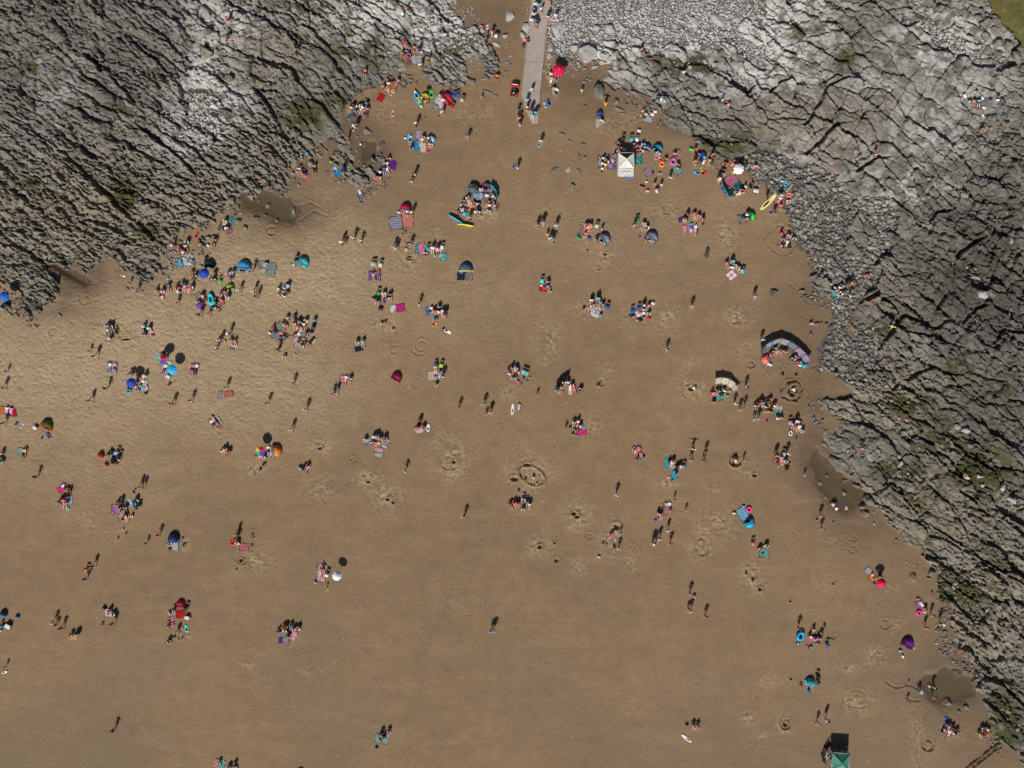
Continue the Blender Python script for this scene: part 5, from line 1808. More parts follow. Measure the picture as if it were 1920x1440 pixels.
K 1441 683 10 skyblue
B 1445 684 10 white
B 1500 685 20 white
B 1498 677 20 maroon
@playing below the great curved windbreak
P crouch 1468 702 200 black peach k
P crouch 1493 704 200 coral white k
@down in the dug hole above the cream windbreak
P crouch 1300 727 100 white peach
@inside the big dug sand ring
P crouch 1487 730 100 white peach
@behind the cream windbreak
W cream 1342 722|1352 720|1363 723|1371 729|1375 736
T 1343 744 3 9 19 turquoise
T 1350 742 -5 9 18 turquoise border teal
T 1357 743 2 9 17 sage print mint
P sit 1336 736 150 red white
P lie 1338 744 350 crimson black
P sit 1350 734 180 teal black
P sit 1357 733 180 white black
P sit 1345 733 180 - black
P sit 1340 754 0 peach black
O 1367 734 white
B 1364 742 10 palebrown
@walking left of the crowded picnic
P walk 1400 726 190 white royal
P walk 1379 757 190 white grey
P walk 1389 768 190 lightgrey black
P walk 1398 762 200 black maroon
@in the crowded picnic by the buried ring
P sit 1419 756 150 coral black
P sit 1417 762 150 white black
P sit 1428 751 170 maroon black
P sit 1431 756 180 skyblue black
P sit 1440 754 190 navy skyblue
P sit 1444 750 190 black black
P sit 1450 762 200 crimson black
P sit 1454 757 210 mint white
P sit 1435 764 180 paleyellow black
P sit 1444 771 20 yellow black
P sit 1437 772 0 coral white
T 1445 766 -20 14 10 paleyellow
T 1458 765 0 18 8 cream stripe lilac
T 1458 775 0 17 12 sage print turquoise
P sit 1457 785 0 white black
P sit 1464 784 20 rose black
P walk 1416 785 200 cyan black
P walk 1424 785 200 peach black
B 1429 771 30 teal 1.2
O 1438 790 red
@at the little picnic beside the white dinghy
C 1482 793 180 lavender
P chair 1495 791 190 white pink
P sit 1492 799 180 red black
C 1499 801 200 cream
P sit 1505 806 210 skyblue white
P sit 1486 796 180 white black
R 1482 812 4.2 offwhite 5 1.3
O 1493 822 blue
@playing ball near the lilac blanket
P arms 1300 842 190 white black
P walk 1297 861 190 navy pink
P walk 1325 847 180 - black
P walk 1321 864 190 - black
@on the cyan towels near the ball players
T 1252 868 3 10 19 cyan
T 1264 889 -10 12 18 cyan border skyblue
P sit 1254 864 120 navy black
P sit 1263 862 180 crimson black
P lie 1259 872 10 white peach
T 1260 873 5 12 14 lightgrey
P sit 1271 874 200 charcoal black
P sit 1275 872 200 royal black
C 1282 876 200 grey
P crouch 1269 884 220 black peach
O 1260 902 steel
B 1254 895 30 white .7
@in the deep pit with spoil around it
P crouch 1377 858 180 - coral
P crouch 1381 867 0 - peach
P walk 1395 864 200 white black k
@crossing the right-hand open sand
P walk 1156 928 190 white grey
P walk 1265 936 190 red coral k
P walk 1287 957 180 cyan navy k
@on the candy-striped mat by the violet board
T 1252 955 -1 16 20 coral stripe mint
P lie 1247 950 20 peach blue
P lie 1256 949 350 white black
P sit 1239 965 150 white grey
P sit 1233 962 90 coral black
S 1231 974 68 12 violet body purple
@playing cricket below the candy-striped mat
P walk 1253 994 170 white navy
P walk 1225 1019 200 - maroon
P walk 1237 1011 190 white black
P walk 1258 1019 180 red black
P walk 1228 1019 160 white black
@digging at the scuffed patch of holes
P walk 1161 1029 190 white black
P walk 1164 998 190 black black k
P crouch 1145 1002 90 hotpink black
B 1123 1044 20 offwhite
O 1137 1022 coral
O 1131 1019 blue
@by the cyan striped beach lounger
T 1393 965 -32 18 27 lightblue stripe cyan
D 1406 982 10 325 skyblue cyan
R 1404 955 6 hotpink
B 1376 962 10 white
B 1394 949 10 steel
@on the red and white rug near the pool
T 1460 866 -32 18 18 rose border white
P sit 1465 859 180 black white
P sit 1473 863 200 lightblue black
P sit 1456 862 150 coral black
C 1470 852 190 lightblue
C 1475 879 200 black
O 1481 870 lime
O 1479 876 orange
P walk 1457 854 200 black black
P walk 1478 851 190 white black
P walk 1510 891 190 cyan white k
L 1476 881 white .7
@paddling at the murky rock pool
P crouch 1561 945 120 white red
P bend 1568 952 150 white maroon
P prone 1589 950 180 peach denim
P walk 1541 968 190 coral white
P walk 1543 991 190 steel black
O 1562 981 lime
B 1532 975 20 teal .8
@at the small table beside the teal rug
C 1412 1020 180 rose
P sit 1437 1021 180 white charcoal
P sit 1425 1027 190 paleyellow black
T 1432 1037 -3 18 16 turquoise check sage
B 1430 1037 0 black .7
@walking on the lower open sand
P walk 1295 1114 190 peach black
P crouch 1302 1117 200 white coral k
P walk 1296 1146 190 white rose
P walk 1324 1156 170 crimson blue
P walk 1291 1141 190 red black k
P walk 921 1184 200 lightblue denim
P walk 926 1182 200 lightblue black
@by the crimson parasol and orange towel
U 1654 1094 9 crimson
T 1628 1071 -42 13 13 offwhite check lilac
T 1636 1083 -42 14 12 orange stripe paleyellow
P prone 1639 1082 330 peach maroon
P sit 1651 1078 200 navy royal
B 1646 1069 10 offwhite
B 1640 1094 40 charcoal
T 1649 1085 60 5 10 lime
@by the maroon towel and pink ring
T 1727 1136 -30 15 25 orchid
R 1723 1149 5.5 hotpink
P lie 1729 1134 320 lightblue white
P sit 1735 1140 200 coral coral
B 1721 1123 20 coral
B 1733 1147 20 offwhite
P walk 1750 1154 190 navy peach
P walk 1738 1177 190 coral red
P walk 1766 1169 190 - black
@behind the purple tent at lower right
D 1704 1208 12 210 purple maroon
B 1693 1231 60 white
B 1688 1220 10 lightblue
O 1708 1215 coral
O 1713 1215 white
@in the colourful knot beside the oval dinghy
R 1500 1192 7.5 skyblue 25 1.35
P walk 1500 1179 190 black red
P sit 1496 1204 180 white black
P sit 1526 1180 180 peach white
P sit 1519 1193 150 black grey
P sit 1527 1195 200 hotpink pink
P sit 1535 1194 200 purple orchid
P sit 1540 1188 200 mint black
P sit 1533 1204 0 orchid paleyellow
T 1528 1197 0 17 15 lilac print violet
S 1515 1213 -52 11 red body coral
B 1520 1213 20 skyblue
C 1551 1211 200 blue
P crouch 1546 1172 200 maroon black k
@by the cyan pop-up tent at lower right
D 1520 1282 10 220 cyan lightblue
C 1534 1281 200 darkgreen
C 1533 1270 200 black
P crouch 1502 1283 200 red orange k
B 1517 1296 80 blue 1.3
@on the sand above the green gazebo
P walk 1551 1350 160 white grey
P walk 1535 1358 200 lightblue charcoal
@beside the white surfboard at the bottom
P sit 1308 1361 180 - peach
P sit 1300 1360 160 mint black
B 1288 1359 10 charcoal
S 1287 1384 -52 24 white surf grey
@in the shade behind the green gazebo
P chair 1570 1402 200 navy black
P chair 1583 1405 200 royal black
P sit 1588 1401 220 paleyellow black
T 1553 1416 8 14 18 offwhite print charcoal
W maroon,grey,maroon 1556 1390|1546 1402|1541 1416|1544 1430
@seated round the pale gazebo
P sit 1161 268 190 peach black
P walk 1164 278 190 maroon black
P sit 1157 283 150 white black
P sit 1169 281 190 white peach
C 1169 260 180 charcoal
C 1184 261 180 cyan
C 1194 262 190 white
K 1198 246 20 offwhite
P sit 1189 272 180 red black
P sit 1191 277 150 white navy
P sit 1198 274 190 pink black
P sit 1205 270 200 lightblue black
P sit 1204 282 210 white black
P sit 1195 284 190 maroon navy
T 1197 298 -2 15 20 turquoise print teal
D 1214 275 8.5 200 royal paleyellow
D 1234 278 10 215 skyblue navy
P sit 1235 287 200 white black
P sit 1153 291 200 navy white
@on the lilac patterned blanket left of the gazebo
T 1145 304 2 19 28 lilac print violet
T 1128 304 4 14 24 offwhite print charcoal
P sit 1132 298 180 white black
P sit 1127 307 120 grey black
P sit 1135 310 200 paleyellow white
P sit 1129 317 10 black grey
P sit 1139 302 220 white black
B 1149 301 60 yellow
B 1130 321 10 black
@among the bright toys right of the gazebo
S 1233 296 76 12 pink body hotpink
O 1238 302 hotpink
R 1241 308 6 orange
P sit 1249 298 190 orange black
O 1249 308 lavender
R 1262 303 7.5 orchid
P sit 1265 290 200 pink black
P sit 1272 309 200 white black
P sit 1273 315 200 red white
T 1270 319 -42 12 18 turquoise
T 1216 323 -24 17 15 lilac fine palebrown
B 1224 323 20 black .8
L 1212 341 white
P walk 1257 334 190 white black
@chasing the white ball under the toys
P crouch 1237 325 200 white yellow k
P walk 1228 345 200 - coral k
P walk 1240 347 200 white black k
P crouch 1230 357 120 white peach
P crouch 1202 350 200 pink black k
P crouch 1207 351 200 orange white k
B 1214 358 10 pink 1.2
@outside the small blue half-tent
D 1318 290 9 200 royal blue
P walk 1305 281 220 red black
B 1296 280 20 brightgreen 1.3
P sit 1310 291 190 - black
P sit 1319 296 200 cyan black
P walk 1304 303 200 orange navy
P lie 1319 305 20 peach white
T 1315 299 5 14 17 grey
P sit 1330 302 200 - white
P sit 1336 298 200 navy black
P walk 1337 290 200 black maroon
S 1306 324 -64 13 skyblue body cyan
S 1316 317 -22 10 lime body brightgreen
S 1320 324 58 12 red body coral
O 1335 310 turquoise
O 1338 312 orange
O 1343 314 coral
@under the white parasol by the shingle
U 1386 316 10 white
P lie 1373 309 35 orange peach
P sit 1378 302 200 hotpink black
C 1397 311 220 charcoal
B 1376 323 20 lime 1.4
O 1391 327 coral
O 1373 317 red
P sit 1361 306 190 red black
@on the long pink rug with dark rugs
T 1371 338 -32 24 20 pink stripe maroon
T 1385 350 -32 16 16 teal stripe darkgreen
T 1372 362 -38 15 16 darkgreen
W lavender,steel,skyblue 1349 334|1351 344|1355 354|1360 363|1362 369
P walk 1349 336 200 peach white
P sit 1355 326 200 lilac black
P sit 1357 318 200 charcoal black
P sit 1396 350 230 white black
P sit 1394 356 200 maroon black
C 1408 350 230 black
K 1416 359 10 darkgreen 1.5
P lie 1383 364 60 white cream
O 1377 361 white
R 1372 370 3 skyblue
@on the flat slabs at upper right
P sit 1822 178 160 peach black
T 1808 200 0 8 6 lightblue
P sit 1810 194 180 yellow white
P sit 1819 195 180 rose peach
P sit 1826 196 190 cyan black
B 1801 185 60 white 1.2
B 1834 189 60 white
B 1837 206 20 offwhite 1.2
B 1839 219 60 white
B 1849 191 10 navy
B 1861 193 10 white
B 1875 194 10 charcoal
S 1876 213 20 13 blue surf royal
P crouch 1884 231 200 navy red
P sit 1838 246 200 palebrown orange
@clambering on the rocks far right
P crouch 1804 887 200 pink white
P crouch 1811 892 200 coral white k
P walk 1846 1279 200 skyblue white
P sit 1800 1217 200 orange coral
B 1695 787 60 coral
B 1707 822 60 lightblue
@wading in the lower rock pool
P bend 1729 1297 200 lightblue white
P arms 1755 1291 200 lime pink
P crouch 1743 1287 120 white peach k
P walk 1754 1309 190 coral peach
P walk 1704 1316 190 hotpink black k
O 1704 1278 lavender
@at the small picnic by the trenches
S 1774 1350 -14 13 blue body lightblue
P sit 1775 1359 180 hotpink white
P sit 1770 1366 150 mint black
P sit 1780 1362 190 skyblue white
P sit 1786 1366 180 maroon black
P sit 1787 1375 200 white lightgrey
P lie 1779 1377 20 white peach
P sit 1794 1371 220 navy black
O 1790 1357 hotpink
B 1767 1372 20 navy
@in the last group at the bottom right
P sit 1841 1366 180 white black
P sit 1849 1364 190 white black
P sit 1837 1375 150 lime black
P sit 1846 1373 190 red black
P sit 1853 1372 200 coral white
@on the hot pink and lilac towels at left
T 114 918 -38 11 12 hotpink
T 120 910 -42 8 14 lavender
P lie 122 914 310 white black
P sit 131 921 200 - coral
P crouch 128 914 200 orange black k
@in the group below the hot pink towel
T 120 938 5 8 14 red
T 131 938 0 9 16 lightblue
P sit 119 934 190 red black
P lie 119 944 10 white peach
P sit 127 933 200 black mint
P sit 113 941 150 purple black
P sit 125 943 180 coral white
R 127 954 3.4 mint
@at the large picnic with the orchid rug
T 217 955 2 17 18 orchid print lilac
T 233 970 4 20 17 peach
T 244 942 -28 8 15 lightblue print white
T 235 946 10 9 12 steel
T 256 944 0 14 12 charcoal
P sit 228 957 150 cyan white
P sit 226 950 150 red black
P sit 236 953 200 white black
P sit 222 943 160 black black
P sit 228 941 180 charcoal black
P sit 256 936 190 white coral
P sit 253 942 180 cyan black
P sit 260 949 210 turquoise black
B 250 924 60 steel
O 230 932 skyblue
P walk 258 915 190 lightblue black
P walk 265 914 200 peach black
P sit 248 966 180 white coral k
P sit 229 974 200 magenta black k
P sit 236 966 200 white black
O 231 993 white
O 221 1010 navy
O 236 1001 coral
O 221 1009 paleyellow
@walking toward the navy pop-up tent
P walk 295 1004 200 coral black
P walk 273 1019 200 blue navy k
@at the navy pop-up tent
D 324 1010 11 180 navy blue
T 326 1024 -3 18 18 offwhite border mint
P lie 322 1018 60 maroon black
P sit 327 1016 180 white maroon
P crouch 343 1023 120 steel black k
O 342 1010 hotpink
B 319 1029 10 charcoal
@with the orange-topped trolley
C 161 1070 190 orange
P walk 158 1086 200 blue black
P walk 172 1062 200 black black
@by the rose rug and sand circles
P walk 442 1002 190 orange black
P walk 441 1011 190 orange black
P sit 446 1016 190 white black
R 436 1018 5 crimson
T 458 1026 8 18 14 rose spots pink
O 472 1023 green
O 443 1069 lime
P lie 601 1075 355 coral peach
T 602 1076 2 15 30 pink check white
@by the small white parasol and chequered rug
U 631 1081 9 white
T 603 1062 2 19 9 charcoal print white
P lie 606 1064 0 black black
C 612 1079 200 white
B 591 1092 40 lightblue
O 614 1096 brightgreen
O 613 1101 orange
T 613 1107 70 3 8 paleyellow
@in the tight group at bottom centre
P sit 532 1177 190 coral white
P sit 538 1173 185 orange black
P sit 546 1174 185 turquoise white
P sit 552 1177 190 peach black
P sit 561 1176 200 white red
P sit 523 1184 130 charcoal teal
T 531 1190 -30 9 9 cyan
T 545 1183 -60 11 15 navy
T 550 1192 20 13 17 pink fine white
T 526 1199 10 7 14 purple
T 537 1204 20 13 10 lilac print grey
P sit 541 1193 200 brown white
P sit 535 1181 180 white pink
@at the blue picnic on the left edge
D 4 1152 7 200 navy skyblue
K 17 1173 30 maroon 1.6
P sit 4 1173 120 skyblue black
B 33 1156 20 blue 1.3
B 1 1182 20 white
@strolling near the left edge, lower down
P walk 97 1168 200 white grey
P walk 104 1172 200 navy black k
P walk 113 1178 200 maroon black
P walk 8 1251 200 lavender grey k
S 9 1260 70 11 white body lightblue
P walk 211 1370 200 maroon black
@of the trio in black seated at lower left
P sit 134 1191 180 yellow white
P sit 143 1190 190 black black
P sit 148 1185 200 charcoal grey
@on the white rug at lower left
T 202 1149 3 13 17 white border red
P sit 207 1146 190 red white
P sit 214 1150 200 white maroon
P lie 204 1148 30 lightblue black
B 196 1140 30 black 1.3
P walk 209 1170 200 maroon black
P crouch 192 1170 200 peach coral k
@by the red tent and red towel at lower left
D 337 1134 8.5 185 crimson maroon
T 339 1151 -8 18 15 red
P sit 327 1142 180 navy blue
B 318 1149 60 lightblue 1.2
C 348 1142 190 darkgreen
O 347 1139 lime
K 352 1157 10 black 1.3
B 356 1157 60 pink
T 321 1167 -3 11 19 pink
P sit 317 1172 90 peach black
P sit 316 1200 120 steel black
P walk 327 1193 200 charcoal black
T 341 1179 0 8 9 coral long peach
S 350 1178 -12 15 turquoise body green
O 334 1200 yellow
O 341 1197 rose
@cut off by the photo's bottom edge
T 405 1431 20 12 18 rose stripe cream
T 416 1433 20 11 17 mint print turquoise
P sit 412 1430 200 white lightblue
P sit 430 1437 190 offwhite peach
P sit 441 1435 190 blue royal
D 561 1452 9 180 black charcoal
@on the two striped mats near the bottom
T 709 1384 14 11 18 turquoise stripe offwhite
T 722 1386 14 11 18 turquoise stripe offwhite
P lie 713 1384 10 pink black
P lie 720 1382 10 navy charcoal
P sit 716 1374 190 maroon navy
P sit 729 1372 190 white peach
P sit 721 1381 190 mint black
B 706 1402 20 denim
@below the dotted sand ring
P sit 957 946 150 coral black
P sit 965 943 170 red peach
P sit 971 942 190 coral black
P sit 982 935 200 white black
P sit 981 953 190 white grey
P sit 993 946 200 white black
P sit 988 942 190 turquoise black
T 972 945 5 10 9 pink
T 983 935 10 10 12 lightgrey
B 983 926 20 hotpink
P crouch 972 920 190 turquoise black k
@playing inside the dotted sand ring
P crouch 1001 893 200 white black k
P crouch 985 899 200 brightgreen white k
O 1006 908 white
@by the rainbow parasol with the orange tent
U 487 846 9.5 rainbow
D 516 846 12 260 orange steel
T 504 847 4 11 19 lightblue print white
P lie 487 856 80 crimson peach
P sit 496 855 190 white black
P crouch 487 880 180 skyblue peach k
P crouch 494 871 150 black black k
P lie 503 844 0 white black
@seated as a pair right of the orange tent
B 564 878 20 steel 1.7
P sit 577 875 190 white coral
P sit 570 880 180 peach black
@of the pair in pale hats left of rainbow parasol
P hug 422 841 180 lilac peach hat=pink
P hug 430 845 190 black peach
P sit 418 846 170 white peach
@in the bright row at the left edge
T 3 769 8 9 15 orange
T 11 769 -6 8 14 lightblue
T 20 771 -10 9 19 orchid
T 27 774 -12 7 15 crimson
P prone 12 770 10 white peach
P prone 19 772 10 pink peach
P crouch 30 795 200 coral black k
S 41 798 38 11 lightblue body white
P walk 3 794 200 charcoal peach
@at the olive and orange tent near the left edge
D 85 798 12 215 olive orange
K 67 802 30 orange 1.2
P lie 87 812 330 blue denim
O 78 822 red
C 87 806 200 grey
@on the mint and red towels near the left edge
T 38 846 8 8 13 mint
T 47 848 8 8 17 red
P lie 43 850 10 peach black
P lie 47 845 10 black peach
P sit 4 851 180 orange black
P crouch 3 864 180 cyan black
@by the small red tent and rainbow windbreak
D 187 854 6 200 red coral
W green,royal,yellow,orange 207 866|210 871|215 873|219 871|221 868
T 214 852 -15 13 14 grey print white
C 218 850 200 lightblue
C 222 856 210 charcoal
P sit 202 856 170 lime black
P sit 208 855 180 white black
P sit 214 861 190 maroon black
P sit 222 862 200 white navy
B 200 871 40 crimson 1.4
B 210 846 40 brown 1.5
@on the dark ledge above the left sand gully
S 231 517 110 9 white body grey
"""
ROCKS = """
480 411 11 8 -35 .55 rock|446 415 8 7 10 .45 rock|460 428 7 8 -20 .5 rock|550 396 8 11 5 .5 rock|470 370 9 7 30 .6 rock|484 377 6 4 -30 .4 rock|502 386 7 5 10 .45 rock|433 378 12 9 -20 .7 rock|519 413 4 3 0 .3 rock
498 404 4 3 0 .25 rock|683 271 5 7 10 .35 rock|715 272 12 6 -25 .4 rock|689 247 10 9 30 .45 rock|583 308 8 8 0 .5 rock|700 300 9 5 40 .4 rock|402 445 9 6 0 .35 rock|113 592 5 6 10 .3 rock
1065 318 5 6 0 .15 pale|1040 319 9 7 0 .3 rock|1085 322 7 5 30 .25 rock|1073 350 6 9 0 .55 rock|1052 251 10 4 30 .22 rock|1069 265 5 3 40 .2 rock|1094 270 7 2.6 5 .25 rock|1086 292 4 4 0 .2 rock|1096 296 4 5 0 .25 rock
1123 172 18 17 0 1.1 rock|1155 191 8 6 40 .45 rock|1160 205 13 5 25 .3 rock|1166 213 6 3 0 .25 rock|1198 246 3 3 0 .3 rock|1273 282 6 3 0 .3 rock|1325 475 6 12 8 .35 moss|1450 548 10 8 0 .5 dark
1504 547 8 5 -10 .45 rock|1530 607 9 4 -10 .4 rock|1539 606 3.5 4 0 .35 rock|1549 609 4 4 0 .35 rock|1520 626 5 6 0 .4 rock|1477 403 5 3.6 0 .35 rock|1508 426 5 4 0 .3 rock|1551 893 5 3 40 .4 rock|1537 907 6 5 30 .35 rock
1583 902 10 7 10 .6 rock|1606 911 8 6 20 .6 rock|1583 925 7 7 0 .7 rock|1584 933 4 2.6 -20 .3 rock|1618 950 8 7 0 .6 rock|1620 963 9 7 0 .55 rock|1638 961 3 3 0 .25 pale|1643 977 3 1.6 0 .15 pale
1712 1084 8 14 -10 .5 rock|1746 1074 9 8 30 .75 rock|1740 1083 6 4 20 .35 rock|1797 1264 13 12 20 .5 dark|1775 1317 12 9 10 .6 rock|1796 1334 5 4 0 .35 rock|1811 1326 6 5 0 .4 rock|1828 1263 5 7 0 .5 rock|1700 1054 2.6 2 0 .15 pale
913 51 1 1 0 .1 pale|906 58 7 6 0 .4 pale|948 67 8 6 -15 .5 pale|930 83 10 5 30 .22 pale|900 81 3.5 3.5 0 .25 pale|909 89 4 3 0 .25 pale|957 105 3 2.4 0 .15 pale|910 148 8 7 0 .45 rock|914 172 11 5 25 .25 rock|930 180 8 3 20 .18 rock
956 32 12 11 20 .3 pale|985 52 9 13 -10 .7 pale|980 66 7 9 0 .6 pale|1032 90 7 12 10 .4 pale|1030 105 7 8 20 .45 pale|1046 53 22 17 -45 .7 pale|1097 99 22 24 25 1.5 pale|1076 90 8 10 30 .5 pale|1101 71 7 4 -20 .4 pale
1118 54 9 7 0 .5 pale|1143 55 11 11 0 .7 pale|1166 53 12 9 20 .6 pale|1087 62 7 4 0 .35 coralrock|1152 106 8 9 0 .7 pale|1130 103 9 6 10 .5 pale|1115 126 9 5 -20 .4 pale|1127 82 5 4 0 .3 pale|1300 40 16 9 30 .4 pale|1344 36 22 12 35 .45 pale
1190 75 14 7 20 .45 pale|1240 56 12 7 30 .4 pale|1215 88 9 6 0 .4 pale|1270 66 10 6 30 .4 pale|1173 88 8 6 10 .4 pale|1660 171 7 5 50 .4 pale|1712 331 12 11 20 .8 rock|1620 92 1 1 0 .1 pale|1658 340 8 7 0 .6 rock|1880 300 10 9 0 .7 coralrock
393 105 15 11 20 1.3 rock|396 68 9 7 0 .8 rock|434 152 11 10 0 1.0 rock|350 205 12 10 10 .9 rock|340 110 6 6 0 .6 rock|485 155 16 13 -30 1.2 rock|825 108 1 1 0 .1 rock|823 97 1 1 0 .1 rock|700 98 8 9 0 .6 rock|590 75 14 6 -15 .5 rock
1895 455 12 8 10 .7 pale|1830 555 14 10 10 .9 pale|1825 520 15 7 10 .8 pale|1850 550 13 9 30 .9 rock|1920 425 12 14 0 .9 pale|1800 370 8 6 0 .5 pale|1808 895 8 6 0 .6 pale|1825 890 7 6 0 .6 pale|1833 908 6 6 0 .5 pale|1870 912 8 7 20 .7 pale
1800 805 10 7 0 .7 pale|1787 800 7 5 20 .5 pale|1812 832 12 9 0 .8 rock|1840 925 9 12 20 .8 pale|1890 935 14 8 20 .8 pale|1884 915 8 6 0 .6 pale|1849 1083 7 5 20 .6 pale|1890 1126 9 7 10 .7 rock|1670 900 7 7 0 .5 rock|1680 905 9 7 0 .6 rock
1686 870 9 7 0 .6 pale|1700 860 11 9 0 .7 rock|1652 826 14 10 0 .6 rock|1632 778 9 7 20 .5 rock|1612 800 8 5 0 .45 rock|1597 798 7 5 0 .4 rock|1690 812 9 7 0 .6 rock|1680 800 8 8 20 .5 rock|1840 70 12 10 20 .9 coralrock|1860 62 12 9 30 .9 coralrock
1848 95 10 8 10 .8 rock|1866 84 11 8 20 .8 rock|1884 90 11 9 30 .9 rock|1895 112 12 10 40 .9 rock|1905 95 10 8 10 .8 rock|1890 135 12 10 10 .9 coralrock|1912 130 10 10 0 .8 rock|1826 40 9 7 0 .6 rock|1815 22 10 8 20 .7 rock|1800 8 10 8 0 .7 rock
1845 45 10 8 0 .8 coralrock|1830 8 9 7 0 .6 rock|1870 104 9 7 0 .7 rock|1910 152 9 8 0 .7 rock|1853 115 8 6 0 .6 rock|1786 22 8 7 0 .6 rock
"""
# ------------------------------------------------------------------ place the things
POSEW = dict(stand='standing', walk='on foot', arms='with arms held out', carry='carrying a board', sit='sitting', hug='sitting hunched', cross='sitting cross-legged', chair='in a folding chair', lie='lying on their back', prone='lying face down', crouch='crouching', bend='bending over')
PATW = dict(stripe='striped', long='striped', fine='striped', check='checked', print='patterned', spots='spotted', border='edged')
THINGS = []; INFO = {}
def reg(o, desc, cat, group, ph, px, py): THINGS.append([o, desc, cat, group, ph, px, py])
def an(w): return ('an ' if w[0] in 'aeiou' else 'a ') + w
def flag_parts(o):
    """the printed cross pattern, cut as inlaid cloth cells on the blanket"""
    bm = bmesh.new(); n = 44; g = [[bm.verts.new(((i / n - .5) * .99, (j / n - .5) * .99, .125)) for i in range(n + 1)] for j in range(n + 1)]
    idx = []
    for j in range(n):
        for i in range(n):
            x = (i + .5) / n - .5; y = (j + .5) / n - .5; bm.faces.new((g[j][i], g[j][i+1], g[j+1][i+1], g[j+1][i])); k = 0
            dg = min(abs(x - y), abs(x + y)) * .707
            if dg < .075: k = 1
            if dg < .022: k = 2
            if min(abs(x), abs(y)) < .13: k = 1
            if min(abs(x), abs(y)) < .075: k = 2
            idx.append(k)
    q = newobj('printed_cloth', mesh_from('printed_cloth', bm, False), o)
    q.data.materials.clear()
    for c_ in ('lightblue', 'white', 'red'): q.data.materials.append(mat(c_, .9))
    for f, k in zip(q.data.polygons, idx): f.material_index = k
phrase = ''
for line in DATA.strip().splitlines():
    if line[0] == '@': phrase = line[1:].strip(); continue
    t = line.split(); k = t[0]
    if k == 'P':
        pose = t[1]; px, py, rot = map(float, t[2:5]); top, bot = t[5:7]; kid = 'k' in t[7:]; hat = [s[4:] for s in t[7:] if s.startswith('hat=')]
        if pose == 'sit' and top != '-': pose = RS.choice(['sit', 'sit', 'hug', 'cross'])
        if pose == 'sit': px_, py_ = px, py
        if pose in ('walk', 'stand', 'sit', 'hug', 'cross'): rot += RS.uniform(-30, 30)
        hz = hat[0] if hat else (RS.choice(['white', 'cream', 'navy']) if RS.random() < .14 else None)
        o = person(px, py, rot, pose, top, bot, kid, hz)
        who = 'child' if kid else 'person'
        d = f'{who} in {hum(top)} {POSEW[pose]}' if top != '-' else f'bare-chested {who} in {hum(bot)} shorts {POSEW[pose]}'
        if top != '-': d = f'{who} in {an(hum(top))} top {POSEW[pose]}'
        INFO[o.name] = (pose, px, py, kid); reg(o, d, 'person', 'people on the beach', phrase, px, py)
    elif k == 'T':
        px, py, rot, w, l = map(float, t[1:6]); c = t[6]; pat = t[7] if len(t) > 7 else None; c2 = t[8] if len(t) > 8 else None
        if c == 'flag':
            o = towel(px, py, rot, w, l, 'royal'); flag_parts(o); reg(o, 'union flag blanket in red, white and blue', 'blanket', None, 'with diagonal crosses', px, py); continue
        o = towel(px, py, rot, w, l, c, pat, c2); big = w * l > 260
        nm = 'rug' if big else 'towel'
        d = f'{hum(c)} ' + (f'and {hum(c2)} {PATW[pat]} ' if pat else '') + nm
        o.name = 'picnic_rug' if big else 'beach_towel'
        reg(o, d, nm, 'towels and rugs on the sand', phrase, px, py)
    elif k == 'U':
        px, py, r = map(float, t[1:4]); o = parasol(px, py, r, t[4], (RS.uniform(-8, 10), RS.uniform(-8, 8)))
        reg(o, f'open {hum(t[4])} parasol', 'parasol', 'open parasols', phrase.replace('under the crimson parasol ', ''), px, py)
    elif k == 'D':
        px, py, r, rot = map(float, t[1:5]); c = t[5]; c2 = t[6]; o = dome(px, py, r, rot, 'red' if c == 'rainbow' else c, 'royal' if c == 'rainbow' else c2, .95 if r > 9 else .7)
        if c == 'rainbow':
            for ch in o.children:
                if ch.name.startswith('canopy'):
                    me = ch.data.copy(); ch.data = me; me.materials.clear()
                    for q in ('red', 'violet', 'royal', 'green'): me.materials.append(mat(q, .6))
                    for f in me.polygons: f.material_index = min(3, int((math.atan2(f.center.y, -f.center.x) + .3) / (math.pi + .6) * 4) if f.center.y > -.3 else 0)
            # rainbow canopy: each gore its own colour
        reg(o, f'{hum(c)} pop-up beach tent', 'tent', 'pop-up beach tents', phrase, px, py)
    elif k == 'W':
        pts = [tuple(map(float, q.split())) for q in ' '.join(t[2:]).split('|')]; o = windbreak(pts, t[1].split(','), 1.3 if len(pts) > 5 else 1.05, 1.0 if t[1] == 'cream' else .75 if len(pts) > 5 else .22)
        cn = list(dict.fromkeys(t[1].split(','))); reg(o, f'{" and ".join(hum(c) for c in cn[:2])} cloth windbreak on poles', 'windbreak', 'windbreaks', phrase, *pts[0])
    elif k == 'C':
        px, py, rot = map(float, t[1:4]); o = chair(px, py, rot, t[4]); reg(o, f'{hum(t[4])} folding chair', 'chair', 'folding beach chairs', phrase, px, py)
    elif k == 'B':
        px, py, rot = map(float, t[1:4]); o = bag(px, py, rot, t[4], float(t[5]) if len(t) > 5 else 1); reg(o, f'{hum(t[4])} beach bag', 'bag', 'beach bags', phrase, px, py)
    elif k == 'K':
        px, py, rot = map(float, t[1:4]); o = coolbox(px, py, rot, t[4], float(t[5]) if len(t) > 5 else 1); reg(o, f'{hum(t[4])} cool box', 'cool box', 'cool boxes', phrase, px, py)
    elif k == 'S':
        px, py, rot, ln = map(float, t[1:5]); o = board(px, py, rot, ln, t[5], t[6], t[7], edge='e' in t[8:])
        nm = {'body': 'bodyboard', 'surf': 'surfboard', 'sup': 'paddleboard', 'skim': 'skimboard'}[t[6]]; reg(o, f'{hum(t[5])} {nm}', nm, nm + 's', phrase, px, py)
    elif k == 'R':
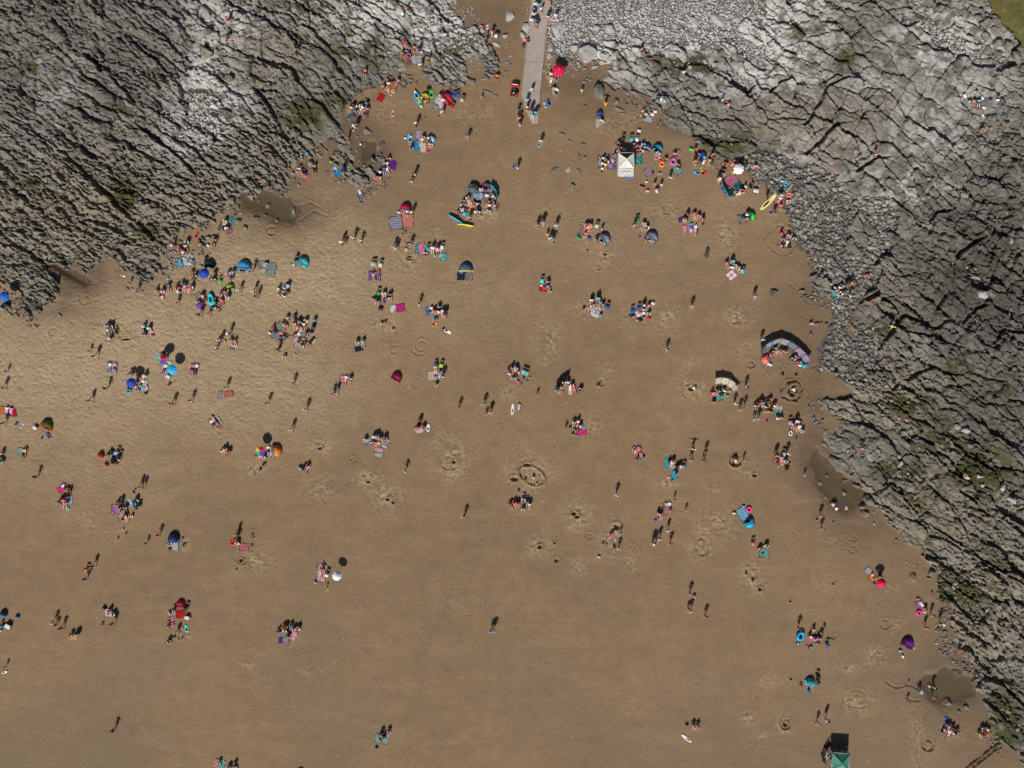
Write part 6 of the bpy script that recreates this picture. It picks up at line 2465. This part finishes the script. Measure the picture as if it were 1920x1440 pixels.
        px, py, r = map(float, t[1:4]); o = ringf(px, py, r, t[4], *map(float, t[5:7])); reg(o, f'{hum(t[4])} inflatable ring', 'inflatable ring', 'inflatable rings', phrase, px, py)
    elif k in 'OL':
        px, py = map(float, t[1:3]); o = bucket(px, py, t[3], k == 'L', float(t[4]) if len(t) > 4 else 1); reg(o, f'{hum(t[3])} {"ball" if k == "L" else "toy bucket"}', 'ball' if k == 'L' else 'bucket', 'balls' if k == 'L' else 'toy buckets', phrase, px, py)

# boulders
def where(px, py):
    v = 'top' if py < 200 else 'upper' if py < 480 else 'middle' if py < 900 else 'lower'
    h = 'left' if px < 640 else 'centre' if px < 1280 else 'right'
    return f'{v} {h}'
sd0 = 0
for part in ROCKS.replace('\n', '|').split('|'):
    if not part.strip(): continue
    t = part.split(); x, y, rx, ry, rot, hh = map(float, t[:6]); m = t[6]
    if rx <= 1: continue
    sd0 += 1; kind = 'pale' if m == 'pale' else m if m in ('moss', 'dark') else 'rock'
    o = boulder(x, y, rx, ry, rot, hh, sd0, kind)
    nm = {'pale': 'pale', 'rock': 'grey', 'moss': 'weed-covered', 'dark': 'dark pitted', 'coralrock': 'brownish'}[m]
    sx, sy = to_xy(x, y); onrock = rock[int((sy + 60) / DX), int((sx + 79) / DX)]
    size = 'large' if rx * ry > 130 else 'small' if rx * ry < 30 else 'mid-sized'
    reg(o, f'{size} {nm} boulder', 'boulder', 'loose boulders', f'{"lying on the rock shelf" if onrock else "lying on sand or shingle"}, {where(x, y)} of the photo', x, y)

# ------------------------------------------------------------------ single things
# ramp: three cast slabs with side kerbs, each a part
ramp_r = bpy.data.objects.new('ramp', None); C.objects.link(ramp_r); ramp_r['kind'] = 'structure'
M_CONC, nt, b = nmat('ramp_concrete'); geo = nt.nodes.new('ShaderNodeNewGeometry'); P0 = geo.outputs['Position']
sx = nt.nodes.new('ShaderNodeSeparateXYZ'); nt.links.new(P0, sx.inputs[0])
g1 = mul(nt, mul(nt, sx.outputs[1], 7.0), 0, 'SINE') if False else None
w_ = nt.nodes.new('ShaderNodeTexWave'); w_.bands_direction = 'Y'; w_.inputs['Scale'].default_value = 1.6; w_.inputs['Distortion'].default_value = .4; nt.links.new(P0, w_.inputs['Vector'])
c = mixc(nt, ramp(nt, noise(nt, P0, .8, 5), .3, .7), (.30, .250, .212), (.375, .322, .278)); c = mixc(nt, mul(nt, w_.outputs['Fac'], .06), c, (.23, .19, .165))
c = mixc(nt, ramp(nt, noise(nt, P0, .35, 4), .62, .72), c, (.26, .19, .12)); nt.links.new(c, b.inputs['Base Color']); bump(nt, b, w_.outputs['Fac'], .5, .03)
LE = [(1000,-30),(996,0),(991,38),(987.5,84),(983,116),(977.5,168),(977,184)]; RE = [(1040,-30),(1034,0),(1028,38),(1022,76),(1019.5,118),(1013.5,173),(1008,232)]
def edge_at(E, y):
    for a, b_ in zip(E[:-1], E[1:]):
        if a[1] <= y <= b_[1]: return a[0] + (b_[0] - a[0]) * (y - a[1]) / (b_[1] - a[1])
    return E[-1][0]
for (y0, y1, tilt) in ((-30, 37, 0), (37.3, 116.3, 0), (116.9, 171, 0), (171.6, 200, 0), (200.3, 232, 1)):
    bm = bmesh.new(); P4 = []
    for (yy, E) in ((y0, LE), (y0, RE), (y1, RE), (y1, LE)):
        x_ = edge_at(E, yy) if not (E is LE and yy > 184) else 977 + (yy - 184) * .42
        z_ = .12 + .26 * (232 - yy) / 262 - (.10 if yy > 200 else 0); P4.append(((x_ - 960) * S, (720 - yy) * S, z_))
    top_ = [bm.verts.new(p) for p in P4]; bot_ = [bm.verts.new((p[0], p[1], -.3)) for p in P4]
    bm.faces.new(top_[::-1]); bm.faces.new(bot_)
    for i in range(4): bm.faces.new((top_[i], top_[(i+1) % 4], bot_[(i+1) % 4], bot_[i]))
    bmesh.ops.recalc_face_normals(bm, faces=bm.faces); me = bpy.data.meshes.new('ramp_slab'); bm.to_mesh(me); bm.free(); me.materials.append(M_CONC)
    o = bpy.data.objects.new('ramp_slab', me); C.objects.link(o); o.parent = ramp_r
for E, s in ((LE, 1), (RE, -1)):
    pts = [((x + s * .8 - 960) * S, (720 - y) * S, .14 + .26 * (232 - y) / 262) for x, y in E]
    o = bpy.data.objects.new('kerb', mesh_from('kerb', tube_bm(pts, .055, 4))); C.objects.link(o); o.parent = ramp_r; o.data.materials.clear(); o.data.materials.append(M_CONC)

# paddling pool in the big camp
pr = bpy.data.objects.new('paddling_pool', None); C.objects.link(pr); place(pr, 897, 367, 0, 0, .05)
for k, rr in enumerate((8.4, 6.6)):
    R_m = rr * S * .92; o = newobj('pool_ring', mesh_from('pool_ring', tube_bm([(R_m * math.cos(2*math.pi*q/28), R_m * math.sin(2*math.pi*q/28), .12 + .05 * (1 - k)) for q in range(28)], .10 - .02 * k, 8, closed=True)), pr, mat('steel' if k == 0 else 'lightgrey', .4))
bm = bmesh.new(); bm.faces.new([bm.verts.new((5.6 * S * math.cos(2*math.pi*q/24), 5.6 * S * math.sin(2*math.pi*q/24), .15)) for q in range(24)]); newobj('water', mesh_from('water', bm, False), pr, mat('steel', .08))
reg(pr, 'round grey-blue paddling pool', 'paddling pool', None, 'on a square sheet in the large camp', 897, 367)

# inflatable kayak
kr = bpy.data.objects.new('inflatable_kayak', None); C.objects.link(kr); place(kr, 784.5, 186.5, 0, -23)
def side(s):
    pts = []; rad = []
    for k in range(13):
        t = k / 12; y = (t - .5) * 2.35; pts.append((s * .33 * math.sin(math.pi * t) ** .6 * 1.0, y, .16 + .12 * abs(2 * t - 1) ** 3)); rad.append(.13 - .03 * abs(2 * t - 1))
    return mesh_from('side_tube', tube_bm(pts, rad, 8))
for s in (-1, 1): newobj('side_tube', side(s), kr, mat('skyblue', .3))
for s in (-1, 1):
    newobj('end_cap', mesh_from('end_cap', tube_bm([(0, s * .95, .22), (0, s * 1.2, .27), (0, s * 1.42, .34)], [.21, .16, .03], 8)), kr, mat('paleyellow', .3))
newobj('floor', mesh_from('floor', box_bm(.52, 1.9, .10, (0, 0, .08), .04)), kr, mat('black', .5))
for s in (-.42, .12): newobj('seat', mesh_from('seat', box_bm(.36, .40, .14, (0, s, .17), .05)), kr, mat('yellow', .5)); newobj('backrest', mesh_from('backrest', box_bm(.34, .08, .26, (0, s - .2, .30), .03)), kr, mat('yellow', .5))
reg(kr, 'blue and yellow two-seat inflatable kayak', 'kayak', None, 'on the sand below the upper rocks', 784, 186)
pd = newobj('paddle', mesh_from('paddle', tube_bm([(0, -.95, .06), (0, .95, .06)], .018, 5)), m=mat('palebrown', .5)); place(pd, 808, 209, 0, 45)
for s in (-1, 1): newobj('blade', mesh_from('blade', box_bm(.16, .36, .02, (0, s * 1.05, .06), .008)), pd, mat('black', .5))
reg(pd, 'long thin kayak paddle', 'paddle', None, 'lying diagonally below the kayak and red tent', 808, 209)

# lifeguard quad bike
qb = bpy.data.objects.new('quad_bike', None); C.objects.link(qb); place(qb, 964.5, 168.5, .5, 9)
for sx_ in (-1, 1):
    for sy_ in (-.62, .62):
        w = newobj('wheel', cached('qwheel', lambda: mesh_from('wheel', tube_bm([(-.13, 0, 0), (-.12, 0, 0), (.12, 0, 0), (.13, 0, 0)], [.17, .29, .29, .17], 16))), qb, mat('black', .8)); w.location = (sx_ * .43, sy_, .29)
        newobj('hub', cached('qhub', lambda: mesh_from('hub', tube_bm([(-.14, 0, 0), (.14, 0, 0)], .09, 8))), w, mat('grey', .4))
        fd = newobj('mudguard', cached(('qf', sx_, sy_), lambda: mesh_from('mudguard', box_bm(.34, .56, .07, (0, 0, 0), .05))), qb, mat('red', .3)); fd.location = (sx_ * .40, sy_, .64)
newobj('chassis', mesh_from('chassis', box_bm(.44, 1.5, .34, (0, 0, .48), .08)), qb, mat('black', .5))
newobj('saddle', mesh_from('saddle', box_bm(.30, .72, .14, (0, -.10, .80), .06)), qb, mat('charcoal', .7))
newobj('bonnet', mesh_from('bonnet', box_bm(.34, .40, .20, (0, .52, .74), .07)), qb, mat('red', .3))
for y_, n_ in ((.82, 'front_rack'), (-.75, 'rear_rack')):
    bm = bmesh.new()
    for q in range(4): tube_bm([(-.40, y_ - .15 + .10 * q, .80), (.40, y_ - .15 + .10 * q, .80)], .015, 4, bm)
    for s in (-1, 1): tube_bm([(s * .40, y_ - .18, .80), (s * .40, y_ + .18, .80)], .015, 4, bm)
    newobj(n_, mesh_from(n_, bm), qb, mat('black', .5))
newobj('light_bar', mesh_from('light_bar', box_bm(.78, .13, .12, (0, .66, .92), .04)), qb, mat('cream', .4))
newobj('handlebar', mesh_from('handlebar', tube_bm([(-.40, .22, 1.02), (-.15, .34, .98), (.15, .34, .98), (.40, .22, 1.02)], .02, 6)), qb, mat('black', .5))
newobj('rescue_pack', mesh_from('rescue_pack', box_bm(.62, .50, .26, (-.05, -.74, .95), .08)), qb, mat('black', .7))
newobj('fuel_cap', mesh_from('fuel_cap', tube_bm([(-.02, -.62, 1.06), (-.02, -.62, 1.13)], [.12, .09], 10)), qb, mat('white', .4))
newobj('rescue_tube', mesh_from('rescue_tube', tube_bm([(.36, -1.0, .86), (.38, -.45, .88)], .08, 8)), qb, mat('red', .4))
reg(qb, 'red and black lifeguard quad bike', 'quad bike', None, 'parked on sand beside the ramp', 965, 168)

# gazebos
def gazebo(px, py, size, rot, c, ctrim, h, cat_label, ph, flap=False):
    o = bpy.data.objects.new('gazebo', None); C.objects.link(o); place(o, px, py, h, rot); a = size * S / 2
    cs_ = [(-a, a), (a, a), (a, -a), (-a, -a)]
    for (x_, y_) in cs_: newobj('leg', cached(('gleg', h), lambda: mesh_from('leg', box_bm(.05, .05, h + .1, (0, 0, h / 2)))), o, mat('lightgrey', .4)).location = (x_, y_, 0)
    ap = (0, 0, h + .75)
    for k in range(4):
        p, q = cs_[k], cs_[(k + 1) % 4]; open_ = flap and k == 0
        bm = bmesh.new(); n = 5; rows = []
        for j in range(n + 1):
            t = j / n; row = []
            for i in range(n + 1):
                s_ = i / n; ex = p[0] + (q[0] - p[0]) * s_; ey = p[1] + (q[1] - p[1]) * s_
                row.append(bm.verts.new((ex * (1 - t), ey * (1 - t), h + .75 * t - .10 * math.sin(math.pi * s_) * math.sin(math.pi * min(1, t + .25)) * (1 - t))))
            rows.append(row)
        if open_:
            rng = range(2, n)
        else: rng = range(n)
        for j in rng:
            for i in range(n): bm.faces.new((rows[j][i], rows[j][i+1], rows[j+1][i+1], rows[j+1][i]))
        bmesh.ops.remove_doubles(bm, verts=bm.verts, dist=.001)
        bmesh.ops.solidify(bm, geom=bm.faces[:], thickness=.015); newobj('roof_panel', mesh_from('roof_panel', bm, False), o, mat('charcoal' if open_ else c, .8))  # charcoal sheet stands in for the dark seen through the open rear quarter
        newobj('hip_rail', mesh_from('hip_rail', tube_bm([(p[0], p[1], h + .04), (0, 0, h + .79)], .03, 5)), o, mat('white' if flap else ctrim, .5))
        newobj('eave_rail', mesh_from('eave_rail', tube_bm([(p[0], p[1], h + .02), (q[0], q[1], h + .02)], .035, 5)), o, mat('lightgrey', .5))
        if not (flap and k == 2):
            bm = bmesh.new(); vs = [bm.verts.new((p[0], p[1], h)), bm.verts.new((q[0], q[1], h)), bm.verts.new((q[0] * 1.01, q[1] * 1.01, h - .22)), bm.verts.new((p[0] * 1.01, p[1] * 1.01, h - .22))]; bm.faces.new(vs)
            bmesh.ops.solidify(bm, geom=bm.faces[:], thickness=.01); newobj('valance', mesh_from('valance', bm, False), o, mat(ctrim, .8))
    if flap:   # the front wall pulled out as an awning, with its small printed line and a blue strip
        bm = bmesh.new(); g = []
        for j in range(4):
            t = j / 3; g.append([bm.verts.new((x_ * (1 + .02 * t), -a - .95 * t, h - .85 * t - .06 * math.sin(math.pi * t))) for x_ in np.linspace(-a, a, 6)])
        for j in range(3):
            for i in range(5): bm.faces.new((g[j][i], g[j][i+1], g[j+1][i+1], g[j+1][i]))
        bmesh.ops.solidify(bm, geom=bm.faces[:], thickness=-.015); aw = newobj('awning', mesh_from('awning', bm), o, mat('white', .8))
        for q in range(9):
            s_ = newobj('printed_mark', cached(('mark', q % 3), lambda: mesh_from('printed_mark', box_bm((.10, .085, .11)[q % 3], .15, .006), False)), aw, mat('maroon' if q < 6 else 'charcoal', .8))
            s_.location = (-a + .45 + q * .165, -a - .32, h - .30 + .0); s_.rotation_euler.x = math.radians(41)
        bs = newobj('blue_strip', mesh_from('blue_strip', box_bm(a * .85, .30, .02), False), aw, mat('blue', .7)); bs.location = (a * .5, -a - 1.02, h - .93); bs.rotation_euler.x = math.radians(41)
    reg(o, cat_label, 'gazebo', None, ph, px, py)
gazebo(1174, 301, 29.5, 0, 'offwhite', 'white', 1.9, 'square pale grey gazebo', 'with open rear panel among the upper picnics', True)
gazebo(1576, 1428, 32, 4, 'seagreen', 'teal', 1.9, 'square green gazebo', "cut by the photo's bottom edge")

# ------------------------------------------------------------------ people past the limit: the smallest in view become one object
PPL = [t for t in THINGS if t[2] == 'person']; PXY = np.array([(t[5], t[6]) for t in PPL])
def score(i):
    pose, px, py, kid = INFO[PPL[i][0].name]; d = np.hypot(PXY[:, 0] - px, PXY[:, 1] - py); d[i] = 99
    s_ = {'lie': 3.0, 'prone': 3.0, 'walk': 1.6 + 1.2 * math.hypot(px - 960, py - 720) / 1000, 'arms': 4, 'carry': 4, 'bend': 2.2}.get(pose, 1.5)
    near = int((d < 14).sum())
    if pose in ('sit', 'hug', 'cross', 'crouch') and rock[int((720 - py) * S / DX + 480) % X.shape[0], int(((px - 960) * S + 79) / DX)]: s_ += .6
    if px < 6 or py < 6 or px > 1914 or py > 1434: s_ -= 1
    return s_ * (.72 if kid else 1) + (1.3 if near == 0 else .5 if near == 1 else 0) - .06 * near + .0001 * i
order = sorted(range(len(PPL)), key=score, reverse=True); LIM = 300
crowd = [PPL[i] for i in order[LIM:]]
vs_, fs_, mi_, mats_, base_ = [], [], [], [], 0
bpy.context.view_layer.update()
for t in crowd:
    o = t[0]; pose = INFO[o.name][0]; low = LOWP[pose]; high = POSES[pose]
    for q in [o] + list(o.children):
        nm = 'body' if q is o else q.name.split('.')[0]; me = low[nm]; n = len(me.vertices)
        co = np.empty(n * 3, np.float32); me.vertices.foreach_get('co', co); co = co.reshape(-1, 3); M_ = np.array(o.matrix_world, np.float32)
        vs_.append(co @ M_[:3, :3].T + M_[:3, 3]); m_ = q.material_slots[0].material
        if m_ not in mats_: mats_.append(m_)
        for p in me.polygons: fs_.append(tuple(v + base_ for v in p.vertices)); mi_.append(mats_.index(m_))
        base_ += n
    for q in list(o.children): bpy.data.objects.remove(q)
    bpy.data.objects.remove(o)
me = bpy.data.meshes.new('people_in_the_picnic_groups'); me.from_pydata(np.concatenate(vs_).tolist(), [], fs_)
for m_ in mats_: me.materials.append(m_)
me.polygons.foreach_set('material_index', mi_); me.polygons.foreach_set('use_smooth', [True] * len(fs_))
o = bpy.data.objects.new('people_in_the_picnic_groups', me); C.objects.link(o); o['kind'] = 'stuff'
gone = {id(t) for t in crowd}; THINGS = [t for t in THINGS if id(t) not in gone]

# ------------------------------------------------------------------ labels that single each thing out
from collections import defaultdict
ORD = {2: ['left one', 'right one'], 3: ['left one', 'middle one', 'right one'], 4: ['leftmost', 'second from left', 'third from left', 'rightmost']}
ORDV = {2: ['upper one', 'lower one'], 3: ['upper one', 'middle one', 'lower one'], 4: ['topmost', 'second from top', 'third from top', 'lowest']}
byl = defaultdict(list)
for th in THINGS: byl[(th[1] + ' ' + th[4]).strip()].append(th)
NUMW = ['first', 'second', 'third', 'fourth', 'fifth', 'sixth', 'seventh', 'eighth', 'ninth', 'tenth', 'eleventh', 'twelfth']
for lab, ls in byl.items():
    if len(ls) == 1: ls[0].append(lab); continue
    xs = [t[5] for t in ls]; ys = [t[6] for t in ls]; hor = (max(xs) - min(xs)) >= (max(ys) - min(ys)); ls.sort(key=lambda t: t[5] if hor else t[6]); n = len(ls)
    for i, t in enumerate(ls):
        w = (ORD if hor else ORDV)[n][i] if n <= 4 else f'{NUMW[i] if i < 12 else str(i+1)+"th"} from {"left" if hor else "top"}'
        t.append(lab + ', ' + w)
bad = 0
for t in THINGS:
    o, lab = t[0], t[7]
    for a_, b_ in (('lying on their back', 'lying'), ('with arms held out', 'arms out'), ('in a folding chair', 'seated'), (' top ', ' '), ('person in a ', 'person in '), ('child in a ', 'child in '), ('person in an ', 'person in '), ('bare-chested ', 'bare '), (' the photo\'s', ' the'), (' the ', ' '), (' the ', ' ')):
        if len(lab.split()) <= 16: break
        lab = lab.replace(a_, b_, 1)
    t[7] = lab; n = len(lab.split())
    if n > 16: bad += 1; print('LONG', n, lab)
    tagt(o, lab, t[2], t[3])
print('things', len(THINGS), 'people', sum(t[2] == 'person' for t in THINGS), 'bad', bad, 'uniq', len({t[7] for t in THINGS}))
